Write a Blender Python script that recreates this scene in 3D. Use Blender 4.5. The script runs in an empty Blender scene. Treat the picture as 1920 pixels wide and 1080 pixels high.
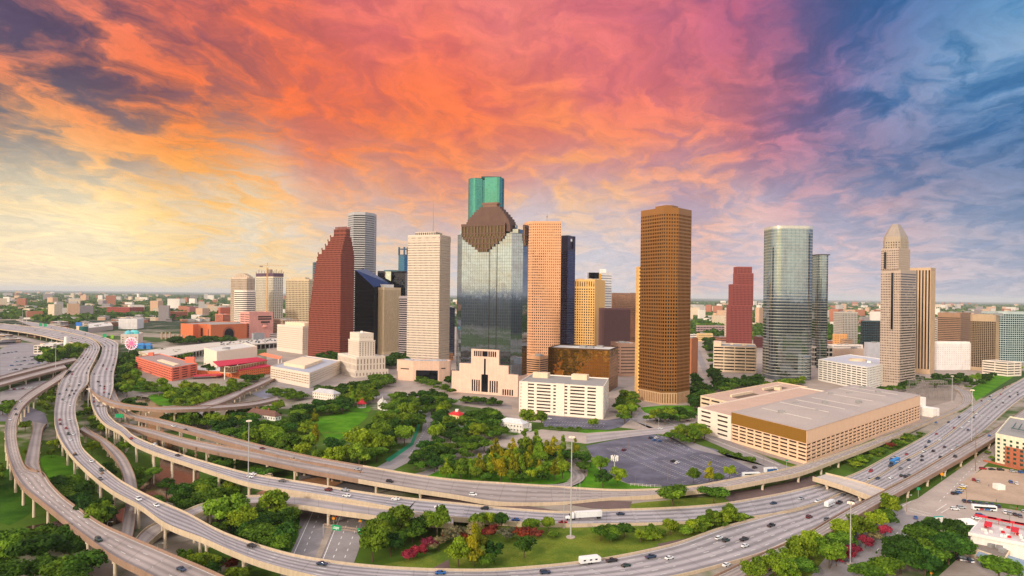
import bpy, math, random
import numpy as np
from mathutils import Vector, Matrix
random.seed(7)
R_ = math.radians
SC = bpy.context.scene
COL = SC.collection

# ------------------------------------------------------------------ camera
F, CX, CY, CAM_H, ROLL = 1251.0, 960.0, 553.0, 120.0, R_(0.7)
cr, sr = math.cos(ROLL), math.sin(ROLL)
cam_data = bpy.data.cameras.new("camera")
cam = bpy.data.objects.new("camera", cam_data)
COL.objects.link(cam)
cam_data.sensor_width = 36.0
cam_data.lens = 36.0 * F / 1920.0
cam_data.shift_y = 13.0 / 1920.0
cam_data.clip_start = 1.0
cam_data.clip_end = 200000.0
cam.matrix_world = Matrix(((cr, -sr, 0, 0), (0, 0, -1, 0), (sr, cr, 0, CAM_H), (0, 0, 0, 1)))
SC.camera = cam

def ray(px, py):
    dx, dy = px - CX, CY - py
    return (dx * cr - dy * sr) / F, (dx * sr + dy * cr) / F      # lateral and vertical slope per metre of depth
def at(px, py, z=0.0):
    u, v = ray(px, py)
    t = (z - CAM_H) / v
    return Vector((u * t, t, z))
def atd(px, py, depth):
    u, v = ray(px, py)
    return Vector((u * depth, depth, CAM_H + v * depth))
def proj(p):
    X, V = p[0] / p[1] * F, (p[2] - CAM_H) / p[1] * F
    return CX + X * cr + V * sr, CY - (-X * sr + V * cr)
def lin(c):
    return tuple(((x / 255.0) / 12.92 if x / 255.0 <= 0.04045 else ((x / 255.0 + 0.055) / 1.055) ** 2.4) for x in c)

# ------------------------------------------------------------------ node helper
class NT:
    def __init__(s, tree):
        s.t = tree; s.n = tree.nodes; s.l = tree.links
    def node(s, kind, **kw):
        n = s.n.new(kind)
        for k, v in kw.items(): setattr(n, k, v)
        return n
    def put(s, sock, v):
        if isinstance(v, bpy.types.NodeSocket): s.l.new(v, sock)
        elif v is not None: sock.default_value = v
    def math(s, op, a, b=None, c=None, clamp=False):
        n = s.node('ShaderNodeMath', operation=op, use_clamp=clamp)
        s.put(n.inputs[0], a); s.put(n.inputs[1], b)
        if c is not None: s.put(n.inputs[2], c)
        return n.outputs[0]
    def vec(s, op, a, b=None, c=None, out=0):
        n = s.node('ShaderNodeVectorMath', operation=op)
        s.put(n.inputs[0], a); s.put(n.inputs[1], b)
        if c is not None: s.put(n.inputs[2], c)
        return n.outputs[out]
    def noise(s, vec, scale, detail=4, rough=0.55, dist=0.0, dim='3D'):
        n = s.node('ShaderNodeTexNoise', noise_dimensions=dim)
        if vec is not None: s.put(n.inputs['Vector'], vec)
        n.inputs['Scale'].default_value = scale; n.inputs['Detail'].default_value = detail
        n.inputs['Roughness'].default_value = rough; n.inputs['Distortion'].default_value = dist
        return n
    def mix(s, f, a, b, mode='MIX'):
        n = s.node('ShaderNodeMix', data_type='RGBA', blend_type=mode)
        s.put(n.inputs[0], f)
        for i, v in ((6, a), (7, b)):
            if isinstance(v, (tuple, list)): v = tuple(v[:3]) + (1.0,)
            s.put(n.inputs[i], v)
        return n.outputs[2]
    def ramp(s, f, stops, interp='LINEAR'):
        n = s.node('ShaderNodeValToRGB')
        n.color_ramp.interpolation = interp
        e = n.color_ramp.elements
        while len(e) < len(stops): e.new(0.5)
        for el, (p, c) in zip(e, stops):
            el.position = p; el.color = (c, c, c, 1) if isinstance(c, (int, float)) else tuple(c[:3]) + (1,)
        s.put(n.inputs[0], f)
        return n.outputs[0]
    def sstep(s, x, lo, hi):
        n = s.node('ShaderNodeMapRange', interpolation_type='SMOOTHSTEP')
        s.put(n.inputs[0], x); n.inputs[1].default_value = lo; n.inputs[2].default_value = hi
        return n.outputs[0]

# ------------------------------------------------------------------ world: sunset clouds over a Nishita sky
SUN_EL, SUN_AZ = R_(24.0), R_(215.0)       # low sun behind the camera, a little to the left (azimuth from +Y towards +X)
world = bpy.data.worlds.new("World"); SC.world = world; world.use_nodes = True
w = NT(world.node_tree)
w.n.clear()
SKY = [  # pixel of the photograph that fixes the direction, colour of lit cloud, colour of the sky or cloud underside there
 (0,-20,(214,120,116),(96,80,106)), (150,70,(240,128,96),(84,68,92)), (0,170,(238,132,84),(76,70,92)), (20,235,(240,146,84),(66,76,98)), (250,200,(250,122,62),(96,74,92)), (160,280,(250,140,66),(104,84,94)),
 (400,40,(246,116,92),(150,84,98)), (440,150,(252,114,70),(176,90,86)), (420,250,(255,126,52),(136,88,86)), (700,30,(242,122,112),(212,104,108)), (960,60,(238,126,120),(212,108,116)), (620,200,(255,112,62),(222,100,76)), (650,280,(255,124,58),(206,106,84)),
 (850,200,(255,116,70),(232,102,82)), (1020,240,(255,136,74),(226,110,86)), (860,310,(255,140,70),(196,112,98)), (1180,100,(236,120,122),(206,104,120)), (1180,230,(252,126,98),(216,106,104)), (1380,50,(190,98,130),(134,84,126)),
 (1400,200,(242,126,116),(204,108,112)), (1540,250,(212,112,140),(124,82,122)), (1560,120,(176,100,140),(92,76,126)), (1620,30,(92,98,152),(52,92,142)), (1790,40,(66,134,186),(24,102,162)), (1710,120,(52,104,162),(26,92,150)),
 (1840,165,(244,242,250),(104,152,196)), (1720,185,(190,200,222),(60,116,168)), (1900,240,(56,112,166),(28,86,144)), (1780,270,(52,88,142),(30,76,128)), (1650,320,(92,88,142),(54,80,136)), (1700,410,(220,160,156),(104,112,154)), (1560,350,(206,140,150),(146,126,154)),
 (1890,350,(84,108,154),(48,88,140)), (1890,460,(206,190,200),(166,168,190)), (20,310,(255,224,156),(250,230,186)), (130,345,(255,222,150),(252,234,192)), (60,430,(276,268,232),(272,258,218)), (130,410,(276,268,228),(270,256,212)), (220,420,(270,256,206),(264,248,206)), (400,450,(255,226,156),(246,222,186)), (280,390,(255,200,90),(250,234,196)), (330,325,(255,150,52),(196,130,90)), (180,470,(270,256,210),(262,244,196)),
 (480,345,(255,160,76),(250,236,206)), (430,400,(255,180,70),(238,214,170)), (630,430,(246,216,170),(226,214,200)), (700,350,(255,126,52),(214,130,98)), (750,425,(230,204,184),(208,204,208)), (900,430,(224,208,202),(206,206,214)), (700,475,(234,214,190),(212,208,206)), (560,430,(250,226,178),(232,220,200)),
  (1100,340,(255,170,86),(204,150,140)), (1010,400,(240,210,180),(206,202,210)), (1130,450,(226,206,204),(204,202,214)), (1330,320,(246,140,96),(176,116,130)), (1300,400,(234,180,160),(176,164,182)),
 (1400,440,(230,196,190),(192,184,200)), (1600,430,(232,194,188),(192,184,200)), (1500,480,(226,200,200),(204,196,208)), (1600,520,(224,206,208),(206,202,212)), (1750,500,(214,200,206),(188,188,206)), (1860,525,(204,200,208),(180,184,202)),
 (40,505,(250,206,156),(222,184,158)), (220,510,(255,226,168),(232,200,162)), (430,530,(242,214,180),(228,206,186)), (1080,530,(216,206,210),(206,202,210)),
]
OTHER = [  # direction, sharpness, lit, shade, brightness: the parts of the sky outside the frame
 ((-0.55,-1.0,0.08),16,(255,232,180),(255,214,150),3.0), ((0.35,-1.0,0.10),14,(250,232,196),(232,206,176),1.9), ((0,-0.8,0.6),14,(226,220,216),(206,206,214),1.5),
 ((-1,-0.3,0.2),16,(250,232,196),(240,214,176),2.3), ((1,-0.2,0.2),16,(206,204,214),(176,186,206),1.2), ((0,0.05,1),13,(232,226,226),(214,212,222),1.4),
 ((-0.85,-0.1,0.6),16,(238,214,200),(216,200,196),1.7), ((0.85,-0.1,0.6),16,(214,214,226),(190,200,220),1.6),
]
tc = w.node('ShaderNodeTexCoord').outputs['Generated']
d = w.vec('NORMALIZE', tc)
warp = w.noise(d, 3.2, 5, 0.55).outputs['Color']
dw = w.vec('NORMALIZE', w.vec('ADD', d, w.vec('MULTIPLY', w.vec('SUBTRACT', warp, (0.5, 0.5, 0.5)), (0.17, 0.17, 0.13))))
den, lit, shd = None, None, None
pts = []
for px, py, a, b in SKY:
    u, v = ray(px, py)
    pts.append((Vector((u, 1, v)).normalized(), 300.0, tuple(x / 255 for x in a), tuple(x / 255 for x in b)))
for dr, k, a, b, g in OTHER:
    pts.append((Vector(dr).normalized(), k, tuple(x / 255 * g ** 0.4545 for x in a), tuple(x / 255 * g ** 0.4545 for x in b)))
for v, k, a, b in pts:
    dot = w.vec('DOT_PRODUCT', dw, tuple(v), out=1)
    wt = w.math('EXPONENT', w.math('MULTIPLY_ADD', dot, k, -k))
    den = w.math('ADD', wt, 1e-9 if den is None else den)
    if lit is None: lit = w.vec('MULTIPLY', wt, a); shd = w.vec('MULTIPLY', wt, b)
    else: lit = w.vec('MULTIPLY_ADD', wt, a, lit); shd = w.vec('MULTIPLY_ADD', wt, b, shd)
inv = w.math('DIVIDE', 1.0, den)
lit = w.vec('MULTIPLY', lit, inv); shd = w.vec('MULTIPLY', shd, inv)
sx = w.node('ShaderNodeSeparateXYZ'); w.l.new(d, sx.inputs[0])
zz = w.math('ADD', w.math('MAXIMUM', sx.outputs[2], 0.0), 0.17)
cx_ = w.math('DIVIDE', sx.outputs[0], zz); cy_ = w.math('DIVIDE', sx.outputs[1], zz)
# cloud sheet coordinates, streaks drawn out along the depth
rot = R_(-15)
ca = w.math('ADD', w.math('MULTIPLY', cx_, math.cos(rot)), w.math('MULTIPLY', cy_, math.sin(rot)))
cb = w.math('SUBTRACT', w.math('MULTIPLY', cy_, math.cos(rot)), w.math('MULTIPLY', cx_, math.sin(rot)))
cv = w.node('ShaderNodeCombineXYZ'); w.l.new(ca, cv.inputs[0]); w.l.new(w.math('MULTIPLY', cb, 0.72), cv.inputs[1])
cwarp = w.noise(cv.outputs[0], 2.4, 5, 0.55).outputs['Color']
cvw = w.vec('ADD', cv.outputs[0], w.vec('MULTIPLY', w.vec('SUBTRACT', cwarp, (0.5, 0.5, 0.5)), (0.55, 0.5, 0.0)))
n1 = w.noise(cvw, 2.3, 9, 0.58, 0.2).outputs['Fac']
n2 = w.noise(cvw, 6.0, 7, 0.62, 0.3).outputs['Fac']
nn = w.math('ADD', w.math('MULTIPLY', n1, 0.58), w.math('MULTIPLY', n2, 0.42))
fac = w.sstep(nn, 0.42, 0.58)
colr = w.mix(fac, shd, lit)
# colours were blended as seen; turn them into light
sg_ = w.node('ShaderNodeSeparateColor'); w.l.new(colr, sg_.inputs[0]); cg_ = w.node('ShaderNodeCombineXYZ')
for i in range(3): w.l.new(w.math('POWER', sg_.outputs[i], 2.2), cg_.inputs[i])
colr = cg_.outputs[0]
n3 = w.noise(cvw, 12.0, 6, 0.65, 0.2).outputs['Fac']
colr = w.vec('MULTIPLY', colr, w.math('MULTIPLY_ADD', w.math('SUBTRACT', n3, 0.5), 0.55, 1.0))
ns = w.node('ShaderNodeTexSky', sky_type='NISHITA', sun_disc=False, sun_elevation=SUN_EL, sun_rotation=SUN_AZ)
skycol = w.vec('MULTIPLY_ADD', ns.outputs[0], (0.003, 0.003, 0.003), colr)
bg = w.node('ShaderNodeBackground'); w.l.new(skycol, bg.inputs[0]); bg.inputs[1].default_value = 1.0
wo = w.node('ShaderNodeOutputWorld'); w.l.new(bg.outputs[0], wo.inputs[0])
world.cycles.sampling_method = 'MANUAL'; world.cycles.sample_map_resolution = 512

# ------------------------------------------------------------------ sun, exposure, render settings
sl = bpy.data.lights.new("sun", 'SUN'); sl.energy = 2.5; sl.angle = R_(5.0); sl.color = (1.0, 0.88, 0.74)
so = bpy.data.objects.new("sun", sl); COL.objects.link(so)
sdir = Vector((math.sin(SUN_AZ) * math.cos(SUN_EL), math.cos(SUN_AZ) * math.cos(SUN_EL), math.sin(SUN_EL)))
so.rotation_euler = sdir.to_track_quat('Z', 'Y').to_euler(); so.location = (-60, -80, 400)
vs = SC.view_settings
SC.display_settings.display_device = 'sRGB'
vs.view_transform = 'Standard'; vs.look = 'None'; vs.exposure = 0.0; vs.gamma = 1.0; vs.use_curve_mapping = False
cy = SC.cycles
cy.use_denoising = True
try: cy.denoiser = 'OPENIMAGEDENOISE'
except Exception: pass
cy.denoising_prefilter = 'NONE'
cy.max_bounces = 5; cy.diffuse_bounces = 2; cy.glossy_bounces = 3; cy.transmission_bounces = 2; cy.transparent_max_bounces = 6; cy.volume_bounces = 0
cy.caustics_reflective = False; cy.caustics_refractive = False
# ------------------------------------------------------------------ materials
MATS = {}
def mat(name, col, rough=0.8, metal=0.0, spec=0.3, var=0.12, scale=0.15, var2=0.08, scale2=1.2, bump=0.0, emit=None, hue=None):
    """Principled surface with two octave groups of wear; col in sRGB 0..255."""
    if name in MATS: return MATS[name]
    m = bpy.data.materials.new(name); m.use_nodes = True; n = NT(m.node_tree)
    b = n.n['Principled BSDF']
    tcn = n.node('ShaderNodeTexCoord').outputs['Object']
    c = lin(col)
    a1 = n.noise(tcn, scale, 4, 0.6).outputs['Fac']; a2 = n.noise(tcn, scale2, 3, 0.6).outputs['Fac']
    f = n.math('ADD', n.math('MULTIPLY', n.math('SUBTRACT', a1, 0.5), var * 3), n.math('MULTIPLY', n.math('SUBTRACT', a2, 0.5), var2 * 3))
    st_ = n.noise(n.vec('MULTIPLY', tcn, (0.7, 0.7, 0.035)), 1.0, 3, 0.6).outputs['Fac']
    f = n.math('ADD', n.math('MULTIPLY_ADD', n.math('SUBTRACT', st_, 0.5), min(0.5, var * 3.2), f), 1.0)
    cc = n.vec('MULTIPLY', c, f)
    if hue:
        cc = n.mix(n.sstep(a1, 0.45, 0.62), cc, lin(hue))
    n.l.new(cc, b.inputs['Base Color'])
    b.inputs['Roughness'].default_value = rough; b.inputs['Metallic'].default_value = metal
    b.inputs['Specular IOR Level'].default_value = spec
    if bump:
        bn = n.node('ShaderNodeBump'); bn.inputs['Strength'].default_value = bump; n.l.new(a2, bn.inputs['Height']); n.l.new(bn.outputs[0], b.inputs['Normal'])
    if emit:
        b.inputs['Emission Color'].default_value = lin(emit[0]) + (1,); b.inputs['Emission Strength'].default_value = emit[1]
    MATS[name] = m
    return m
def glass(name, col, metal=0.85, rough=0.06, wave=0.003, spec=0.6, blinds=None):
    """Coated mirror glazing: slight pane to pane unevenness so reflections break up."""
    if name in MATS: return MATS[name]
    m = bpy.data.materials.new(name); m.use_nodes = True; n = NT(m.node_tree); b = n.n['Principled BSDF']
    tcn = n.node('ShaderNodeTexCoord').outputs['Object']
    cell = n.node('ShaderNodeTexVoronoi', feature='F1'); n.l.new(n.vec('MULTIPLY', tcn, (0.3, 0.3, 0.26)), cell.inputs['Vector']); cell.inputs['Scale'].default_value = 1.0
    jit = n.vec('SUBTRACT', cell.outputs['Color'], (0.5, 0.5, 0.5))
    slow = n.vec('SUBTRACT', n.noise(tcn, 0.05, 2).outputs['Color'], (0.5, 0.5, 0.5))
    geo = n.node('ShaderNodeNewGeometry').outputs['Normal']
    nv = n.vec('NORMALIZE', n.vec('ADD', geo, n.vec('ADD', n.vec('MULTIPLY', jit, (wave * 2,) * 3), n.vec('MULTIPLY', slow, (wave * 3,) * 3))))
    n.l.new(nv, b.inputs['Normal'])
    sp = n.node('ShaderNodeSeparateXYZ'); n.l.new(cell.outputs['Color'], sp.inputs[0])
    if blinds is None: blinds = 0.0
    gcol = n.vec('MULTIPLY', lin(col), n.math('MULTIPLY_ADD', sp.outputs[0], 0.3 if blinds else 0.16, 0.82 if blinds else 0.9))
    if blinds:                                  # some panes have pale blinds drawn behind them
        bl = n.math('MULTIPLY', n.math('LESS_THAN', sp.outputs[1], blinds), n.math('MULTIPLY_ADD', sp.outputs[2], 0.6, 0.25))
        gcol = n.mix(bl, gcol, lin((176, 162, 146))); n.l.new(n.math('MULTIPLY', n.math('SUBTRACT', 1.0, bl), metal), b.inputs['Metallic'])
    else: b.inputs['Metallic'].default_value = metal
    n.l.new(gcol, b.inputs['Base Color'])
    b.inputs['Roughness'].default_value = rough; b.inputs['Specular IOR Level'].default_value = spec
    MATS[name] = m
    return m

# ------------------------------------------------------------------ mesh builder
class MB:
    def __init__(s): s.v = []; s.f = []; s.m = []; s.uv = None
    def face(s, pts, mi=0):
        k = len(s.v); s.v.extend([tuple(p) for p in pts]); s.f.append(tuple(range(k, k + len(pts)))); s.m.append(mi)
    def box(s, c, size, rz=0.0, mi=0, bottom=True):
        """c = centre of the base, size = (x, y, z)."""
        hx, hy, h = size[0] / 2, size[1] / 2, size[2]
        ca, sa = math.cos(rz), math.sin(rz)
        q = [(c[0] + x * ca - y * sa, c[1] + x * sa + y * ca) for x, y in ((-hx, -hy), (hx, -hy), (hx, hy), (-hx, hy))]
        s.prism(q, c[2], c[2] + h, mi, bottom)
    def prism(s, poly, z0, z1, mi=0, bottom=True, top=True, mtop=None):
        n = len(poly); k = len(s.v)
        s.v.extend([(p[0], p[1], z0) for p in poly]); s.v.extend([(p[0], p[1], z1) for p in poly])
        for i in range(n):
            j = (i + 1) % n
            s.f.append((k + i, k + j, k + n + j, k + n + i)); s.m.append(mi)
        if top: s.f.append(tuple(k + n + i for i in range(n))); s.m.append(mi if mtop is None else mtop)
        if bottom: s.f.append(tuple(k + n - 1 - i for i in range(n))); s.m.append(mi)
    def frustum(s, lo, hi, z0, z1, mi=0, top=True):
        n = len(lo); k = len(s.v)
        s.v.extend([(p[0], p[1], z0) for p in lo]); s.v.extend([(p[0], p[1], z1) for p in hi])
        for i in range(n):
            j = (i + 1) % n
            s.f.append((k + i, k + j, k + n + j, k + n + i)); s.m.append(mi)
        if top: s.f.append(tuple(k + n + i for i in range(n))); s.m.append(mi)
    def tube(s, pts, rad, n=8, mi=0, caps=True):
        rad = rad if isinstance(rad, (list, tuple)) else [rad] * len(pts)
        rings = []
        for i, p in enumerate(pts):
            p = Vector(p)
            dr = (Vector(pts[min(i + 1, len(pts) - 1)]) - Vector(pts[max(i - 1, 0)])).normalized()
            a = dr.orthogonal().normalized() if abs(dr.z) < 0.99 else Vector((1, 0, 0))
            a = (a - dr * a.dot(dr)).normalized(); b = dr.cross(a)
            k = len(s.v)
            for q in range(n):
                t = 2 * math.pi * q / n
                s.v.append(tuple(p + (a * math.cos(t) + b * math.sin(t)) * rad[i]))
            rings.append(k)
        for r0, r1 in zip(rings, rings[1:]):
            for q in range(n):
                q2 = (q + 1) % n
                s.f.append((r0 + q, r0 + q2, r1 + q2, r1 + q)); s.m.append(mi)
        if caps:
            s.f.append(tuple(rings[0] + n - 1 - q for q in range(n))); s.m.append(mi)
            s.f.append(tuple(rings[-1] + q for q in range(n))); s.m.append(mi)
    def bar(s, a, b, wd, mi=0):
        s.tube([a, b], wd / 2 * 1.2, 4, mi)
    def mesh(s, name, mats, smooth=False):
        me = bpy.data.meshes.new(name); me.from_pydata(s.v, [], s.f)
        for m in (mats if isinstance(mats, (list, tuple)) else [mats]): me.materials.append(m)
        if s.m and max(s.m) > 0: me.polygons.foreach_set('material_index', s.m)
        if smooth: me.polygons.foreach_set('use_smooth', [True] * len(s.f))
        me.update()
        return me
    def build(s, name, mats, parent=None, smooth=False):
        return link(name, s.mesh(name, mats, smooth), parent)
def link(name, data, parent=None):
    o = bpy.data.objects.new(name, data); COL.objects.link(o)
    if parent is not None:
        o.parent = parent
        if parent.name in ABS: o.matrix_parent_inverse = Matrix.Translation(-parent.location)
    return o
ABS = set()
def site(name, label, cat, loc, group=None):
    """An Empty at a thing's base whose parts are written in world coordinates."""
    o = thing(name, label, cat, (loc[0], loc[1], loc[2] if len(loc) > 2 else 0.0), 0, group); ABS.add(o.name)
    return o
def tag(o, label=None, cat=None, group=None, kind=None):
    if label: o['label'] = label
    if cat: o['category'] = cat
    if group: o['group'] = group
    if kind: o['kind'] = kind
    return o
def thing(name, label, cat, loc=(0, 0, 0), rz=0.0, group=None):
    o = link(name, None); o.location = loc; o.rotation_euler = (0, 0, rz); o.empty_display_size = 1.0
    return tag(o, label, cat, group)
def copy_tree(o, parent=None):
    c = o.copy(); COL.objects.link(c)
    if parent is not None: c.parent = parent
    for ch in list(o.children): copy_tree(ch, c)
    return c
def ground_sheet(name, px_pts, z, m, smooth_n=0):
    """A flat patch of ground whose outline is given by the photograph's pixels."""
    P = [at(x, y, z) for x, y in px_pts]
    if smooth_n: P = spline_closed(P, smooth_n)
    from mathutils.geometry import tessellate_polygon
    me = bpy.data.meshes.new(name); T = []
    for t in tessellate_polygon([[Vector((p.x, p.y, 0)) for p in P]]):
        a, c, e = P[t[0]], P[t[1]], P[t[2]]
        T.append(tuple(t) if (c - a).cross(e - a).z > 0 else tuple(reversed(t)))
    me.from_pydata([tuple(p) for p in P], [], T); me.materials.append(m); me.update()
    o = link(name, me); o['kind'] = 'structure'
    return o
def spline_closed(P, n):
    out = []
    k = len(P)
    for i in range(k):
        a, b, c, e = P[i - 1], P[i], P[(i + 1) % k], P[(i + 2) % k]
        for q in range(n): out.append(catmull(a, b, c, e, q / n))
    return out
def catmull(a, b, c, e, t):
    return 0.5 * ((2 * b) + (c - a) * t + (2 * a - 5 * b + 4 * c - e) * t * t + (3 * b - a - 3 * c + e) * t ** 3)

# ------------------------------------------------------------------ facades
def inset(fp, dd):
    n = len(fp); out = []
    for i in range(n):
        p0, p1, p2 = Vector(fp[i - 1][:2]), Vector(fp[i][:2]), Vector(fp[(i + 1) % n][:2])
        e1, e2 = (p1 - p0).normalized(), (p2 - p1).normalized()
        n1, n2 = Vector((-e1.y, e1.x)), Vector((-e2.y, e2.x))
        bis = n1 + n2
        if bis.length < 1e-6: bis = n1
        bis.normalize()
        out.append(tuple(p1 + bis * (dd / max(0.35, bis.dot(n1)))))
    return out
def faces_cam(p0, p1):
    mx, my = (p0[0] + p1[0]) / 2, (p0[1] + p1[1]) / 2
    nx, ny = p1[1] - p0[1], -(p1[0] - p0[0])
    return (nx * (0 - mx) + ny * (0 - my)) > -0.25 * math.hypot(nx, ny) * math.hypot(mx, my)
def shell(wall, fp, z0, z1, n_fl, bay, wf, hf, depth=0.4, base=0.0, cap=0.0, edges=None, bands=None, sill=None, only=None):
    """Adds a real pierced wall (spandrels, piers, reveals) round footprint fp to the mesh `wall`; returns the list of (z_low, z_high) of the
    window bands. edges: {edge index: (bay, wf)} overrides; wf = 0 is a blank wall."""
    fh = (z1 - cap - z0 - base) / n_fl
    sill = (1 - hf) * 0.5 if sill is None else sill
    win = [(z0 + base + k * fh + sill * fh, z0 + base + k * fh + (sill + hf) * fh) for k in range(n_fl)]
    n = len(fp)
    ins = inset(fp, depth)
    for i in range(n):
        p0, p1 = Vector(fp[i][:2]), Vector(fp[(i + 1) % n][:2])
        L = (p1 - p0).length
        b_, f_ = bay, wf
        if edges and i in edges: b_, f_ = edges[i]
        if f_ <= 0 or not faces_cam(p0, p1) or L < 0.5:
            wall.face([(p0.x, p0.y, z0), (p1.x, p1.y, z0), (p1.x, p1.y, z1), (p0.x, p0.y, z1)]); continue
        e = (p1 - p0) / L; nrm = Vector((-e.y, e.x)) * depth
        def P(t, z, din=0.0): return (p0.x + e.x * t + nrm.x * din, p0.y + e.y * t + nrm.y * din, z)
        nb = max(1, round(L / b_)); pitch = L / nb; ww = pitch * f_
        zs = [z0] + [z for ab in win for z in ab] + [z1]
        ins0, ins1 = ins[i], ins[(i + 1) % n]
        for k in range(0, len(zs), 2):                        # spandrels
            if zs[k + 1] - zs[k] > 1e-4: wall.face([P(0, zs[k]), P(L, zs[k]), P(L, zs[k + 1]), P(0, zs[k + 1])])
        for a, b2 in win:
            if hf < 0.999:
                wall.face([P(0, a), (ins0[0], ins0[1], a), (ins1[0], ins1[1], a), P(L, a)])
                wall.face([P(0, b2), P(L, b2), (ins1[0], ins1[1], b2), (ins0[0], ins0[1], b2)])
        if f_ < 0.999:
            zz_ = win if hf < 0.999 else [(win[0][0], win[-1][1])]
            for a, b2 in zz_:
                for q in range(nb + 1):                       # piers
                    t0 = 0 if q == 0 else q * pitch - (pitch - ww) / 2
                    t1 = L if q == nb else q * pitch + (pitch - ww) / 2
                    wall.face([P(t0, a), P(t1, a), P(t1, b2), P(t0, b2)])
                    if q > 0: wall.face([P(t0, a, 1), P(t0, a), P(t0, b2), P(t0, b2, 1)])
                    if q < nb: wall.face([P(t1, a), P(t1, a, 1), P(t1, b2, 1), P(t1, b2)])
    return win
def ring(mb, fp, z0, z1, mi=0):
    n = len(fp)
    for i in range(n):
        p, q = fp[i], fp[(i + 1) % n]
        mb.face([(p[0], p[1], z0), (q[0], q[1], z0), (q[0], q[1], z1), (p[0], p[1], z1)], mi)
def bands_of(root, fp, wins, depth, gm, name='window_band', every=1):
    r = inset(fp, depth)
    i = 0
    while i < len(wins):
        g = wins[i:i + every]
        b = MB(); ring(b, r, g[0][0] - 0.05, g[-1][1] + 0.05); b.build(name, gm, root); i += every
def roof_of(root, fp, z, rm, wm, par=1.2, t=0.5, name='roof'):
    """Roof deck sunk behind a parapet; the parapet is part of the roof's mesh."""
    b = MB(); ii = inset(fp, t)
    b.face([(p[0], p[1], z) for p in ii], 0)
    n = len(fp)
    for i in range(n):
        j = (i + 1) % n
        o0, o1, i0, i1 = fp[i], fp[j], ii[i], ii[j]
        b.face([(o0[0], o0[1], z), (o1[0], o1[1], z), (o1[0], o1[1], z + par), (o0[0], o0[1], z + par)], 1)
        b.face([(i1[0], i1[1], z), (i0[0], i0[1], z), (i0[0], i0[1], z + par), (i1[0], i1[1], z + par)], 1)
        b.face([(o0[0], o0[1], z + par), (o1[0], o1[1], z + par), (i1[0], i1[1], z + par), (i0[0], i0[1], z + par)], 1)
    return b.build(name, [rm, wm], root)
def rect_from(xf, yb, xl, xr, th, dmax=150):
    """Footprint from the ground pixel of the nearest corner, the pixels x of the left and right corners and the bearing of the right face."""
    P = at(xf, yb); th = R_(th)
    dr = Vector((math.cos(th), math.sin(th))); dl = Vector((-math.sin(th), math.cos(th)))
    def hit(dv, x):
        u = ray(x, yb)[0]
        den_ = dv.x - u * dv.y
        return (u * P.y - P.x) / den_
    a = hit(dr, xr) if xr is not None else 40.0
    b = hit(dl, xl) if xl is not None else 40.0
    a, b = [d_ if 0 < d_ < dmax else dmax * 0.5 for d_ in (a, b)]
    P0 = Vector((P.x, P.y))
    return [tuple(P0), tuple(P0 + dr * a), tuple(P0 + dr * a + dl * b), tuple(P0 + dl * b)]
def height(xf, yb, yt):
    return atd(xf, yt, at(xf, yb).y).z
def centre(fp): return (sum(p[0] for p in fp) / len(fp), sum(p[1] for p in fp) / len(fp))
def scaled(fp, k, k2=None):
    """Footprint shrunk about its centre."""
    c = centre(fp); k2 = k if k2 is None else k2
    e = Vector((fp[1][0] - fp[0][0], fp[1][1] - fp[0][1])).normalized(); f2 = Vector((-e.y, e.x))
    out = []
    for p in fp:
        v = Vector((p[0] - c[0], p[1] - c[1]))
        q = e * (v.dot(e) * k) + f2 * (v.dot(f2) * k2)
        out.append((c[0] + q.x, c[1] + q.y))
    return out
def sub(fp, u0, u1, v0, v1):
    """Sub-rectangle of a 4-corner footprint: u along the right face, v along the left face."""
    P = Vector(fp[0]); a = Vector(fp[1]) - P; b = Vector(fp[3]) - P
    return [tuple(P + a * u + b * v) for u, v in ((u0, v0), (u1, v0), (u1, v1), (u0, v1))]
def chamfer(fp, c):
    out = []
    n = len(fp)
    for i in range(n):
        p0, p1, p2 = Vector(fp[i - 1]), Vector(fp[i]), Vector(fp[(i + 1) % n])
        out.append(tuple(p1 + (p0 - p1).normalized() * c)); out.append(tuple(p1 + (p2 - p1).normalized() * c))
    return out
def rooftop_units(root, fp, z, n, m, smin=3, smax=8, h=2.5, name='roof_unit'):
    for k in range(n):
        u, v = random.uniform(0.2, 0.8), random.uniform(0.2, 0.8)
        p = Vector(sub(fp, u, u, v, v)[0]); e = Vector(fp[1]) - Vector(fp[0])
        b = MB(); b.box((p.x, p.y, z), (random.uniform(smin, smax), random.uniform(smin, smax), random.uniform(0.5, 1) * h), math.atan2(e.y, e.x)); b.build(name, m, root)
# ------------------------------------------------------------------ palette of the buildings
roofG = mat('roof_grey', (150, 146, 144), 0.9); roofW = mat('roof_white', (205, 200, 195), 0.85); roofB = mat('roof_brown', (136, 118, 112), 0.9)
metalG = mat('plant_grey', (150, 148, 148), 0.6); white = mat('white_concrete', (232, 218, 204), 0.85); cream = mat('cream_concrete', (228, 204, 176), 0.85)
whiteP = mat('white_paint', (238, 232, 226), 0.6)
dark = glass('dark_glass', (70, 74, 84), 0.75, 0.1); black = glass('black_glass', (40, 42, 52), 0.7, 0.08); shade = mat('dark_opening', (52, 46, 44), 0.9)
bronze = glass('bronze_glass', (120, 92, 62), 0.8, 0.09); blueg = glass('blue_glass', (70, 100, 128), 0.85, 0.06)

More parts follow.
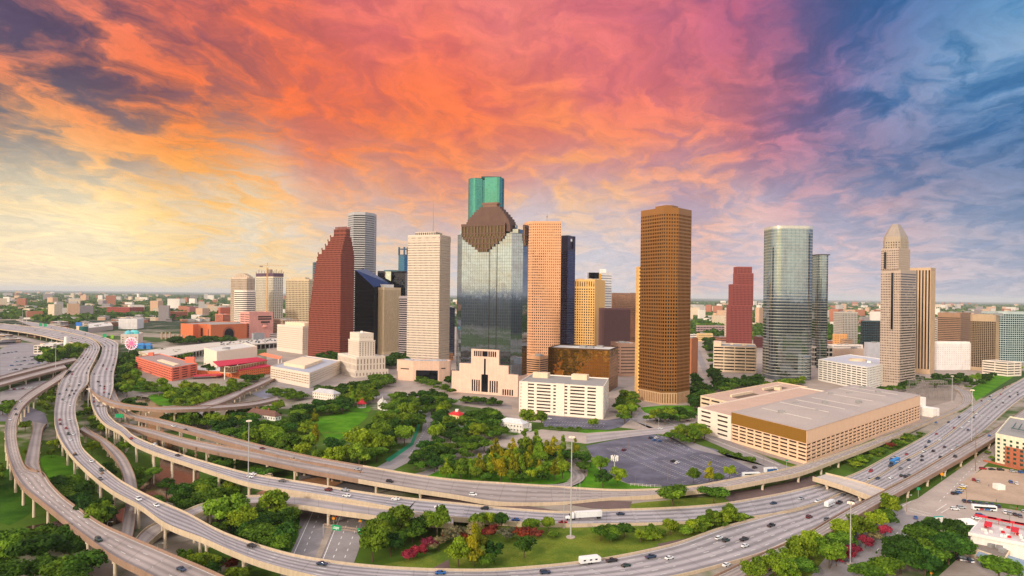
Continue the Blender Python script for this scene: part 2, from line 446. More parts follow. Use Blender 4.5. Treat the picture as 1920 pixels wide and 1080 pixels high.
def tower(name, label, fp, z1, wm, gm, nfl, bay, wf, hf, depth=0.45, cap=3.0, base=3.0, edges=None, every=1, rm=None, par=1.2, z0=0.0, cat='tower',
          units=2, sill=None, root=None, roof=True, band_name='window_band', group=None):
    if root is None: root = site(name, label, cat, centre(fp), group)
    mb = MB(); wins = shell(mb, fp, z0, z1, nfl, bay, wf, hf, depth, base, cap, edges, sill=sill)
    mb.build('wall', wm, root)
    if hf >= 0.999: wins = [(wins[0][0], wins[-1][1])]
    bands_of(root, fp, wins, depth, gm, band_name, every)
    if roof:
        roof_of(root, fp, z1, rm or roofG, wm, par)
        if units: rooftop_units(root, fp, z1, units, metalG, 4, 10, 4)
    return root
def inner(root, fp, z0, z1, m, name='core'):
    b = MB(); b.prism(fp, z0, z1); return b.build(name, m, root)

# ---------------- salmon: heritage style glass tower with the stepped stone crown
def glass_crown_tower():
    gl = glass('olive_mirror', (148, 160, 176), 0.97, 0.03, 0.0016); st = mat('crown_granite', (106, 80, 72), 0.75, var=0.15); st2 = mat('crown_granite_pale', (132, 100, 86), 0.7)
    pk = mat('pink_granite', (226, 190, 172), 0.75); mul = mat('mullion_olive', (78, 82, 82), 0.5, 0.4)
    fp = rect_from(972, 744, 848, 987, 66)
    A, B, C, D = [Vector(p) for p in fp]
    eu, ev = (B - A), (D - A); Lu, Lv = eu.length, ev.length; eu.normalize(); ev.normalize()
    def Q(u, v): return tuple(A + eu * u + ev * v)
    zt = height(972, 744, 436)
    root = site('glass_tower', 'mirrored olive glass tower with a stepped brown stone crown and pink stone entrance', 'tower', centre(fp))
    # octagonal glass shaft: two notched corners towards the street
    shaft = [Q(0, 11), Q(9, 0), Q(Lu, 0), Q(Lu, Lv), Q(9, Lv), Q(0, Lv - 11)]
    mb = MB(); nf = 52
    wins = shell(mb, shaft, 0, zt, nf, 3.0, 0.95, 0.95, 0.10, 0, 0.5)
    mb.build('curtain_wall_frame', mul, root)
    g = MB(); ring(g, inset(shaft, 0.10), 0, zt - 0.3); g.face([(p[0], p[1], zt - 0.3) for p in inset(shaft, 0.1)]); g.build('curtain_wall', gl, root)
    # two dark expansion slots in the front
    for v in (Lv * 0.34, Lv * 0.45):
        b = MB(); q = Q(-0.12, v); b.box((q[0], q[1], 40), (0.35, 0.5, zt - 46), math.atan2(eu.y, eu.x)); b.build('shadow_slot', shade, root)
    # stepped shoulders beside the crown
    for k, (m0, dz) in enumerate(((5, 5.0), (10, 10.0))):
        q = [Q(m0, m0), Q(Lu - m0, m0), Q(Lu - m0, Lv - m0), Q(m0, Lv - m0)]
        b = MB(); b.prism(q, zt - 0.3 + (5.0 if k else 0), zt + dz, 0, False); b.build('glass_shoulder', gl, root)
    # crown: stepped pyramid
    zk = zt + 2; levels = [(0.94, 6), (0.92, 4), (0.88, 3), (0.84, 3), (0.78, 3), (0.71, 3), (0.63, 3), (0.54, 3), (0.45, 3)]
    z = zk; b = MB()
    cq = scaled(fp, 1.0)
    lo = sub(fp, 0.03, 0.93, 0.14, 0.86)
    for sc, h in levels:
        f2 = scaled(lo, sc, sc * (1.02 if sc > 0.8 else 1.0)); b.prism(f2, z, z + h, 0, False); z += h
    b.build('crown', st, root)
    f2 = scaled(lo, 0.36, 0.30); b = MB(); b.prism(f2, z, z + 3.2, 0, False); b.prism(scaled(f2, 1.1), z + 3.2, z + 5.5, 0); b.build('crown_cap', st2, root)
    # hanging stepped emblem of stone on the front and on the right side
    def emblem(u0, dirv, out, Lf, c0, wid, zc, rows, rowh):
        slab = MB(); rib = MB(); band = MB(); zz = zc
        for k in range(rows):
            wk = wid * (1, 1, 1, 1, 1, .93, .82, .68, .52, .36, .22)[k]; zz -= rowh
            p = u0 + dirv * c0 + out * 0.9
            slab.box((p.x, p.y, zz), (wk, 1.8, rowh), math.atan2(dirv.y, dirv.x))
            if k in (0, 3, 5, 7, 9): band = MB(); band.box((p.x + out.x * 0.5, p.y + out.y * 0.5, zz - 0.1), (wk + 0.4, 2.6, rowh * (1.0 if k == 0 else 0.4)), math.atan2(dirv.y, dirv.x)); band.build('crown_emblem', st, root)
            m = int(wk / 4.5)
            for q in range(m + 1):
                p2 = u0 + dirv * (c0 - wk / 2 + 0.6 + (wk - 1.2) * q / max(1, m)) + out * 1.3
                rib.box((p2.x, p2.y, zz), (0.9, 2.7, rowh), math.atan2(dirv.y, dirv.x))
        slab.build('crown_window', glass('crown_glass', (84, 74, 58), 0.8, 0.1), root); rib.build('crown_rib', st2, root)
    emblem(A, ev, -eu, Lv, Lv * 0.545, Lv * 0.66, zt + 12, 11, 3.1)
    emblem(A, eu, -ev, Lu, Lu * 0.55, Lu * 0.5, zt + 10, 8, 3.1)
    # pink stone entrance front in three steps, with window slots
    f = MB(); slots = MB()
    az = math.atan2(ev.y, ev.x)
    def slab(v0, v1, z0, z1, out=1.6):
        p = A + ev * ((v0 + v1) / 2) - eu * out / 2; f.box((p.x, p.y, z0), (v1 - v0, out + 1.0, z1 - z0), az)
    def slot(v0, v1, z0, z1):
        p = A + ev * ((v0 + v1) / 2) - eu * 1.75; slots.box((p.x, p.y, z0), (v1 - v0, 0.9, z1 - z0), az)
    slab(0, Lv, 0, 26); slab(Lv * 0.14, Lv * 0.88, 26, 36); slab(Lv * 0.28, Lv * 0.70, 36, 54)
    c0 = Lv * 0.49
    slot(c0 - 4.4, c0 + 4.4, 3, 24); slot(c0 - 1.2, c0 + 1.2, 24, 43)
    for k in range(4):
        for sgn in (-1, 1): slot(c0 + sgn * (7.5 + k * 3.0) - 0.9, c0 + sgn * (7.5 + k * 3.0) + 0.9, 3, 17)
        for sgn in (-1, 1): slot(c0 + sgn * (5.5 + k * 2.8) - 0.9, c0 + sgn * (5.5 + k * 2.8) + 0.9, 45.5, 52)
    for k in range(5): slot(6 + k * 3.0, 7.8 + k * 3.0, 1, 8)
    slot(c0 - 3.6, c0 + 3.6, 45.5, 52)
    f.build('stone_entrance', pk, root); slots.build('entrance_window', black, root)
    b = MB(); b.prism([Q(0, -0.5), Q(Lu, -0.5), Q(Lu, 0.9), Q(0, 0.9)], 0, 24); b.build('stone_side', pk, root)
glass_crown_tower()

# ---------------- green glass tower behind it
def green_tower():
    gl = glass('green_mirror', (72, 136, 136), 0.95, 0.05, 0.006); fr = mat('green_mullion', (66, 118, 108), 0.45, 0.5)
    Y = 1120; k = Y / F
    def X(px): return (px - CX + 3) * k
    pts = []
    cxl, rl = X(886), 15.5 * k
    for a in range(180, 285, 12): pts.append((cxl + rl * math.cos(R_(a)), Y + 30 + rl * 1.15 * math.sin(R_(a))))
    pts += [(X(898), Y + 16), (X(898), Y + 22), (X(903), Y + 22), (X(903), Y + 8), (X(931), Y + 2)]
    for a in range(-80, 61, 14): pts.append((X(924) + 15.5 * k * math.cos(R_(a)), Y + 24 + 22 * math.sin(R_(a))))
    pts += [(X(925), Y + 60), (X(885), Y + 62)]
    zt = atd(905, 331, Y).z
    root = site('green_glass_tower', 'tall round-cornered green glass tower rising behind the olive tower', 'tower', (X(905), Y + 30))
    mb = MB(); shell(mb, pts, 0, zt, 71, 2.4, 0.93, 0.93, 0.08, 0, 1.0); mb.build('curtain_wall_frame', fr, root)
    g = MB(); ring(g, inset(pts, 0.08), 0, zt - 0.4); g.build('curtain_wall', gl, root)
    b = MB(); b.face([(p[0], p[1], zt - 0.5) for p in pts]); b.build('roof', roofG, root)
    b = MB(); b.box((X(915), Y + 26, zt - 0.5), (34, 22, 3.5)); b.build('roof_plant', mat('plant_teal', (40, 84, 80)), root)
    b = MB(); b.tube([(X(892), Y + 20, zt), (X(892), Y + 20, zt + 8)], 0.3, 5); b.build('mast', metalG, root)
green_tower()

# ---------------- red stepped gable tower
def red_gable_tower():
    st = mat('red_granite', (140, 72, 58), 0.75, var=0.06)
    fp = rect_from(637, 672, 577, 662, 62)
    top = height(637, 672, 428)
    root = site('stepped_gable_tower', 'red granite tower with stepped gables rising to a narrow ridge', 'tower', centre(fp))
    wall = MB(); allw = []
    def hz(y): return height(637, 672, y)
    # left shoulder silhouette: share of the long side still standing at a height
    prof = [(0, 1.0), (hz(600), 0.985), (hz(556), 0.90), (hz(512), 0.80), (hz(474), 0.70), (hz(470), 0.58), (hz(450), 0.46), (hz(428), 0.34), (hz(424), 0.30)]
    def share(z):
        for (a, s0), (b, s1) in zip(prof, prof[1:]):
            if z <= b: return s0 + (s1 - s0) * (z - a) / (b - a)
        return 0.33
    z = 0.0; step = 8.0; prev = None; n = int(top / step)
    for k in range(n):
        z0, z1 = k * step, (k + 1) * step if k < n - 1 else top
        v1 = share((z0 + z1) / 2)
        g = max(0.0, (z1 - hz(472)) / (top - hz(472)))
        u0, u1 = 0.0 + 0.36 * g, 1.0 - 0.34 * g
        f2 = sub(fp, u0, u1, 0, v1)
        wall_top = z1 + (0.8 if prev is None or k % 1 == 0 else 0)
        mb = wall
        wn = shell(mb, f2, z0, z1, 2, 3.2, 0.55, 0.56, 0.5)
        r = inset(f2, 0.5); b = MB()
        for a, c in wn: ring(b, r, a - 0.05, c + 0.05)
        b.build('window_band', glass('rose_glass', (60, 44, 46), 0.7, 0.1), root)
        mb.face([(p[0], p[1], z1) for p in f2])
        # little obelisks along each step
        if k < n - 1 and share(z1 + step / 2) < v1 - 0.012:
            for u in (u0, (u0 + u1) / 2, u1):
                ob = MB(); p = sub(fp, u, u, v1 - 0.008, v1 - 0.008)[0]; ob.box((p[0], p[1], z1), (1.6, 1.6, 3.2), R_(62)); ob.build('obelisk', st, root)
    for q in range(9):
        for u in (0.36, 0.64):
            ob = MB(); p = sub(fp, u, u, q / 8 * 0.32, 0)[0]; ob.box((p[0], p[1], top), (1.3, 1.3, 4.5), R_(62)); ob.build('obelisk', st, root)
    wall.build('wall', st, root)
red_gable_tower()

# ---------------- grey five sided tower with white bands
def five_sided():
    fr = mat('grey_granite', (176, 174, 178), 0.6, var=0.04); Y = 1440; k = Y / F; zt = height(668, 656, 395)
    def X(px): return (px - CX + 2) * k
    pts = [(X(643.5), Y + 26), (X(659), Y), (X(681), Y), (X(693.5), Y + 24), (X(693.5), Y + 50), (X(643.5), Y + 50)]
    tower('banded_grey_tower', 'very tall grey tower with white bands standing behind the red gabled tower', pts, zt, fr, black, 60, 3.6, 0.72, 0.56, cap=4,
          edges={1: (40, 0.985)}, units=1)
five_sided()

# ---------------- dark twin with the sloped roof
def dark_sloped():
    gl = glass('ink_glass', (46, 50, 66), 0.85, 0.06, 0.01); fr = mat('ink_frame', (44, 42, 50), 0.5, 0.3)
    slope = glass('slope_glass', (40, 56, 98), 0.8, 0.2)
    root = site('sloped_roof_tower', 'black glass tower with a slanted blue glass roof', 'tower', at(690, 664))
    Y = at(690, 664).y; k = Y / F
    def X(px): return (px - CX + 2) * k
    def Z(y): return atd(690, y, Y).z
    # trapezoid block: the roof plane runs from the high left front edge down to the right rear
    b = MB()
    A, B, C, D = (X(661), Y + 10), (X(699), Y), (X(729), Y + 26), (X(676), Y + 40)
    zA, zB, zC, zD = Z(506), Z(538), Z(533), Z(503)
    P = [(A[0], A[1], zA), (B[0], B[1], zB), (C[0], C[1], zC), (D[0], D[1], zD)]
    for i, (p, q) in enumerate(((0, 1), (1, 2), (2, 3), (3, 0))):
        a, c = P[p], P[q]; b.face([(a[0], a[1], 0), (c[0], c[1], 0), c, a])
    b.build('curtain_wall', gl, root)
    b = MB(); b.face(P); b.build('sloped_roof', slope, root)
    fr_ = MB()
    for z in range(6, int(zB), 8):
        fr_.bar((A[0], A[1] - 0.15, z), (B[0], B[1] - 0.15, z), 0.35)
    fr_.build('mullion', fr, root)
    root2 = site('dark_flat_tower', 'flat-topped black glass block tucked beside the slanted blue roof', 'tower', (X(715), Y + 70))
    f2 = [(X(694), Y + 60), (X(750), Y + 52), (X(752), Y + 90), (X(694), Y + 95)]
    tower('', '', f2, Z(507), fr, gl, 36, 4, 0.95, 0.9, 0.1, root=root2, units=0, every=6, band_name='curtain_wall')
    f3 = [(X(707), Y + 56), (X(736), Y + 53), (X(736), Y + 70), (X(707), Y + 74)]
    b = MB(); b.prism(f3, Z(507), Z(504)); b.build('roof_plant', mat('teal_metal', (96, 130, 140), 0.4), root2)
    b = MB(); b.prism([(X(708), Y + 51), (X(722), Y + 50), (X(722), Y + 52), (X(708), Y + 53)], Z(525), Z(507)); b.build('angled_glass', glass('pale_mirror', (170, 180, 186), 0.95, 0.05), root2)
dark_sloped()

# ---------------- plain shafts described by pixels: (corner x, base y, left x, right x, bearing)
ribB = mat('beige_rib', (206, 184, 152), 0.8); tw = tower
fp = rect_from(719, 665, 692, 750, 48)
r_ = tw('ribbed_beige_tower', 'beige tower of close vertical ribs with a white roof box, behind city hall', fp, height(719, 665, 540), ribB, glass('rib_glass', (92, 78, 70), 0.6, 0.2, blinds=0.2), 1, 2.6, 0.42, 1.0, 0.9, cap=4, base=6, units=0)
b = MB(); b.prism(sub(fp, 0.15, 0.75, 0.2, 0.8), height(719, 665, 540), height(719, 665, 533)); b.build('roof_plant', whiteP, r_)
fp = rect_from(763, 668, 747, 766, 70)
tw('banded_grey_block', 'grey banded office block squeezed between the ribbed beige tower and the white tower', fp, height(763, 668, 556), mat('lilac_grey', (168, 156, 160)), black, 26, 30, 1.0, 0.5, units=0, cat='office block')
fp = rect_from(756, 655, 745, 763, 60)
r_ = tw('blue_fin_tower', 'slim blue glass tower with an open finned top left of the white tower', fp, height(756, 655, 478), mat('blue_mullion', (78, 104, 128), 0.4, 0.4), glass('bay_blue', (64, 108, 140), 0.9, 0.05), 46, 3.5, 0.94, 0.9, 0.12, units=0, every=8, band_name='curtain_wall')
z_ = height(756, 655, 478)
for u, v in ((0.06, 0.06), (0.06, 0.94), (0.94, 0.06)):
    p = sub(fp, u, u, v, v)[0]; b = MB(); b.box((p[0], p[1], z_), (3, 3, height(756, 655, 463) - z_), R_(60)); b.build('roof_fin', mat('blue_mullion', (0, 0, 0)), r_)
b = MB(); q = sub(fp, 0, 1, 0, 1); b.prism(q, z_ + 12, z_ + 14); b.build('roof_frame', mat('blue_mullion', (0, 0, 0)), r_)

fp = rect_from(822, 684, 762, 842, 70)
wht = mat('travertine', (222, 204, 188), 0.8, var=0.05)
z_ = height(822, 684, 441)
r_ = tw('white_slab_tower', 'tall cream white tower of even window rows with dark roof box and thin mast', fp, z_, wht, glass('dusk_glass', (104, 86, 82), 0.6, 0.15, blinds=0.2), 49, 2.4, 0.62, 0.46, 0.7, cap=2, base=8, units=0)
mb = MB(); q = sub(fp, 0.2, 0.8, 0.2, 0.85); wn = shell(mb, q, z_, z_ + 7, 1, 3.5, 0.6, 0.7, 0.5); mb.build('roof_box', wht, r_); bands_of(r_, q, wn, 0.5, shade, 'roof_louver')
b = MB(); p = centre(fp); b.tube([(p[0] + 6, p[1], z_), (p[0] + 6, p[1], z_ + 64)], [0.8, 0.15], 5); b.build('mast', metalG, r_)
mb = MB(); wn = shell(mb, [tuple(x) for x in inset(fp, -0.3)], z_ - 9, z_ - 1, 1, 2.0, 0.55, 0.8, 0.6); mb.build('top_grille', wht, r_)

# salmon tower right of the glass crown tower, its left top corner curved back
sal = mat('salmon_granite', (222, 166, 126), 0.75, var=0.05)
Y = 1030; k = Y / F; X = lambda px: (px - CX + 1) * k
pts = [(X(981), Y + 34), (X(986), Y + 14), (X(996), Y + 4), (X(1050), Y), (X(1050), Y + 40), (X(984), Y + 44)]
zt = atd(1030, 416, Y).z
r_ = tw('salmon_tower', 'salmon stone tower with hundreds of square windows, right of the olive glass tower', pts, zt, sal, glass('amber_pane', (150, 108, 80), 0.8, 0.08, blinds=0.2), 55, 3.1, 0.58, 0.5, 0.5, cap=1.5, base=4, units=1)
b = MB(); b.tube([(X(1024), Y + 18, zt), (X(1024), Y + 18, zt + 18)], [0.5, 0.15], 5); b.tube([(X(1024), Y + 18, zt + 9), (X(1024), Y + 18, zt + 11)], 1.3, 6); b.build('mast', metalG, r_)
fp = rect_from(1062, 694, 1049, 1076, 50)
zt = height(1062, 694, 441)
r_ = tw('navy_tower', 'narrow navy blue tower with a notched top tucked behind the salmon tower', fp, zt - 22, mat('navy_panel', (62, 58, 84), 0.5), glass('navy_glass', (60, 66, 104), 0.85, 0.08), 50, 4, 0.97, 0.6, 0.2, units=0, edges={3: (4, 0.9), 0: (40, 0.98)}, every=1)
b = MB(); b.prism(sub(fp, 0, 0.35, 0, 1), zt - 22, zt); b.prism(sub(fp, 0.35, 1, 0.2, 1), zt - 22, zt - 9); b.prism(sub(fp, 0.75, 1, 0, 0.2), zt - 22, zt - 1); b.prism(sub(fp, 0.35, 1, 0, 1), zt - 4, zt - 0.5); b.build('notched_top', mat('navy_panel', (0, 0, 0)), r_)

gold = mat('gold_stone', (234, 184, 112), 0.75, var=0.05)
fp = rect_from(1114, 668, 1054.5, 1133, 68)
zt = height(1114, 668, 525)
r_ = tw('golden_tower', 'golden beige tower with deep square windows and tall slots at the top', fp, zt - 15, gold, glass('brown_pane', (92, 66, 50), 0.7, 0.15, blinds=0.2), 25, 4.6, 0.56, 0.58, 0.9, cap=1, base=8, edges={0: (5, 0.0)}, units=0, roof=False)
mb = MB(); wn = shell(mb, fp, zt - 15, zt, 1, 4.6, 0.45, 0.72, 1.2, 0, 1, edges={0: (5, 0.0)}); mb.build('slotted_crown', gold, r_); bands_of(r_, fp, wn, 1.2, glass('brown_pane', (0, 0, 0)), 'slot_glass'); roof_of(r_, fp, zt, roofG, gold)
rooftop_units(r_, fp, zt, 2, cream, 8, 14, 5)
Y = 1420; k = Y / F
fp = [(X(1103.5), Y), (X(1124), Y - 4), (X(1148), Y + 16), (X(1148), Y + 44), (X(1104), Y + 40)]
r_ = tw('white_capped_tower', 'pale tower with a dark louvred cap and gold strip behind the golden beige tower', fp, atd(1125, 512, Y).z, whiteP, blueg, 30, 50, 0.96, 0.25, 0.2, units=0)
b = MB(); b.prism([(X(1102.5), Y - 2), (X(1121), Y - 6), (X(1121), Y + 20), (X(1102.5), Y + 24)], atd(1110, 522, Y).z, atd(1110, 511, Y).z); b.build('louvred_cap', black, r_)
b = MB(); b.prism([(X(1121.2), Y - 5.4), (X(1125), Y - 5), (X(1125), Y), (X(1121.2), Y)], atd(1110, 560, Y).z, atd(1110, 513, Y).z); b.build('gold_strip', mat('gold_leaf', (232, 168, 40), 0.35, 0.6), r_)
b = MB(); b.box((X(1130), Y + 14, atd(1125, 512, Y).z), (14, 12, 9)); b.build('roof_plant', whiteP, r_)
fp = rect_from(1149, 652, 1137, 1198, 20)
tw('rose_glass_block', 'wide rose bronze glass block seen left of the tall brown tower', fp, height(1149, 652, 550), mat('rose_mullion', (150, 112, 92), 0.5, 0.3), glass('rose_bronze', (196, 146, 116), 0.9, 0.1), 28, 4, 0.95, 0.82, 0.12, units=1, every=4, band_name='curtain_wall', cat='office block')
fp = rect_from(1132, 674, None, 1181, 8)
tw('purple_ribbed_block', 'plum coloured block of thin vertical ribs under the rose bronze glass block', fp, height(1132, 674, 579), mat('plum_rib', (122, 88, 92), 0.8), shade, 1, 1.6, 0.4, 1.0, 0.5, base=1, cap=2, units=0, cat='office block', rm=roofW)
fp = rect_from(1162, 706, None, 1197, 12)
tw('taupe_low_block', 'low taupe block with a blank upper wall beside the tall brown tower', fp, height(1162, 706, 645), mat('taupe', (158, 124, 106)), shade, 9, 50, 0.9, 0.3, units=2, rm=roofW, cat='office block')
Y = 720
# ---------------- tall brown octagonal tower
br = mat('bronze_stone', (154, 106, 58), 0.36, 0.55, var=0.05)
Y = 744; PT = lambda px, y: ((px - CX - 2) * y / F, y); X = lambda px: (px - CX - 2) * (Y + 42) / F
pts = [PT(1202, Y + 32), PT(1244, Y), PT(1273, Y + 1), PT(1297, Y + 22), PT(1297, Y + 44), PT(1240, Y + 56), PT(1204, Y + 46)]
zt = atd(1250, 391, Y).z
r_ = tw('brown_tower', 'very tall many-sided bronze brown tower with small square windows', pts, zt, br, glass('gold_pane', (92, 60, 34), 0.85, 0.05), 50, 2.9, 0.64, 0.56, 0.5, cap=5, base=14, units=0, rm=roofB)
b = MB(); b.prism(scaled(pts, 0.45), zt, zt + 6); b.build('roof_plant', br, r_)
b = MB(); wn = shell(b, inset(pts, -0.25), 0, 13, 1, 2.9, 0.45, 0.8, 0.7); b.build('base_colonnade', mat('base_fin', (196, 160, 124)), r_)
q = [(X(1197), Y + 34), (X(1203), Y + 30), (X(1203), Y + 50), (X(1197), Y + 52)]
b = MB(); wn = shell(b, q, 0, atd(1200, 497, Y).z, 36, 3, 0.5, 0.5, 0.4); b.build('side_wing', mat('gold_stone', (0, 0, 0)), r_)
bands_of(r_, q, wn, 0.4, black, 'side_window', 1)
fp = rect_from(1296, 703, 1290, 1308, 50)
tw('rust_slab', 'narrow rust brown slab standing just right of the tall brown tower', fp, height(1296, 703, 636), mat('rust_panel', (176, 112, 78)), shade, 14, 50, 0.0, 0.3, units=1, cat='office block')
# ---------------- dark red stepped tower
rd = mat('dark_red_stone', (146, 74, 70), 0.75, var=0.05)
root = site('dark_red_tower', 'dark red tower stepping up in three stages left of the curved glass tower', 'tower', at(1393, 660))
rg = glass('wine_glass', (54, 38, 44), 0.7, 0.12)
for i, (xl, xr, yt, y0) in enumerate(((1371.5, 1412, 573, 660), (1375, 1413.5, 534, 573), (1383.5, 1413.5, 513, 534), (1384, 1410.5, 501, 513))):
    Y = 150120 / (660 - 558.2) + i * 1.6; k = Y / F
    p0, p1 = (xl - CX - 1) * k, (xr - CX - 1) * k
    q = [(p0, Y), (p1, Y), (p1, Y + 30), (p0, Y + 30)]
    z0 = 0 if i == 0 else atd(1393, y0, Y).z; z1 = atd(1393, yt, Y).z
    tw('', '', q, z1, rd, rg, max(2, round((z1 - z0) / 4)), 3.0, 0.5, 0.62, 0.6, z0=z0, cap=1, base=0.5, root=root, units=0, roof=(i == 3) or True)
# ---------------- two curved glass towers
def oval(name, label, Y, xl, xr, yt, dep, nfl, rim=False):
    k = (Y + dep * 0.45) / F; x0, x1 = (xl - CX - 1) * (Y + dep * 0.85) / F, (xr - CX - 1) * (Y + dep * 0.15) / F
    n = 44; pts = []
    for i in range(n):
        t = 2 * math.pi * i / n - math.pi
        c, s_ = math.cos(t), math.sin(t)
        e = 0.5
        pts.append(((x0 + x1) / 2 + (x1 - x0) / 2 * math.copysign(abs(c) ** e, c), Y + dep / 2 + dep / 2 * math.copysign(abs(s_) ** e, s_)))
    a = R_(14); cx0, cy0 = (x0 + x1) / 2, Y + dep / 2
    zt = atd((xl + xr) / 2, yt, Y).z
    gl = glass('teal_mirror', (136, 152, 164), 0.97, 0.03, 0.002); fr = mat('silver_band', (206, 204, 196), 0.35, 0.5)
    root = site(name, label, 'tower', (cx0, cy0))
    g = MB(); ring(g, pts, 0, zt); g.build('curtain_wall', gl, root)
    for q in range(nfl):
        z = 6 + (zt - 7) * q / (nfl - 1.0); o = inset(pts, -0.28); b = MB()
        big = 0.72 if q < nfl * 0.55 else 0.42
        b.prism(o, z, z + big, 0); b.build('floor_band', fr, root)
    v = MB()
    for i in range(n):
        p, q = Vector(pts[i]), Vector(pts[(i + 1) % n])
        for t in (0.0, 0.5):
            c = p.lerp(q, t); v.bar((c.x, c.y, 2), (c.x, c.y, zt), 0.22)
    v.build('mullion', mat('dark_mullion', (80, 84, 84), 0.4, 0.4), root)
    b = MB(); b.face([(p[0], p[1], zt) for p in pts]); b.build('roof', roofG, root)
    if rim:
        b = MB(); b.prism(inset(pts, -3.0), zt, zt + 1.2); b.build('roof_rim', mat('dark_rim', (70, 62, 60)), root)
    else:
        b = MB(); ring(b, inset(pts, -0.1), zt, zt + 4); ring(b, [p for p in reversed(inset(pts, 0.4))], zt, zt + 4); b.build('parapet', fr, root)
    return root
oval('curved_glass_tower', 'tall round-cornered mirror glass tower ringed with silver floor bands', 975, 1430, 1526, 428, 52, 50)
oval('round_glass_tower', 'slim round mirror glass tower with a dark flat rim, behind the tall curved one', 1150, 1522, 1553.5, 478, 30, 44, True)
# ---------------- grey brown tower with octagonal crown
tp = mat('taupe_granite', (188, 168, 154), 0.75, var=0.05); tg = glass('taupe_glass', (98, 84, 82), 0.6, 0.15, blinds=0.2)
fp = rect_from(1686, 728, 1649, 1716, 38)
za, zb, zc = height(1686, 728, 507), height(1686, 728, 466), height(1686, 728, 450)
root = site('octagon_crown_tower', 'grey brown granite tower stepping up to a faceted pyramid crown', 'tower', centre(fp))
f1, f2 = fp, sub(fp, 0, 0.7, 0.10, 1.0)
tw('', '', f1, za, tp, tg, 43, 2.2, 0.6, 0.5, 0.5, root=root, units=0, base=6, edges={0: (60, 0.985)})
tw('', '', f2, zb, tp, tg, 9, 2.2, 0.6, 0.5, 0.5, root=root, units=0, z0=za, base=0.5, cap=1)
f3 = chamfer(scaled(f2, 0.99), 5); gold2 = mat('crown_tan', (180, 162, 144), 0.75)
tw('', '', f3, zc, gold2, tg, 3, 3.2, 0.5, 0.55, 0.6, root=root, units=0, z0=zb, base=0.3, cap=1, band_name='crown_window')
f4 = chamfer(scaled(f2, 0.95), 5); z4 = height(1686, 728, 442)
b = MB(); b.prism(f4, zc + 0.6, z4); b.build('crown_tier', gold2, root)
b = MB(); b.frustum(f4, scaled(f4, 0.36), z4, height(1686, 728, 418)); b.build('crown_roof', mat('crown_metal', (160, 146, 136), 0.6, 0.1), root)
for (v, z0, z1) in ((0.40, height(1686, 728, 618), za - 3), (0.78, za + 3, zb - 4)):
    p = Vector(sub(fp, 0, 0, v, v)[0]); e = Vector(fp[3]) - Vector(fp[0]); nrm = Vector((e.y, -e.x)).normalized()
    if v > 0.7: pass
    b = MB(); b.box((p.x - nrm.x * 0.3, p.y - nrm.y * 0.3, z0), (2.6, 1.6, z1 - z0), math.atan2(e.y, e.x)); b.build('window_slot', black, root)
# ---------------- gold and black ribbed tower right of it
fp = rect_from(1743, 702, 1702, 1752, 44)
tw('ribbed_gold_tower', 'black glass tower with close gold vertical ribs right of the crown tower', fp, height(1743, 702, 503), mat('gold_rib', (200, 170, 140), 0.6, 0.1), black, 1, 4.6, 0.5, 1.0, 1.4, cap=3, base=8, units=0)
# ------------------------------------------------------------------ lower buildings of the centre, row by row
def pts_fp(p0, p1, p3):
    a, b, c = [Vector(at(*p)[:2]) for p in (p0, p1, p3)]
    return [tuple(a), tuple(b), tuple(b + c - a), tuple(c)]
def garage(name, label, fp, z1, wm, nlev, bay=9.0, wf=0.88, hf=0.42, cat='parking garage', edges=None, dm=None, rm=None, units=2, root=None, base=0.6, z0=0.0):
    """Parking structure: solid guard walls, open dark storeys with real floor plates behind."""
    root = root or site(name, label, cat, centre(fp))
    mb = MB(); wins = shell(mb, fp, z0, z1, nlev, bay, wf, hf, 0.8, base, 0.4, edges, sill=0.52); mb.build('wall', wm, root)
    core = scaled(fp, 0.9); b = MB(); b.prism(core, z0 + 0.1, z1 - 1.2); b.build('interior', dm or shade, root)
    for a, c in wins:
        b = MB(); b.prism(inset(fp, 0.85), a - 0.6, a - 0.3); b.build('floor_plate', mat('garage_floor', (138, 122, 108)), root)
    roof_of(root, fp, z1, rm or roofG, wm, 1.1)
    if units: rooftop_units(root, fp, z1, units, wm, 4, 7, 4, 'stair_tower')
    return root
# white parking garage in front of the olive tower
gw = mat('garage_white', (236, 222, 208), 0.85, var=0.06)
fp = pts_fp((1131, 786), (1141, 764), (973, 773)); z_ = height(1131, 786, 727)
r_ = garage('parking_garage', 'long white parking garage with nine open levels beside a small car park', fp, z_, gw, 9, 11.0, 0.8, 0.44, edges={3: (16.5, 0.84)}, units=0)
p = Vector(fp[0]); e = (Vector(fp[3]) - p); L = e.length; e /= L; nr = Vector((-e.y, e.x)) * -1
nr = Vector((e.y, -e.x)); nr = nr if nr.dot(-p) > 0 else -nr
for t in (0.045, 0.5, 0.93):
    c = p + e * L * t + nr * 0.2; b = MB(); b.box((c.x, c.y, 0), (L * (0.1 if t == 0.5 else 0.08), 0.9, z_ + 1.4), math.atan2(e.y, e.x)); b.build('stair_wall', gw, r_)
for u, v in ((0.7, 0.83), (0.75, 0.34)):
    c = Vector(sub(fp, u, u, v, v)[0]); b = MB(); b.box((c.x, c.y, z_), (17, 9, 5.5), math.atan2(e.y, e.x)); b.build('stair_tower', cream, r_)
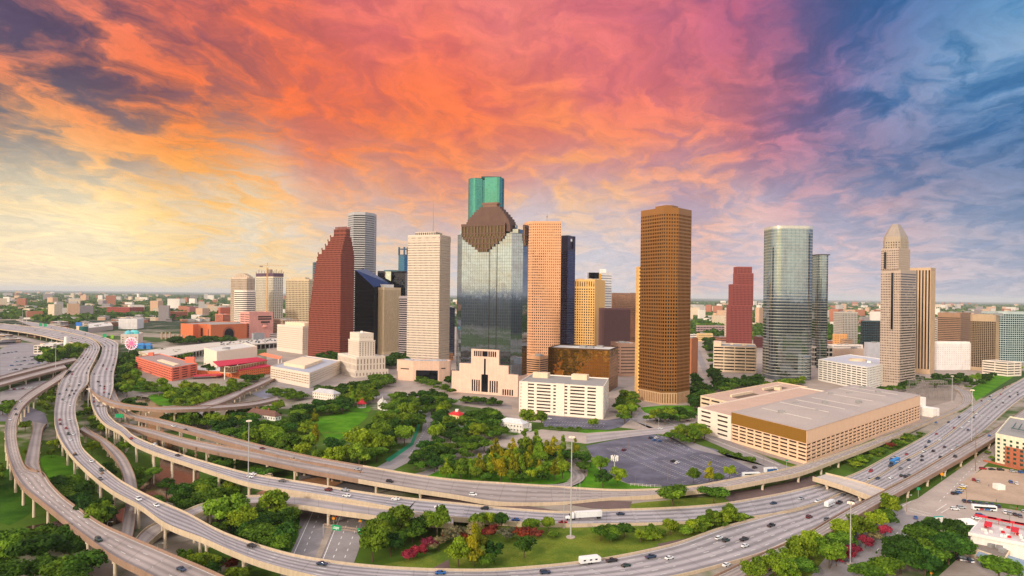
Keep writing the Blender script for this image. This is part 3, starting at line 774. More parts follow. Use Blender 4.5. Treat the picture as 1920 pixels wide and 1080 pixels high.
# amber mirrored box
fp = rect_from(1142, 735, 1027, 1158, 70); z_ = height(1142, 735, 657)
tw('amber_glass_block', 'low wide amber mirror glass block behind the white parking garage', fp, z_, mat('amber_mullion', (84, 58, 34), 0.5, 0.4), glass('amber_mirror', (222, 156, 68), 0.95, 0.06, 0.03), 13, 3.0, 0.94, 0.9, 0.1, cap=0.6, base=0.3, units=3, every=1, rm=roofW, band_name='window_band', cat='office block')
fp = rect_from(1012, 706, 975, 1028, 52)
tw('striped_office', 'small tan office with dark brown window stripes left of the amber glass block', fp, height(1012, 706, 670), mat('tan_brick', (206, 156, 118)), shade, 7, 50, 0.98, 0.5, 0.8, units=2, cat='office block', rm=mat('roof_tan', (196, 160, 130)))
fp = rect_from(1005, 690, 978, 1040, 40)
tw('ochre_podium', 'low ochre podium at the foot of the salmon tower', fp, height(1005, 690, 656), mat('ochre', (196, 150, 116)), shade, 4, 50, 0.95, 0.4, 0.6, units=2, cat='building')
# octagonal pale pink library
lm = mat('pink_concrete', (222, 186, 166), 0.85)
c0 = at(790, 716); k = c0.y / F; W = 52 * k
ang = [(-1.0, 0.25), (-0.94, -0.10), (-0.34, -0.62), (0.62, -0.66), (0.98, -0.28), (1.0, 0.3), (0.5, 0.75), (-0.5, 0.8)]
fp = [(c0.x + x * W, c0.y + y * W * 0.55 + 20) for x, y in ang]
z_ = 27.0
root = site('library', 'pink concrete library of angled blank walls and slatted roof beside the olive tower', 'library', centre(fp))
b = MB(); shell(b, fp, 0, z_, 1, 50, 0, 0.5); b.build('wall', lm, root); roof_of(root, fp, z_, mat('roof_slats', (186, 190, 200), 0.4, 0.4), lm, 1.0)
def on_face(i, t0, t1, z0, z1, m, name, out=0.12):
    p, q = Vector(fp[i]), Vector(fp[i + 1]); e = q - p; n_ = Vector((e.y, -e.x)).normalized(); c = p + e * (t0 + t1) / 2 + n_ * (out - 0.3)
    b = MB(); b.box((c.x, c.y, z0), (e.length * (t1 - t0), 0.6, z1 - z0), math.atan2(e.y, e.x)); b.build(name, m, root)
on_face(2, 0.12, 0.95, 1, 15, black, 'entrance_glass'); on_face(1, 0.2, 0.75, 15.5, 17, shade, 'window_slit'); on_face(3, 0.2, 0.6, 17, 18.5, shade, 'window_slit'); on_face(0, 0.3, 0.9, 2, 12, shade, 'window_slit')
rr = random.Random(3)
b = MB()
for q in range(14):
    t = rr.random(); p = Vector(centre(fp)) + Vector((rr.uniform(-0.7, 0.7) * W, rr.uniform(-0.5, 0.5) * W * 0.6))
    b.box((p.x, p.y, z_), (rr.uniform(4, 16), rr.uniform(1.5, 4), rr.uniform(0.4, 1.4)), rr.choice((0.3, -0.5)))
b.build('roof_louver', mat('roof_slats', (0, 0, 0)), root)
# city hall
hm = mat('limestone', (220, 206, 192), 0.85, var=0.05); hg = mat('city_hall_window', (150, 132, 122), 0.5)
fp = rect_from(668, 708, 633, 722, 34)
root = site('city_hall', 'pale limestone city hall with stepped wings and a tall ribbed tower', 'city hall', centre(fp))
def block(f2, z0, z1, nfl, bay, wf, hf, nm='wall', roof=True):
    b = MB(); wn = shell(b, f2, z0, z1, nfl, bay, wf, hf, 0.5, 1.0, 1.5); b.build(nm, hm, root); bands_of(root, f2, wn if hf < 0.999 else [(wn[0][0], wn[-1][1])], 0.5, hg, 'window_band')
    if roof: roof_of(root, f2, z1, roofW, hm, 0.8)
H = lambda y: height(668, 708, y)
block(sub(fp, -0.05, 1.1, -0.02, 1.02), 0, 9, 1, 5, 0.4, 0.6); block(fp, 0, H(671), 3, 5, 0.42, 0.8)
ft = sub(fp, 0.16, 0.72, 0.12, 0.68)
block(ft, H(671), H(641), 7, 4.2, 0.45, 0.72); b = MB(); b.prism(inset(ft, -0.5), H(641), H(640)); b.build('cornice', hm, root)
block(sub(ft, 0.06, 0.94, 0.06, 0.94), H(640), H(627), 1, 4.2, 0.12, 0.3, 'wall')
b = MB(); p = centre(ft); b.box((p[0], p[1], H(627)), (3, 3, 3)); b.build('roof_plant', whiteP, root)
# white punched block (left) and white office on columns
fp = rect_from(567, 664, 519, 618, 46); z_ = height(567, 664, 613)
r_ = tw('punched_white_block', 'white concrete block with rows of small square windows and a low roof house', fp, z_, mat('bone_concrete', (222, 206, 192), 0.85, var=0.04), mat('small_pane', (128, 96, 86), 0.5), 11, 3.4, 0.42, 0.44, 0.7, base=7, cap=2.5, units=0, cat='office block', rm=roofW)
b = MB(); b.prism(sub(fp, 0.25, 0.7, 0.2, 0.95), z_, z_ + 6.5); b.build('roof_house', cream, r_)
b = MB(); shell(b, sub(fp, 0.02, 0.98, 0.02, 0.98), 0, 6.9, 1, 6, 0.7, 0.85, 1.0); b.build('base_colonnade', cream, r_)
fp = pts_fp((580, 728), (638, 700), (507, 713)); z_ = height(580, 728, 701)
r_ = tw('white_courts_office', 'white office on columns with long window bays and roof house beside city hall', fp, z_ , mat('bone_concrete', (0, 0, 0)), mat('ochre_pane', (150, 122, 86), 0.5), 4, 7.0, 0.86, 0.36, 1.0, base=4.4, cap=1.4, units=0, cat='office block', rm=mat('roof_blue_grey', (170, 172, 184)), z0=0.0)
b = MB(); b.prism(sub(fp, 0.2, 0.75, 0.3, 0.85), z_, z_ + 4.2); b.build('roof_house', cream, r_)
b = MB()
for i, (u, v) in enumerate([(0, q / 6) for q in range(7)] + [(q / 5, 0) for q in range(6)]):
    p = sub(fp, u, u, v, v)[0]
# ---------------- left side
fp = rect_from(458, 630, 435, 481.5, 62); ivory = mat('ivory_band', (236, 222, 208))
zt = height(458, 630, 545)
r_ = tw('ivory_banded_tower', 'ivory tower of white and dark floor bands, leftmost of the front towers', chamfer(fp, 7), zt, ivory, dark, 22, 50, 1.0, 0.45, 0.6, units=0, par=1.5)
fp = rect_from(462, 622, 431.5, 477, 62); z1 = height(462, 622, 521)
r_ = tw('domed_beige_tower', 'beige ribbed apartment tower with a rounded open crown behind the ivory banded tower', fp, z1, mat('beige_render', (206, 184, 164)), black, 30, 5, 0.5, 0.8, 0.9, units=0)
b = MB()
for q in range(9):
    t = (q + 0.5) / 9; hh = math.sin(math.pi * t); b.prism(sub(fp, 0.25, 0.75, t - 0.045, t + 0.045), z1, z1 + 3 + 11 * hh)
b.build('rounded_crown', mat('beige_render', (0, 0, 0)), r_)
fp = rect_from(511, 618, 479, 530, 50); z1 = height(511, 618, 519)
r_ = tw('unfinished_tower', 'unfinished apartment tower wrapped in purple netting at the top', fp, z1, mat('beige_pier', (220, 204, 180)), glass('blue_pane', (78, 108, 132), 0.75, 0.1), 30, 7, 0.55, 0.76, 0.5, units=0)
z2 = height(511, 618, 512)
b = MB(); b.prism(scaled(fp, 1.02), z1 + 1.3, z2); b.build('safety_netting', mat('purple_net', (96, 72, 92), 0.9, var=0.3, scale=0.5), r_)
b = MB()
for q in range(7):
    for v in (0.0, 1.0):
        p = sub(fp, 0, 0, q / 6, 0)[0] if v == 0 else sub(fp, q / 6, 0, 0, 0)[0]; b.box((p[0], p[1], z2), (1.0, 1.0, 6 + (q % 3) * 3))
b.build('column_stub', mat('rust_steel', (126, 78, 66)), r_)
b = MB(); p = sub(fp, 0.2, 0.2, 0.3, 0.3)[0]; b.box((p[0], p[1], z1), (12, 10, 24)); b.build('lift_core', mat('raw_concrete', (150, 136, 126)), r_)
# tower crane
cp = atd(500, 580, at(500, 622).y); cb = at(500, 622)
root = site('tower_crane', 'yellow tower crane standing against the unfinished apartment tower', 'crane', cb)
cm = mat('crane_yellow', (214, 156, 62), 0.5); zt = atd(500, 499, cb.y).z
b = MB()
for dx in (-1.4, 1.4):
    for dy in (-1.4, 1.4): b.bar((cb.x + dx, cb.y + dy, 0), (cb.x + dx, cb.y + dy, zt), 0.8)
for q in range(int(zt / 6)):
    sgn = 1 if q % 2 else -1; b.bar((cb.x - 1.4 * sgn, cb.y - 1.4, q * 6), (cb.x + 1.4 * sgn, cb.y - 1.4, q * 6 + 6), 0.5)
b.build('mast', cm, root)
x0, x1 = (481 - CX + 5) * cb.y / F, (532 - CX + 5) * cb.y / F
b = MB(); b.bar((x0, cb.y, zt + 1), (x1, cb.y + 12, zt + 2), 1.1); b.bar((x0, cb.y, zt + 1), (cb.x, cb.y, zt + 9), 0.4); b.bar((x1 - 20, cb.y + 10, zt + 2), (cb.x, cb.y, zt + 9), 0.4); b.bar((cb.x, cb.y, zt - 1), (cb.x, cb.y, zt + 10), 1.4); b.build('jib', cm, root)
b = MB(); b.box((x0 + 5, cb.y, zt - 3), (9, 3, 4)); b.build('counterweight', mat('raw_concrete', (0, 0, 0)), root)
b = MB(); b.box((cb.x + 2, cb.y - 2, zt - 4), (3, 3, 3.4)); b.build('cab', whiteP, root)
fp = rect_from(578, 626, 535, 590, 66); z1 = height(578, 626, 524)
r_ = tw('gold_grid_tower', 'square tower gridded in gold stone and pale glass left of the red gabled tower', fp, z1, mat('gold_grid', (204, 182, 150)), glass('pale_bronze', (150, 140, 126), 0.85, 0.08), 28, 5.5, 0.7, 0.66, 0.6, units=0)
b = MB(); b.prism(sub(fp, 0.15, 0.8, 0.2, 0.85), z1, z1 + 6); b.build('roof_house', mat('gold_grid', (0, 0, 0)), r_)
fp = rect_from(467, 634, 450, 511.5, 48); z1 = height(467, 634, 586); pm = mat('rose_stucco', (214, 150, 140))
r_ = tw('rose_theatre', 'rose pink stepped hall with dark slits and a round balcony in its front', fp, z1, pm, shade, 10, 20, 0.0, 0.3, 0.5, edges={3: (30, 0.9)}, units=0, cat='theatre', rm=mat('roof_rose', (190, 140, 132)))
p, e = Vector(fp[0]), (Vector(fp[1]) - Vector(fp[0])); n_ = Vector((e.y, -e.x)).normalized()
for (t0, t1, y0, y1) in ((0.36, 0.92, 593, 595.5), (0.36, 0.92, 597.5, 600), (0.48, 0.86, 603, 606), (0.55, 0.78, 608, 611)):
    c = p + e * (t0 + t1) / 2 + n_ * 0.2; za, zb = height(467, 634, y1), height(467, 634, y0); b = MB(); b.box((c.x, c.y, za), (e.length * (t1 - t0), 1.0, zb - za), math.atan2(e.y, e.x)); b.build('window_slit', shade, r_)
c = p + e * 0.66 + n_ * 1.0; b = MB(); b.tube([(c.x, c.y, height(467, 634, 614)), (c.x, c.y, height(467, 634, 609))], 7, 12); b.build('balcony', pm, r_)
# terracotta opera house with the arch
tm = mat('terracotta', (208, 116, 76), 0.85, var=0.06); tm2 = mat('terracotta_dark', (170, 96, 72), 0.85)
Y0 = at(358, 637).y; k = Y0 / F; X = lambda px: (px - CX + 5) * k
zt = atd(358, 609, Y0).z
fp = [(X(319.5), Y0 + 40), (X(358), Y0), (X(358.5), Y0 + 20), (X(376), Y0 + 24), (X(396), Y0 - 14), (X(436), Y0 + 70), (X(425), Y0 + 190), (X(335), Y0 + 160)]
root = site('opera_house', 'large terracotta opera house with a great arched window', 'opera house', centre(fp))
b = MB(); shell(b, fp, 0, zt, 1, 40, 0, 0.5); b.build('wall', tm, root); roof_of(root, fp, zt, roofG, tm, 1.5)
def slabon(p, q, t0, t1, z0, z1, m, nm, out=0.4):
    p, q = Vector(p), Vector(q); e = q - p; n_ = Vector((e.y, -e.x)).normalized(); c = p + e * (t0 + t1) / 2 + n_ * (out / 2 - 0.5)
    b = MB(); b.box((c.x, c.y, z0), (e.length * (t1 - t0), out + 1.0, z1 - z0), math.atan2(e.y, e.x)); b.build(nm, m, root)
p, q = Vector(fp[4]), Vector(fp[5]); e = (q - p); n_ = Vector((e.y, -e.x)).normalized(); Lq = e.length; e /= Lq
def arch(cx, r, zs, out, m, nm):
    b = MB(); pr = [(cx - r, 0), (cx + r, 0)] + [(cx + r * math.cos(math.pi * i / 12), zs + r * math.sin(math.pi * i / 12)) for i in range(13)]
    fr_ = [tuple(p + e * t + n_ * out) + (z,) for t, z in pr]; bk = [tuple(p + e * t - n_ * 0.5) + (z,) for t, z in pr]
    b.face(fr_)
    for i in range(len(pr)):
        j = (i + 1) % len(pr); b.face([fr_[j], fr_[i], bk[i], bk[j]])
    b.build(nm, m, root)
arch(Lq * 0.5, 17, zt * 0.42, 0.6, tm2, 'arch_surround'); arch(Lq * 0.5, 13, zt * 0.4, 1.0, black, 'arched_window')
for t in (0.42,): slabon(fp[2], fp[3], 0.35, 0.55, zt * 0.2, zt * 0.75, shade, 'tall_window'); slabon(fp[3], fp[4], 0.3, 0.42, zt * 0.25, zt * 0.7, shade, 'tall_window')
for q in range(7):
    px = 303 + q * 7.6; c = at(px, 636 + max(0, q - 2) * 0.6); b = MB(); b.tube([(c.x, c.y, 0), (c.x, c.y, zt * (0.46 if q < 3 else 0.34))], 2.0, 8)
    tag(b.build('freestanding_column', mat('column_tan', (196, 160, 132))), 'tan round column standing in the row before the terracotta opera house', 'column', 'columns before the terracotta opera house')
# coral red parking garage
cm_ = mat('coral_paint', (228, 122, 98), 0.85, var=0.05)
fp = pts_fp((322, 715), (370, 705), (254, 691)); z_ = height(322, 715, 691)
r_ = garage('coral_garage', 'coral red parking garage with five open levels beside the bayou park', fp, z_, cm_, 5, 8.0, 0.86, 0.4, edges={0: (21.0, 0.66)}, rm=mat('roof_mauve', (158, 136, 132)), units=0)
for (u, v, w_, d_, h_) in ((0.95, 0.15, 12, 7, 8), (0.6, 0.98, 7, 6, 5)):
    c = Vector(sub(fp, u, u, v, v)[0]); b = MB(); b.box((c.x, c.y, z_), (w_, d_, h_), 0.2); b.build('stair_tower', cm_, r_)
b = MB(); b.prism(sub(fp, 0.25, 0.45, 0.1, 0.55), z_ + 0.1, z_ + 1.6); b.build('ramp_opening', cream, r_)
# performing arts centre: white box, two red sloping roofs, orange base
root = site('arts_centre', 'white performing arts hall with two crimson sloping roofs and orange walls', 'arts centre', at(440, 700))
wb = mat('warm_white_panel', (240, 222, 204), 0.8, var=0.03); om = mat('orange_wall', (214, 116, 70), 0.85); crim = mat('crimson_roof', (196, 36, 66), 0.5, var=0.08)
fp = pts_fp((406, 700), (482, 686), (382, 690)); zt = height(406, 700, 660)
b = MB(); b.prism(fp, 0, zt, 0, top=False); b.build('stage_house', wb, root); roof_of(root, fp, zt, roofW, wb, 0.8); rooftop_units(root, fp, zt, 3, metalG, 5, 12, 2)
def slope_roof(c4, z4, t=0.9):
    b = MB(); P = [Vector((at(x, y, z).x, at(x, y, z).y, z)) for (x, y), z in zip(c4, z4)]
    lo = [p - Vector((0, 0, t)) for p in P]; b.face(P); b.face(list(reversed(lo)))
    for i in range(4): j = (i + 1) % 4; b.face([lo[i], lo[j], P[j], P[i]])
    b.build('red_roof', crim, root); return P
P = slope_roof(((411, 687), (502, 675), (482, 669.5), (399, 677.5)), (19, 19, 24, 24))
P2 = slope_roof(((446, 694.5), (509, 686), (490, 680), (430, 688)), (11.5, 11.5, 14.5, 14.5))
f2 = [tuple(P2[0].to_2d() + Vector((1, 1))), tuple(P2[1].to_2d() + Vector((-1, 1))), tuple(P2[2][:2]), tuple(P2[3].to_2d() + Vector((1, 0)))]
b = MB(); wn = shell(b, f2, 0, 10.4, 3, 4.2, 0.35, 0.4, 0.4); b.build('wall', om, root); bands_of(root, f2, wn, 0.4, shade)
f3 = [tuple(P[0].to_2d() + Vector((12, 6))), tuple(P[1].to_2d() + Vector((-3, 6))), tuple(P[2][:2]), tuple(P[3].to_2d() + Vector((10, 0)))]
b = MB(); wn = shell(b, f3, 9, 18, 1, 4, 0.9, 0.85, 0.3); b.build('lobby_frame', cream, root); bands_of(root, f3, wn, 0.3, bronze, 'lobby_glass')
for t in (0.1, 0.35):
    c = P[0].lerp(P[1], t); b = MB(); b.tube([(c.x, c.y + 1, 0), (c.x, c.y + 1, 18.4)], 0.8, 8); b.build('column', whiteP, root)
c4 = [at(x, y) for x, y in ((363, 704), (430, 707), (436, 700), (366, 697))]
b = MB(); b.prism([(p.x, p.y) for p in c4], 0, 7.5); b.build('lower_wing', om, root); b = MB(); b.prism([(p.x, p.y) for p in c4], 7.6, 8.2); b.build('wing_roof', roofW, root)
c4 = [at(x, y) for x, y in ((362, 711.5), (416, 709), (416, 706), (362, 708.5))]
b = MB(); b.prism([(p.x, p.y) for p in c4], 3.6, 4.4)
b.build('entrance_canopy', mat('crimson_roof', (0, 0, 0)), root)
P4 = [at(484, 664, 20), at(524, 673, 20), at(530, 669, 22), at(496, 661, 22)]
b = MB(); b.face(P4); b.face([p - Vector((0, 0, 0.8)) for p in reversed(P4)])
for i in range(4): j = (i + 1) % 4; b.face([P4[i] - Vector((0, 0, 0.8)), P4[j] - Vector((0, 0, 0.8)), P4[j], P4[i]])
b.build('entrance_roof', mat('peach_roof', (228, 130, 98)), root)
for q in (P4[1], P4[2]):
    b = MB(); b.tube([(q.x - 2, q.y + 1, 0), (q.x - 2, q.y + 1, 19.5)], 0.7, 8); b.build('column', whiteP, root)
# long parking deck with pale columns
dk = mat('deck_concrete', (200, 190, 180), 0.9)
P5 = [at(x, y, 11) for x, y in ((296, 671), (400, 652), (535, 641), (520, 634), (395, 642.5), (318, 651), (260, 659))]
root = site('parking_deck', 'long low concrete parking deck on columns behind the coral red garage', 'parking deck', centre(P5))
b = MB(); b.prism([(p.x, p.y) for p in P5], 9.6, 11); b.build('deck', dk, root)
for a, c in zip(P5[:2], P5[1:3]):
    L = (c - a).length
    for q in range(int(L / 12)):
        p = a.lerp(c, q / (L / 12)); b = MB(); b.box((p.x, p.y + 3, 0), (1.2, 1.2, 9.6)); b.build('column', dk, root)
a, c = P5[0], P5[6]; b = MB(); b.face([(a.x, a.y, 0), (a.x, a.y, 12), (c.x, c.y, 12), (c.x, c.y, 0)]); b.build('end_wall', cream, root)
DECK_P = P5
# aquarium, wheel and pylon on the far side of the freeway
fp = rect_from(226, 646, 215, 259, 22); z1 = height(226, 646, 628)
r_ = tw('aquarium_hall', 'pale grey hall with little domes behind the ferris wheel', fp, z1, mat('pale_stucco', (224, 206, 194)), shade, 3, 9, 0.25, 0.4, 0.5, units=0, cat='aquarium', rm=roofW)
for u, v, c_ in ((0.3, 0.4, (104, 190, 204)), (0.72, 0.5, (96, 196, 196)), (0.5, 0.7, (120, 196, 206))):
    p = sub(fp, u, u, v, v)[0]; b = MB(); b.tube([(p[0], p[1], z1), (p[0], p[1], z1 + 4), (p[0], p[1], z1 + 7), (p[0], p[1], z1 + 8.5)], [7, 7, 4, 0.5], 10); b.build('dome', mat('aqua_dome' + str(c_[0]), c_, 0.5), r_)
cw = at(246, 661); cw = Vector((cw.x, cw.y, 0)); rw = 11 * cw.y / F; zc = atd(246, 643.5, cw.y).z
root = site('ferris_wheel', 'pink and white ferris wheel turning beside the pale aquarium hall', 'ferris wheel', cw)
pkm = mat('wheel_pink', (236, 96, 140), 0.5, emit=((255, 110, 150), 0.5)); whm = mat('wheel_white', (245, 225, 235), 0.5, emit=((255, 225, 240), 0.35))
for rr_ in (1.0, 0.55):
    b = MB(); b.tube([(cw.x + rw * rr_ * math.cos(t * math.pi / 18), cw.y, zc + rw * rr_ * math.sin(t * math.pi / 18)) for t in range(37)], 0.4, 5, caps=False); b.build('rim', pkm, root)
for q in range(20):
    t = q * math.pi / 10; b = MB(); b.bar((cw.x, cw.y, zc), (cw.x + rw * math.cos(t), cw.y, zc + rw * math.sin(t)), 0.75); b.build('spoke', pkm if q % 2 else whm, root)
    b = MB(); b.box((cw.x + rw * math.cos(t), cw.y, zc + rw * math.sin(t) - 1.8), (1.9, 1.9, 2.2)); b.build('gondola', whm, root)
b = MB(); b.tube([(cw.x, cw.y - 1, zc), (cw.x, cw.y + 1, zc)], 4.2, 12); b.build('hub', pkm, root)
for dx in (-7, 7):
    b = MB(); b.bar((cw.x + dx, cw.y + 2, 0), (cw.x, cw.y + 2, zc), 0.9); b.build('support_leg', whiteP, root)
for q in range(6):
    p = at(258 + q * 4.4, 652 + (q % 3)); b = MB(); b.box((p.x, p.y, 0), (9, 8, 4 + q % 3 * 1.5)); b.frustum([(p.x - 5, p.y - 4.5), (p.x + 5, p.y - 4.5), (p.x + 5, p.y + 4.5), (p.x - 5, p.y + 4.5)], [(p.x - 1, p.y), (p.x + 1, p.y), (p.x + 1, p.y + 1), (p.x - 1, p.y + 1)], 5.5 + q % 3 * 1.5, 9 + q % 3 * 1.5)
    tag(b.build('amusement_pavilion', mat('ride_blue', (52, 130, 196), 0.5)), 'small bright blue amusement pavilion right of the ferris wheel', 'pavilion', 'blue pavilions by the ferris wheel')
p = at(124, 660); z1 = atd(124, 631, p.y).z
b = MB(); b.tube([(p.x, p.y, 0), (p.x, p.y, z1)], [5.6, 3.2], 16); tag(b.build('pylon', whiteP), 'tall tapering white pylon under the freeway edge on the left', 'pylon')
# cream depot, green drum, long grey shed and white box beyond the freeway
fp = rect_from(150, 622, 105, 158, 40)
r_ = tw('cream_depot', 'low cream depot with a taller blank end beyond the freeway on the left', fp, height(150, 622, 612), cream, shade, 2, 12, 0.0, 0.3, units=1, cat='warehouse', rm=roofG)
b = MB(); b.prism(sub(fp, 0.2, 0.95, 0.02, 0.3), 0, height(150, 622, 606)); b.build('tall_end', cream, r_)
p = at(157, 624); b = MB(); b.tube([(p.x, p.y, 0), (p.x, p.y, atd(157, 612, p.y).z)], 11, 14); r_ = b.build('storage_drum', mat('drum_green', (28, 96, 88), 0.5)); tag(r_, 'dark green round drum under a blue sign by the cream depot', 'tank')
b = MB(); zt = atd(157, 611, p.y).z; b.box((p.x - 8, p.y - 8, zt), (17, 2, 10)); b.bar((p.x - 8, p.y - 6, 0), (p.x - 8, p.y - 6, zt), 1.0)
tag(b.build('blue_billboard', mat('sign_blue', (40, 112, 196), 0.5)), 'blue billboard raised beside the dark green drum', 'billboard')
fp = pts_fp((165, 624), (212, 618), (164, 614)); tw('long_grey_shed', 'long low grey shed between the green drum and the white box building', fp, height(165, 624, 616), mat('shed_grey', (182, 166, 158)), shade, 1, 20, 0.0, 0.4, units=4, cat='warehouse', rm=roofW)
fp = rect_from(222, 617, 210, 257, 15); tw('white_box_building', 'plain white box building with faint floor lines beyond the aquarium', fp, height(222, 617, 598.5), mat('cool_white', (232, 226, 226)), mat('faint_line', (190, 182, 182)), 6, 60, 0.98, 0.16, 0.3, units=2, cat='building')
# white office garage on the left edge
fp = rect_from(63, 664, 31.5, 99, 18)
garage('left_office_garage', 'white three-storey open building beside the car lot at the left edge', fp, height(63, 664, 649), gw, 3, 6, 0.8, 0.5, cat='office block', rm=roofW)
# ---------------- right side
fp = rect_from(1418, 700, 1337, 1424, 72); z_ = height(1418, 700, 652)
r_ = garage('cream_garage', 'cream garage with rows of slots behind oak trees left of the curved glass tower', fp, z_, cream, 8, 16, 0.92, 0.42)
b = MB(); b.prism(sub(fp, 0.1, 0.7, 0.82, 1.0), z_, z_ + 6); b.build('stair_tower', cream, r_)
fp = pts_fp((1625, 733), (1682, 717), (1534, 713)); z_ = height(1625, 733, 690)
r_ = garage('white_ring_garage', 'white parking garage with a round opening in its grey roof', fp, z_, mat('garage_bright', (242, 236, 228), 0.8), 9, 6.0, 0.72, 0.42, edges={3: (11, 0.9)}, units=1, rm=mat('roof_lilac', (196, 196, 206)))
c = Vector(sub(fp, 0.5, 0.5, 0.5, 0.5)[0]); b = MB()
for i in range(24):
    t0, t1 = i * math.pi / 12, (i + 1) * math.pi / 12
    P_ = lambda t, r: (c.x + r * math.cos(t), c.y + r * 0.9 * math.sin(t))
    b.face([P_(t0, 12) + (z_ + 0.05,), P_(t1, 12) + (z_ + 0.05,), P_(t1, 12) + (z_ + 2.6,), P_(t0, 12) + (z_ + 2.6,)]); b.face([P_(t1, 11) + (z_ + 0.05,), P_(t0, 11) + (z_ + 0.05,), P_(t0, 11) + (z_ + 2.6,), P_(t1, 11) + (z_ + 2.6,)])
    b.face([P_(t0, 12) + (z_ + 2.6,), P_(t1, 12) + (z_ + 2.6,), P_(t1, 11) + (z_ + 2.6,), P_(t0, 11) + (z_ + 2.6,)])
b.build('ramp_ring', cream, r_); b = MB(); b.face([P_(i * math.pi / 12, 11) + (z_ + 0.08,) for i in range(24)]); b.build('ramp_well', mat('well_floor', (112, 92, 76)), r_)
# big exhibition garage with the brown roof
pe = mat('peach_concrete', (238, 198, 166), 0.85, var=0.04); gb = mat('gold_band', (150, 108, 40), 0.55, 0.3, var=0.05); rb = mat('roof_taupe', (172, 158, 152), 0.9, var=0.14, scale=0.03)
fp = pts_fp((1512, 871), (1725, 787), (1371, 828)); z_ = height(1512, 871, 807)
root = site('exhibition_garage', 'huge peach garage block with a brown hipped roof and gold side band', 'parking garage', centre(fp))
zm = z_ * 0.60
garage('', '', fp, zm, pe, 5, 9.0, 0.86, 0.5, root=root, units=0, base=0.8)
b = MB(); shell(b, inset(fp, -0.06), zm + 0.02, z_, 1, 50, 0, 0.5); b.build('upper_wall', pe, root)
p, q = Vector(fp[3]), Vector(fp[0]); e = q - p; n_ = Vector((e.y, -e.x)).normalized(); c = p + e * 0.5 + n_ * 0.1
b = MB(); b.box((c.x, c.y, zm + 0.6), (e.length * 0.992, 0.7, z_ - zm - 0.8), math.atan2(e.y, e.x)); b.build('gold_band', gb, root)
mb = MB(); P0, P1, P2, P3 = [Vector((x[0], x[1], z_ + 0.02)) for x in inset(fp, -0.4)]
nb = 4; ridge = []
for i in range(nb + 1):
    t = i / nb; ridge.append((P0.lerp(P1, t), P3.lerp(P2, t)))
hz = [0.2, 3.4, 0.9, 3.4, 0.2]
for i in range(nb):
    (a0, a1), (b0, b1) = ridge[i], ridge[i + 1]
    za, zb2 = hz[i], hz[i + 1]
    m0a, m1a = a0.lerp(a1, 0.16), a0.lerp(a1, 0.84); m0b, m1b = b0.lerp(b1, 0.16), b0.lerp(b1, 0.84)
    up = lambda v, h: (v.x, v.y, v.z + h)
    mb.face([up(a0, 0), up(b0, 0), up(m0b, zb2), up(m0a, za)]); mb.face([up(m0a, za), up(m0b, zb2), up(m1b, zb2), up(m1a, za)]); mb.face([up(m1a, za), up(m1b, zb2), up(b1, 0), up(a1, 0)])
mb.build('hipped_roof', rb, root)
for t in (0.125, 0.25, 0.375, 0.5, 0.625, 0.75, 0.875):
    b = MB(); a0, a1 = P0.lerp(P1, t), P3.lerp(P2, t); h_ = np.interp(t, [0, .25, .5, .75, 1], hz)
    b.bar((a0.lerp(a1, .17).x, a0.lerp(a1, .17).y, z_ + h_ + 0.1), (a0.lerp(a1, .83).x, a0.lerp(a1, .83).y, z_ + h_ + 0.1), 0.5); b.build('roof_seam', roofW, root)
for u, v in ((0.42, 0.5), (0.7, 0.6), (0.25, 0.3), (0.3, 0.7), (0.55, 0.25), (0.85, 0.4), (0.62, 0.75), (0.12, 0.55), (0.9, 0.7)):
    c = sub(fp, u, u, v, v)[0]; b = MB(); b.box((c[0], c[1], z_ + 1.5), (5, 2.2, 2.2)); b.build('roof_vent', metalG, root)
ws = at(1738, 783); b = MB(); b.box((ws.x + 5, ws.y + 14, 0), (11, 26, 9), 0.5); b.box((ws.x + 4, ws.y + 22, 9.01), (8, 12, 9), 0.5); b.build('plant_wing', whiteP, root)
# lower white and brown decks behind and left of it
fpL = pts_fp((1365, 826), (1372, 812), (1321, 807)); 
fL = [tuple(at(1371, 828)[:2]), tuple(Vector(fp[3]) + (Vector(fp[2]) - Vector(fp[3])) * 0.9), None, None]
a = Vector(fp[3]); ax = (Vector(fp[1]) - Vector(fp[0])).normalized(); ay = (Vector(fp[3]) - Vector(fp[0])).normalized()
wl = (Vector(at(1321, 808)[:2]) - a).length
fL = [tuple(a + ay * 0.4), tuple(a + ay * 0.4 + ax * 215), tuple(a + ay * wl + ax * 215), tuple(a + ay * wl)]
zL = height(1340, 818, 774)
r2 = garage('white_deck_garage', 'white lower garage with a pale brown roof deck attached left of the huge peach garage', fL, zL, gw, 5, 20, 0.6, 0.4, rm=mat('roof_sand', (196, 164, 146), var=0.12, scale=0.05), units=0)
fM = [tuple(a + ay * (wl + 0.4) + ax * 60), tuple(a + ay * (wl + 0.4) + ax * 235), tuple(a + ay * (wl + 46) + ax * 235), tuple(a + ay * (wl + 46) + ax * 60)]
r3 = garage('sand_deck_garage', 'sand coloured garage deck with ramp wells behind the huge peach garage', fM, zL * 0.92, cream, 4, 14, 0.85, 0.4, rm=mat('roof_sand', (0, 0, 0)), units=1)
for u, v in ((0.3, 0.35), (0.72, 0.4)):
    q_ = sub(fM, u - 0.13, u + 0.13, v - 0.1, v + 0.1); b = MB(); b.prism(q_, zL * 0.92 + 0.03, zL * 0.92 + 0.06); b.build('ramp_well', mat('well_floor', (0, 0, 0)), r3)
    b = MB(); b.prism(sub(fM, u - 0.13, u + 0.13, v + 0.1, v + 0.16), zL * 0.92 + 0.05, zL * 0.92 + 2.4); b.build('ramp_wall', cream, r3)
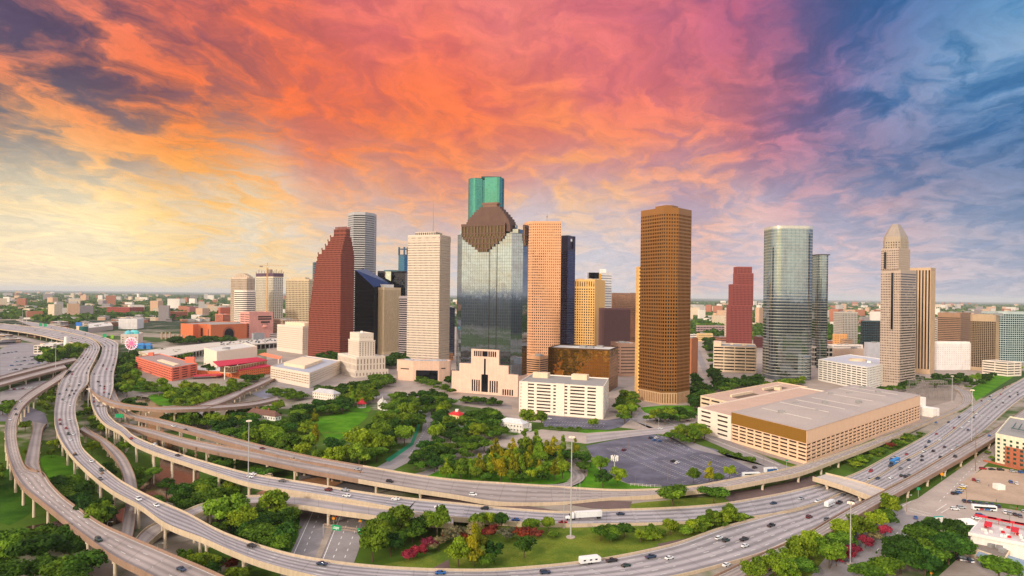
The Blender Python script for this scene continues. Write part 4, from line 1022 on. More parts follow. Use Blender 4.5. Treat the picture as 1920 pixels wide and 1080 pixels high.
# right edge group
fp = rect_from(1740, 694, 1731, 1820, 8); z_ = height(1740, 694, 646)
r_ = tw('white_pad_building', 'white windowless-looking block with a sloped roof edge right of the ribbed gold tower', fp, z_, mat('cool_white', (0, 0, 0)), mat('grey_pane', (176, 166, 164), 0.6), 9, 4.4, 0.3, 0.28, 0.25, units=0, cat='office block', base=8)
b = MB(); b.frustum(scaled(fp, 1.0), scaled(fp, 0.96, 0.8), z_ + 1.3, z_ + 5); b.build('sloped_cap', whiteP, r_)
fp = rect_from(1800, 668, 1757, 1820, 44); tw('brown_striped_block', 'brown block of fine window stripes behind the white block at the right', fp, height(1800, 668, 588), mat('brown_spandrel', (156, 122, 98)), shade, 20, 5, 0.7, 0.45, 0.5, cap=8, units=2, cat='office block', edges={3: (60, 0.98)})
fp = rect_from(1866, 697, 1818, 1891, 50); z_ = height(1866, 697, 592)
r_ = tw('dark_bronze_block', 'dark bronze block with a broad tan top and corner fins near the right edge', chamfer(fp, 3), z_, mat('tan_top', (184, 158, 130)), glass('bronze_dark', (84, 66, 52), 0.8, 0.14), 26, 2.6, 0.84, 0.88, 0.3, base=6, cap=10, units=3, cat='office block')
Y = at(1905, 680).y; k = Y / F
fp = [((1887 - CX - 6) * k, Y + 12), ((1897 - CX - 6) * k, Y), ((1990 - CX - 6) * k, Y + 8), ((1990 - CX - 6) * k, Y + 60), ((1887 - CX - 6) * k, Y + 60)]
tw('teal_gridded_block', 'teal glass block with a pale grid at the far right edge', fp, atd(1905, 586, Y).z, mat('pale_grid', (178, 192, 192), 0.4), glass('teal_pane', (64, 118, 124), 0.85, 0.08), 22, 4.5, 0.84, 0.72, 0.25, units=2, cat='office block')
fp = rect_from(1889, 706, None, 1915, 20); garage('small_white_garage', 'small white stacked garage under the dark bronze block', fp, height(1889, 706, 681), gw, 5, 20, 0.95, 0.4, units=0)
# mid distance between the right towers
MIDS = [  # name, label, corner x, base y, left, right, top y, wall colour, floors, bay, wf, hf, category
 ('gridded_apartments', 'grey gridded apartment tower between the round glass tower and the crown tower', 1580, 648, 1562, 1608, 586, (190, 182, 174), 18, 4, 0.6, 0.66, 'apartment block'),
 ('orange_stub', 'small orange block in front of the gridded apartment tower', 1565, 650, 1561, 1589, 627, (226, 166, 108), 5, 4, 0.4, 0.4, 'building'),
 ('dark_teal_block', 'dark teal glass block left of the crown tower', 1617, 652, 1613, 1652, 602, (52, 76, 84), 10, 5, 0.9, 0.8, 'office block'),
 ('white_stub_tower', 'white stub tower rising behind the dark teal block', 1634, 636, 1630, 1656, 585, (232, 222, 216), 8, 50, 0.0, 0.3, 'building'),
 ('white_grid_office', 'white gridded glass office at the foot of the round glass tower', 1526, 690, 1518, 1561, 650, (216, 208, 200), 4, 7, 0.84, 0.72, 'office block'),
 ('flat_brown_hall', 'flat brown-roofed hall behind the ring-roofed garage', 1566, 668, 1555, 1622, 655, (196, 170, 152), 2, 8, 0.0, 0.4, 'building'),
 ('long_white_shed', 'long white shed behind the white gridded office', 1560, 658, 1552, 1618, 647, (222, 210, 204), 2, 60, 0.9, 0.3, 'building'),
 ('grey_box_hall', 'grey box hall against the left foot of the crown tower', 1625, 672, 1620, 1655, 643, (186, 184, 192), 2, 60, 0.0, 0.3, 'building'),
 ('white_lattice_block', 'white lattice block between the ribbed gold tower and the brown striped block', 1752, 660, 1748, 1762, 598, (222, 212, 204), 14, 3, 0.6, 0.6, 'building'),
 ('pale_tower_stub', 'pale slab with dark slots left of the dark red tower', 1366, 640, 1358, 1374, 578, (216, 196, 176), 12, 3, 0.5, 0.6, 'office block'),
 ('mauve_long_hall', 'long mauve hall with a grid front left of the dark red tower', 1308, 630, 1305, 1361, 611, (188, 156, 156), 4, 5, 0.7, 0.6, 'building'),
 ('yellow_old_block', 'small yellow stone building in front of the long mauve hall', 1310, 640, 1306, 1336, 626, (232, 196, 140), 3, 3, 0.5, 0.6, 'building'),
 ('wine_red_block', 'low wine red block right of the dark red tower', 1414, 652, 1412, 1431, 632, (140, 82, 80), 5, 3, 0.5, 0.5, 'building'),
 ('peach_low_shop', 'low peach block under the white tower', 838, 676, 834, 850, 664, (226, 160, 112), 2, 5, 0.4, 0.4, 'building'),
 ('navy_stub', 'dark navy block glimpsed between the white tower and the olive glass tower', 841, 668, 839, 852, 577, (54, 58, 78), 20, 4, 0.9, 0.6, 'building'),
 ('brick_office', 'brick red block with a white side wall left of the ivory banded tower', 417, 608, 403, 434, 590, (206, 120, 94), 7, 50, 0.9, 0.4, 'office block'),
 ('brick_stub', 'plain brick stub tower behind the ivory banded tower', 413, 600, 409, 434, 577, (190, 96, 74), 6, 5, 0.3, 0.3, 'building'),
 ('plum_jail_block', 'plum brick block beside the tiered brick hall', 355, 592, 350, 377, 576, (176, 116, 112), 6, 3, 0.4, 0.4, 'building'),
 ('tiered_brick_hall', 'tiered brick hall with white terraces beyond the opera house', 312, 600, 303, 352, 585, (190, 110, 84), 5, 60, 0.95, 0.5, 'building'),
 ('brick_campus_hall', 'long dark red brick hall with a pale entrance far left beyond the freeway', 243, 592, 200, 270, 577, (160, 74, 66), 4, 4, 0.5, 0.4, 'building'),
 ('mast_tower', 'distant slim glass tower with twin masts left of the red gabled tower', 588, 600, 585, 594, 492, (110, 128, 140), 24, 3, 0.8, 0.7, 'tower'),
 ('tan_hall', 'tan office podium between the golden grid tower and the white punched block', 530, 632, 512, 560, 600, (178, 150, 128), 6, 6, 0.5, 0.6, 'building'),
 ('grey_plant_house', 'grey windowless plant house in front of the rose pink hall', 475, 640, 472, 496, 626, (156, 156, 164), 2, 60, 0.0, 0.3, 'building'),
]
for nm, lb, xf, yb, xl, xr, yt, c, nf, bay, wf, hf, ct in MIDS:
    u_ = math.degrees(math.atan(ray(xf, yb)[0])); th = (62 if xf > (xl + xr) / 2 else 26) - u_ * 0.8
    fp = rect_from(xf, yb, xl, xr, th, 170)
    tower(nm, lb, fp, height(xf, yb, yt), mat('wall_%d_%d_%d' % c, c, 0.85), dark if wf > 0.6 else shade, nf, bay, wf, hf, 0.4, cap=1.5, units=2, cat=ct, rm=random.choice((roofG, roofW, roofB)))
# ------------------------------------------------------------------ ground: one sheet to the horizon, finer near the camera
def ground_mat():
    m = bpy.data.materials.new('ground_cover'); m.use_nodes = True; n = NT(m.node_tree); b = n.n['Principled BSDF']
    p = n.node('ShaderNodeTexCoord').outputs['Object']
    a = n.noise(p, 0.0035, 6, 0.62).outputs['Fac']; c = n.noise(p, 0.05, 4, 0.6).outputs['Fac']; e = n.noise(p, 0.6, 3, 0.6).outputs['Fac']
    grass = n.mix(c, lin((50, 78, 22)), lin((96, 122, 34)))
    grass = n.mix(n.math('MULTIPLY', e, 0.4), grass, lin((44, 70, 20)))
    urban = n.mix(c, lin((128, 116, 106)), lin((176, 164, 152)))
    far = n.mix(n.sstep(n.noise(p, 0.012, 5, 0.7).outputs['Fac'], 0.56, 0.62), lin((44, 62, 44)), lin((150, 140, 130)))
    sp = n.node('ShaderNodeSeparateXYZ'); n.l.new(p, sp.inputs[0])
    dist = n.vec('LENGTH', p, out=1)
    near = n.mix(n.sstep(n.math('ADD', a, n.math('MULTIPLY', c, 0.15)), 0.55, 0.62), grass, urban)
    mid = n.mix(n.sstep(a, 0.46, 0.54), n.mix(c, lin((46, 70, 30)), lin((70, 94, 44))), urban)
    col = n.mix(n.sstep(sp.outputs[1], 640, 760), near, mid)
    col = n.mix(n.sstep(dist, 1900, 2600), col, far)
    col = n.mix(n.sstep(sp.outputs[1], -120, -400), col, n.mix(n.sstep(n.noise(p, 0.03, 4, 0.7).outputs['Fac'], 0.5, 0.62), lin((24, 36, 40)), lin((40, 52, 54))))  # unseen woodland ground behind the camera, coloured darker for the glass towers' reflections
    n.l.new(col, b.inputs['Base Color']); b.inputs['Roughness'].default_value = 0.95; b.inputs['Specular IOR Level'].default_value = 0.1
    return m
xs = sorted(set([s_ * v for s_ in (-1, 1) for v in (0, 100, 200, 300, 400, 500, 650, 800, 1000, 1300, 1700, 2300, 3200, 4500, 6500, 9500, 14000, 21000, 32000, 48000, 70000)]))
gv = [(x, y, 0.0) for y in xs for x in xs]; N_ = len(xs)
gf = [(j * N_ + i, j * N_ + i + 1, (j + 1) * N_ + i + 1, (j + 1) * N_ + i) for j in range(N_ - 1) for i in range(N_ - 1)]
gm = bpy.data.meshes.new('ground'); gm.from_pydata(gv, [], gf); gm.materials.append(ground_mat())
go = link('ground', gm); go['kind'] = 'structure'

# ------------------------------------------------------------------ patches of ground
def grass_mat(name, c1, c2):
    m = bpy.data.materials.new(name); m.use_nodes = True; n = NT(m.node_tree); b = n.n['Principled BSDF']
    p = n.node('ShaderNodeTexCoord').outputs['Object']
    a = n.noise(p, 0.06, 5, 0.65).outputs['Fac']; e = n.noise(p, 1.1, 4, 0.7).outputs['Fac']
    col = n.mix(n.sstep(a, 0.35, 0.65), lin(c1), lin(c2)); col = n.mix(n.math('MULTIPLY', n.sstep(e, 0.35, 0.7), 0.45), col, lin(tuple(x * 0.62 for x in c1)))
    col = n.mix(n.math('MULTIPLY', n.sstep(n.noise(p, 0.02, 4).outputs['Fac'], 0.6, 0.7), 0.5), col, lin((138, 124, 70)))
    n.l.new(col, b.inputs['Base Color']); b.inputs['Roughness'].default_value = 0.95; b.inputs['Specular IOR Level'].default_value = 0.05
    bn = n.node('ShaderNodeBump'); bn.inputs['Strength'].default_value = 0.5; bn.inputs['Distance'].default_value = 0.4; n.l.new(e, bn.inputs['Height']); n.l.new(bn.outputs[0], b.inputs['Normal'])
    return m
G1 = grass_mat('lawn_bright', (70, 122, 22), (98, 148, 34)); G2 = grass_mat('lawn_dark', (46, 84, 20), (70, 108, 28)); G3 = grass_mat('verge_olive', (84, 108, 34), (122, 132, 48))
def pave_mat(name, c, crack=0.5, stain=(0.75, 1.1)):
    m = bpy.data.materials.new(name); m.use_nodes = True; n = NT(m.node_tree); b = n.n['Principled BSDF']
    p = n.node('ShaderNodeTexCoord').outputs['Object']
    a = n.noise(p, 0.035, 6, 0.65).outputs['Fac']; e = n.noise(p, 0.5, 4, 0.65).outputs['Fac']
    f = n.math('MULTIPLY', n.ramp(a, [(0.3, stain[0]), (0.7, stain[1])]), n.ramp(e, [(0.25, 0.86), (0.75, 1.08)]))
    n.l.new(n.vec('MULTIPLY', lin(c), f), b.inputs['Base Color']); b.inputs['Roughness'].default_value = 0.9; b.inputs['Specular IOR Level'].default_value = 0.25
    return m
asphalt = pave_mat('asphalt_dark', (92, 90, 104), stain=(0.6, 1.7)); street = pave_mat('street_grey', (150, 142, 142)); conc = pave_mat('concrete_pale', (180, 164, 154)); dirt = pave_mat('bare_dirt', (186, 160, 138)); brick = pave_mat('brick_slope', (112, 92, 88)); plaza = pave_mat('plaza_pale', (172, 156, 146))
lotblue = pave_mat('roof_lot', (150, 150, 166))
def water_mat():
    m = bpy.data.materials.new('bayou_water'); m.use_nodes = True; n = NT(m.node_tree); b = n.n['Principled BSDF']
    b.inputs['Base Color'].default_value = lin((70, 54, 44)) + (1,); b.inputs['Roughness'].default_value = 0.05; b.inputs['Specular IOR Level'].default_value = 0.5
    p = n.node('ShaderNodeTexCoord').outputs['Object']; bn = n.node('ShaderNodeBump'); bn.inputs['Strength'].default_value = 0.12; bn.inputs['Distance'].default_value = 0.3
    n.l.new(n.noise(p, 0.7, 3).outputs['Fac'], bn.inputs['Height']); n.l.new(bn.outputs[0], b.inputs['Normal'])
    return m
WAT = water_mat()
GS = ground_sheet
# city blocks (paved) under the towers
GS('pavement', [(500, 690), (640, 735), (760, 745), (900, 765), (975, 790), (1150, 800), (1330, 820), (1520, 880), (1760, 790), (1900, 700), (1930, 640), (1300, 605), (900, 600), (500, 612)], 0.03, plaza)
GS('street', [(1300, 700), (1312, 700), (1337, 745), (1350, 760), (1330, 762), (1310, 740)], 0.07, street)
GS('street', [(1302, 655), (1312, 655), (1330, 700), (1318, 700)], 0.07, street)
# bayou water, from the park down to the lower left corner
GS('water', [(255, 742), (300, 748), (310, 775), (300, 800), (345, 850), (375, 872), (372, 905), (345, 930), (300, 945), (240, 948), (205, 965), (120, 975), (60, 985), (0, 1000), (0, 1028), (60, 1010), (130, 1000), (200, 990), (240, 975), (262, 945), (262, 915), (300, 880), (300, 850), (262, 810), (255, 780)], 0.06, WAT)
# lawns and verges
GS('lawn', [(572, 780), (600, 776), (650, 772), (690, 776), (668, 800), (640, 822), (620, 828), (596, 806)], 0.07, G1, 4)
GS('lawn', [(655, 762), (690, 760), (692, 772), (657, 770)], 0.07, G1, 3)
GS('lawn', [(232, 712), (270, 712), (300, 730), (270, 735), (235, 728)], 0.07, G1, 3); GS('lawn', [(278, 742), (320, 738), (345, 745), (340, 757), (300, 760)], 0.07, G1, 3)
GS('lawn', [(790, 897), (835, 896), (952, 905), (1040, 908), (1065, 900), (1070, 888), (1055, 876), (900, 870), (820, 872)], 0.07, G1, 3)
GS('lawn', [(1035, 912), (1050, 905), (1100, 893), (1098, 876), (1078, 868), (1110, 866), (1128, 885), (1180, 908), (1235, 913), (1230, 917), (1145, 918)], 0.07, G1, 2)
GS('lawn', [(690, 1078), (720, 1058), (810, 1040), (900, 975), (1060, 990), (1230, 985), (1400, 965), (1540, 935), (1430, 968), (1270, 1015), (1150, 1044), (1060, 1058), (980, 1066), (880, 1070), (780, 1068)], 0.07, G3)
GS('lawn', [(75, 860), (115, 855), (145, 880), (150, 930), (110, 920)], 0.07, G1, 3); GS('lawn', [(0, 880), (40, 885), (70, 930), (60, 960), (0, 980)], 0.07, G2, 3)
GS('lawn', [(410, 955), (545, 950), (560, 990), (530, 1045), (470, 1020), (420, 990)], 0.07, G2, 3)
GS('lawn', [(1180, 945), (1250, 938), (1340, 930), (1380, 938), (1370, 950), (1200, 955)], 0.07, G3, 2)
GS('lawn', [(1440, 1080), (1500, 1040), (1560, 1010), (1640, 960), (1700, 945), (1705, 962), (1640, 1010), (1590, 1050), (1540, 1080)], 0.07, G3)
GS('lawn', [(1730, 1080), (1770, 1040), (1800, 1030), (1810, 1040), (1770, 1080)], 0.07, G2)
GS('lawn', [(1248, 1078), (1330, 1050), (1360, 1047), (1310, 1068), (1280, 1080)], 0.07, G3)
GS('lawn', [(1440, 866), (1512, 875), (1640, 822), (1640, 826), (1516, 884)], 0.07, G3); GS('lawn', [(1655, 818), (1790, 768), (1800, 765), (1665, 824)], 0.09, G3)
GS('lawn', [(1790, 880), (1820, 855), (1828, 858), (1800, 884)], 0.07, G3); GS('lawn', [(1818, 730), (1890, 690), (1910, 700), (1830, 752)], 0.07, G1)
GS('lawn', [(1200, 764), (1290, 760), (1310, 775), (1240, 782)], 0.08, G1, 2); GS('lawn', [(1090, 806), (1190, 810), (1150, 822), (1100, 816)], 0.08, G1, 3); GS('lawn', [(860, 790), (895, 800), (870, 808), (850, 800)], 0.08, G1, 2)
# car parks and streets of the middle ground
GS('parking_lot', [(1098, 836), (1215, 812), (1245, 818), (1340, 842), (1420, 872), (1432, 890), (1360, 905), (1235, 912), (1175, 905), (1130, 884)], 0.08, asphalt)
GS('parking_lot', [(1015, 778), (1135, 788), (1190, 780), (1165, 800), (1140, 806), (1020, 800)], 0.08, asphalt)
GS('street', [(905, 830), (1015, 805), (1100, 812), (1200, 805), (1260, 798), (1310, 790), (1335, 795), (1250, 815), (1215, 812), (1098, 832), (1020, 822), (930, 842), (905, 838)], 0.10, conc)
GS('street', [(1140, 770), (1170, 772), (1300, 842), (1460, 880), (1430, 890), (1340, 845), (1255, 812), (1190, 790)], 0.09, street)
GS('street', [(1200, 772), (1310, 800), (1470, 872), (1500, 880), (1470, 885), (1440, 876), (1300, 815), (1190, 785)], 0.11, street)
GS('street', [(700, 880), (760, 845), (790, 815), (795, 780), (770, 745), (800, 745), (812, 790), (808, 825), (775, 862), (730, 885)], 0.10, street)
GS('cycle_lane', [(722, 862), (770, 830), (782, 800), (784, 775), (787, 775), (787, 802), (775, 834), (730, 866)], 0.13, pave_mat('cycle_green', (40, 140, 100)))
GS('street', [(740, 898), (790, 885), (840, 868), (842, 874), (795, 895), (770, 900)], 0.10, street)
GS('street', [(360, 770), (392, 740), (412, 725), (440, 722), (420, 740), (395, 790), (430, 815), (415, 822), (375, 795)], 0.10, street); GS('street', [(480, 712), (508, 704), (620, 735), (720, 735), (800, 740), (960, 760), (960, 768), (800, 748), (600, 745)], 0.09, street)
GS('parking_lot', [(470, 738), (510, 728), (550, 738), (500, 750)], 0.12, lotblue)
GS('plaza', [(690, 715), (760, 722), (850, 740), (960, 760), (960, 752), (850, 728), (770, 712)], 0.08, plaza)
# sunken avenue that runs under the freeways
GS('street', [(585, 950), (625, 950), (580, 1080), (525, 1080)], 0.10, street); GS('street', [(640, 955), (700, 955), (655, 1080), (590, 1080)], 0.10, street)
GS('street', [(590, 870), (700, 893), (700, 940), (590, 920)], 0.08, pave_mat('street_dark', (116, 108, 110))); GS('brick_path', [(480, 925), (520, 905), (600, 895), (640, 905), (600, 930), (520, 945)], 0.09, pave_mat('clay_path', (176, 128, 92)))
GS('street', [(560, 880), (590, 870), (640, 1080), (560, 1080)], 0.05, pave_mat('street_dim', (128, 120, 120)))
# left side service roads, lots
GS('parking_lot', [(0, 655), (30, 640), (150, 665), (120, 690), (20, 712), (0, 714)], 0.08, pave_mat('lot_pale', (146, 140, 146))); GS('street', [(0, 735), (60, 715), (130, 712), (110, 735), (30, 760), (0, 765)], 0.09, street)
GS('street', [(0, 770), (50, 760), (85, 775), (92, 800), (75, 812), (60, 790), (0, 790)], 0.10, pave_mat('street_slate', (120, 116, 128)))
# right side
GS('street', [(1560, 1030), (1690, 945), (1735, 930), (1760, 945), (1720, 985), (1660, 1030), (1600, 1080), (1520, 1080)], 0.10, street); GS('street', [(1690, 945), (1720, 935), (1840, 850), (1915, 790), (1940, 800), (1850, 870), (1790, 920), (1830, 945), (1940, 962), (1940, 990), (1850, 985), (1760, 970), (1700, 965)], 0.11, conc)
GS('parking_lot', [(1800, 905), (1850, 875), (1880, 878), (1940, 888), (1940, 950), (1850, 940), (1800, 935)], 0.12, dirt); GS('parking_lot', [(1760, 1080), (1810, 1035), (1880, 1030), (1940, 1035), (1940, 1080)], 0.12, conc); GS('substation_yard', [(1700, 735), (1760, 715), (1800, 720), (1790, 750), (1735, 765)], 0.08, pave_mat('gravel_yard', (150, 134, 124)))
GS('embankment', [(780, 922), (910, 936), (1050, 958), (1000, 962), (860, 950), (790, 940)], 0.16, brick); GS('embankment', [(1060, 945), (1145, 938), (1185, 940), (1180, 955), (1110, 953)], 0.16, brick); GS('embankment', [(1345, 925), (1432, 915), (1530, 890), (1530, 912), (1440, 935), (1375, 945)], 0.16, brick)
GS('apron', [(1232, 1020), (1260, 1014), (1330, 1002), (1300, 1020), (1250, 1032)], 0.14, brick)

# ------------------------------------------------------------------ freeways
def deck_mat(name, c, nl, dark=0.8, tint=None):
    """Worn concrete lanes: tyre darkening in each lane, joints across, blotches; UV is (across 0..1, metres along)."""
    m = bpy.data.materials.new(name); m.use_nodes = True; n = NT(m.node_tree); b = n.n['Principled BSDF']
    uv = n.node('ShaderNodeUVMap').outputs[0]; s = n.node('ShaderNodeSeparateXYZ'); n.l.new(uv, s.inputs[0])
    lane = n.math('FRACT', n.math('MULTIPLY', s.outputs[0], nl))
    off = n.math('ABSOLUTE', n.math('SUBTRACT', lane, 0.5))
    trk = n.ramp(off, [(0.0, dark), (0.14, dark + 0.05), (0.34, 1.0), (0.5, 1.04)])
    p = n.node('ShaderNodeTexCoord').outputs['Object']
    a = n.noise(p, 0.03, 5, 0.6).outputs['Fac']
    cv_ = n.node('ShaderNodeCombineXYZ'); n.l.new(n.math('MULTIPLY', s.outputs[0], 30.0), cv_.inputs[0]); n.l.new(n.math('MULTIPLY', s.outputs[1], 0.02), cv_.inputs[1])
    st = n.noise(cv_.outputs[0], 1.0, 4, 0.6).outputs['Fac']
    jt = n.math('LESS_THAN', n.math('FRACT', n.math('MULTIPLY', s.outputs[1], 1 / 15.0)), 0.035)
    f = n.math('MULTIPLY', trk, n.math('MULTIPLY', n.ramp(a, [(0.3, 0.78), (0.7, 1.14)]), n.ramp(st, [(0.3, 0.88), (0.7, 1.08)])))
    f = n.math('MULTIPLY', f, n.math('MULTIPLY_ADD', jt, -0.2, 1.0))
    n.l.new(n.vec('MULTIPLY', lin(c), f), b.inputs['Base Color']); b.inputs['Roughness'].default_value = 0.75; b.inputs['Specular IOR Level'].default_value = 0.35
    return m
PINK = deck_mat('lanes_pink', (166, 154, 150), 2, 0.7); PINK4 = deck_mat('lanes_pink_wide', (168, 155, 150), 4, 0.7); GREY5 = deck_mat('lanes_grey', (172, 164, 166), 5, 0.58); GREY4 = deck_mat('lanes_grey_four', (172, 165, 169), 4, 0.56); GREYR = deck_mat('lanes_grey_ramp', (172, 162, 162), 2, 0.78)
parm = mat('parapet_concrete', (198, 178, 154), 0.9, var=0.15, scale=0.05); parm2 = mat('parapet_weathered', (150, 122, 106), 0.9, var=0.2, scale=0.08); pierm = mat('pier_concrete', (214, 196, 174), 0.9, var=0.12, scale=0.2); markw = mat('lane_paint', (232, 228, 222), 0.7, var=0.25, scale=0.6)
ROADS = {}
def road(name, label, secs, m, lanes, par=(1, 1), piers=None, thick=1.6, dash=True, n=7, parmat=None, cat='freeway', pier_r=0.75, skip=()):
    """secs: (left px, left py, right px, right py, deck height). A raised deck becomes a thing with parts; z is the running surface."""
    A = [at(s[0], s[1], s[4]) for s in secs]; B = [at(s[2], s[3], s[4]) for s in secs]
    def sp(P):
        out = []
        for i in range(len(P) - 1):
            a, b, c, e = P[max(0, i - 1)], P[i], P[i + 1], P[min(len(P) - 1, i + 2)]
            out += [catmull(a, b, c, e, q / n) for q in range(n)]
        return out + [P[-1]]
    L, Rr = sp(A), sp(B)
    C = [(a + b) / 2 for a, b in zip(L, Rr)]
    s_ = [0.0]
    for a, b in zip(C, C[1:]): s_.append(s_[-1] + (b - a).length)
    hi = max(p.z for p in C)
    root = site(name, label, cat, C[len(C) // 2].to_2d()) if label else None
    # orientation: left edge must lie left of travel for upward faces
    up = (C[1] - C[0]).cross(L[0] - Rr[0]).z > 0
    vs_, fs, uvs = [], [], []
    for a, b in zip(L, Rr): vs_ += [tuple(a), tuple(b)]
    for i in range(len(L) - 1):
        q = (2 * i, 2 * i + 1, 2 * i + 3, 2 * i + 2); u = ((0, s_[i]), (1, s_[i]), (1, s_[i + 1]), (0, s_[i + 1]))
        if not up: q = q[::-1]; u = u[::-1]
        fs.append(q); uvs += u
    me = bpy.data.meshes.new('road_surface' if root else name); me.from_pydata(vs_, [], fs); me.materials.append(m)
    uvl = me.uv_layers.new(name='UVMap'); uvl.data.foreach_set('uv', [x for u in uvs for x in u]); me.update()
    o = link('road_surface' if root else name, me, root)
    if not root: o['kind'] = 'structure'
    ROADS[len(ROADS)] = (L, Rr, C, s_)
    pm = parmat or parm
    par_root = root if root else o
    d0 = Vector((0, 0, 0.04))
    def side(P, Q, nm):
        b = MB(); h = 1.0
        ring_ = []
        for a, c in zip(P, Q):
            o_ = (a - c); o_.z = 0; o_.normalize(); zl = max(-0.2, a.z - thick) if root else -0.05
            ring_.append([(a - o_ * 0.05), (a - o_ * 0.05 + Vector((0, 0, h))), (a + o_ * 0.35 + Vector((0, 0, h))), Vector((a.x + o_.x * 0.4, a.y + o_.y * 0.4, zl))])
        for r0, r1 in zip(ring_, ring_[1:]):
            for q in range(3): b.face([r0[q], r1[q], r1[q + 1], r0[q + 1]])
        b.build(nm, pm, par_root)
    if par[0]: side(L, Rr, 'parapet')
    if par[1]: side(Rr, L, 'parapet')
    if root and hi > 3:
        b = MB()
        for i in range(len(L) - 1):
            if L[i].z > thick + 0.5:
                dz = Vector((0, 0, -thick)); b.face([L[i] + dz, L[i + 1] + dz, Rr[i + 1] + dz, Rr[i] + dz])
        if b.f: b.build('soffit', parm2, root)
    if dash and lanes > 1:
        b = MB()
        for k in range(1, lanes):
            t = k / lanes; nxt = 0.0
            for i in range(len(C) - 1):
                seg = s_[i + 1] - s_[i]
                while nxt < s_[i + 1]:
                    f0 = (nxt - s_[i]) / seg; f1 = min(1.0, f0 + 4.0 / seg)
                    if f0 >= 0:
                        p0 = L[i].lerp(Rr[i], t).lerp(L[i + 1].lerp(Rr[i + 1], t), f0); p1 = L[i].lerp(Rr[i], t).lerp(L[i + 1].lerp(Rr[i + 1], t), f1)
                        w_ = (Rr[i] - L[i]).normalized() * 0.13
                        q = [p0 - w_ + d0, p0 + w_ + d0, p1 + w_ + d0, p1 - w_ + d0]; b.face(q if not up else q)
                    nxt += 12.0
        for t in (0.045, 0.955):
            for i in range(len(C) - 1):
                p0, p1 = L[i].lerp(Rr[i], t) + d0, L[i + 1].lerp(Rr[i + 1], t) + d0; w_ = (Rr[i] - L[i]).normalized() * 0.1
                b.face([p0 - w_, p0 + w_, p1 + w_, p1 - w_])
        b.build('lane_marking', markw, par_root)
    if root and piers:
        sp_, ncol = piers; nxt = sp_ * 0.4
        for i in range(len(C) - 1):
            if s_[i] >= nxt and C[i].z > 3.5:
                nxt = s_[i] + sp_
                if any(s0 < i / len(C) < s1 for s0, s1 in skip): continue
                wdt = Rr[i] - L[i]; Wd = wdt.length; e = wdt.normalized(); c = C[i]
                b = MB(); b.box((c.x, c.y, c.z - thick - 1.3), (Wd * 0.92, 1.5, 1.28), math.atan2(e.y, e.x)); cap = b.build('pier_cap', pierm, root)
                for q in range(ncol):
                    t = 0 if ncol == 1 else (q / (ncol - 1) - 0.5) * 0.78
                    p = c + e * Wd * t; b = MB(); b.tube([(p.x, p.y, -0.1), (p.x, p.y, c.z - thick - 1.29)], pier_r, 10); b.build('column', pierm, cap)
            elif s_[i] >= nxt: nxt = s_[i] + sp_
    return root or o

Z1 = 12.0
# near carriageway (comes from the upper left, sweeps along the bottom and climbs to the right edge)
road('freeway_viaduct', 'grey freeway viaduct on round columns sweeping from the upper left along the bottom', [
 (-30,604,-30,614,Z1),(60,613,50,624,Z1),(120,622,105,636,Z1),(166,634,140,644,Z1),(186,649,160,650,Z1),(180,670,150,669,Z1),(168,695,125,698,Z1),(165,718,110,726,Z1),(150,735,103,762,Z1),(142,757,102,785,Z1),(142,782,106,808,Z1),(148,806,117,832,Z1),(151,832,139,861,Z1),(163,851,175,895,Z1),(215,895,215,925,Z1),(250,917,262,950,Z1),(300,942,312,985,Z1),
 (350,964,380,1012,Z1-1),(422,1002,432,1035,Z1-2),(526,1037,500,1060,Z1-4),(620,1055,600,1085,7),(713,1065,700,1096,5),(800,1070,800,1102,3)], GREY5, 5, piers=(30, 3), n=5)
road('freeway_carriageway', 'near freeway carriageway curving up to the right edge past the huge peach garage', [
 (800,1070,800,1102,3),(906,1071,920,1103,2),(989,1066,1030,1101,1.2),(1072,1058,1150,1096,0.8),(1160,1045,1250,1085,0.5),(1265,1022,1340,1064,0.4),(1348,993,1432,1037,0.4),(1432,970,1500,1006,0.4),(1540,942,1555,978,0.4),(1640,898,1663,917,0.4),(1690,868,1722,886,0.4),(1770,822,1833,817,0.4),(1845,760,1893,765,0.4),(1888,728,1934,736,0.4),(1930,704,1980,710,0.4)], GREY5, 6, n=6, par=(1, 1))
# far carriageway
road('freeway_viaduct', 'second grey freeway viaduct curving under the ramp and across the brown bayou', [
 (30,600,60,612,Z1),(110,612,130,625,Z1),(165,624,175,636,Z1),(215,640,190,648,Z1),(221,654,192,655,Z1),(219,675,187,672,Z1),(213,700,172,700,Z1),(212,727,169,726,Z1),(206,748,172,757,Z1),(200,770,183,780,Z1),(211,788,199,797,Z1),(235,805,225,811,Z1),(250,818,250,832,Z1),(287,835,290,850,Z1),(350,857,350,870,Z1),(425,879,425,895,Z1),(480,892,480,911,Z1-1),(580,908,560,924,10),(680,925,660,940,9),(780,938,760,958,7)], GREY4, 4, piers=(26, 3), n=5)
road('freeway_carriageway', 'far freeway carriageway passing behind the tall light mast towards the right edge', [
 (780,938,760,966,7),(860,946,850,972,4.5),(960,956,950,980,2.0),(1060,962,1050,985,1.0),(1145,958,1145,984,0.5),(1235,955,1260,982,0.4),(1340,948,1370,975,0.4),(1440,932,1450,965,0.4),(1505,918,1520,950,0.4),(1596,893,1640,897,0.4),(1667,856,1690,867,0.4),(1741,815,1770,821,0.4),(1796,779,1845,759,0.4),(1870,734,1888,727,0.4),(1920,710,1930,703,0.4)], GREY4, 5, n=6)
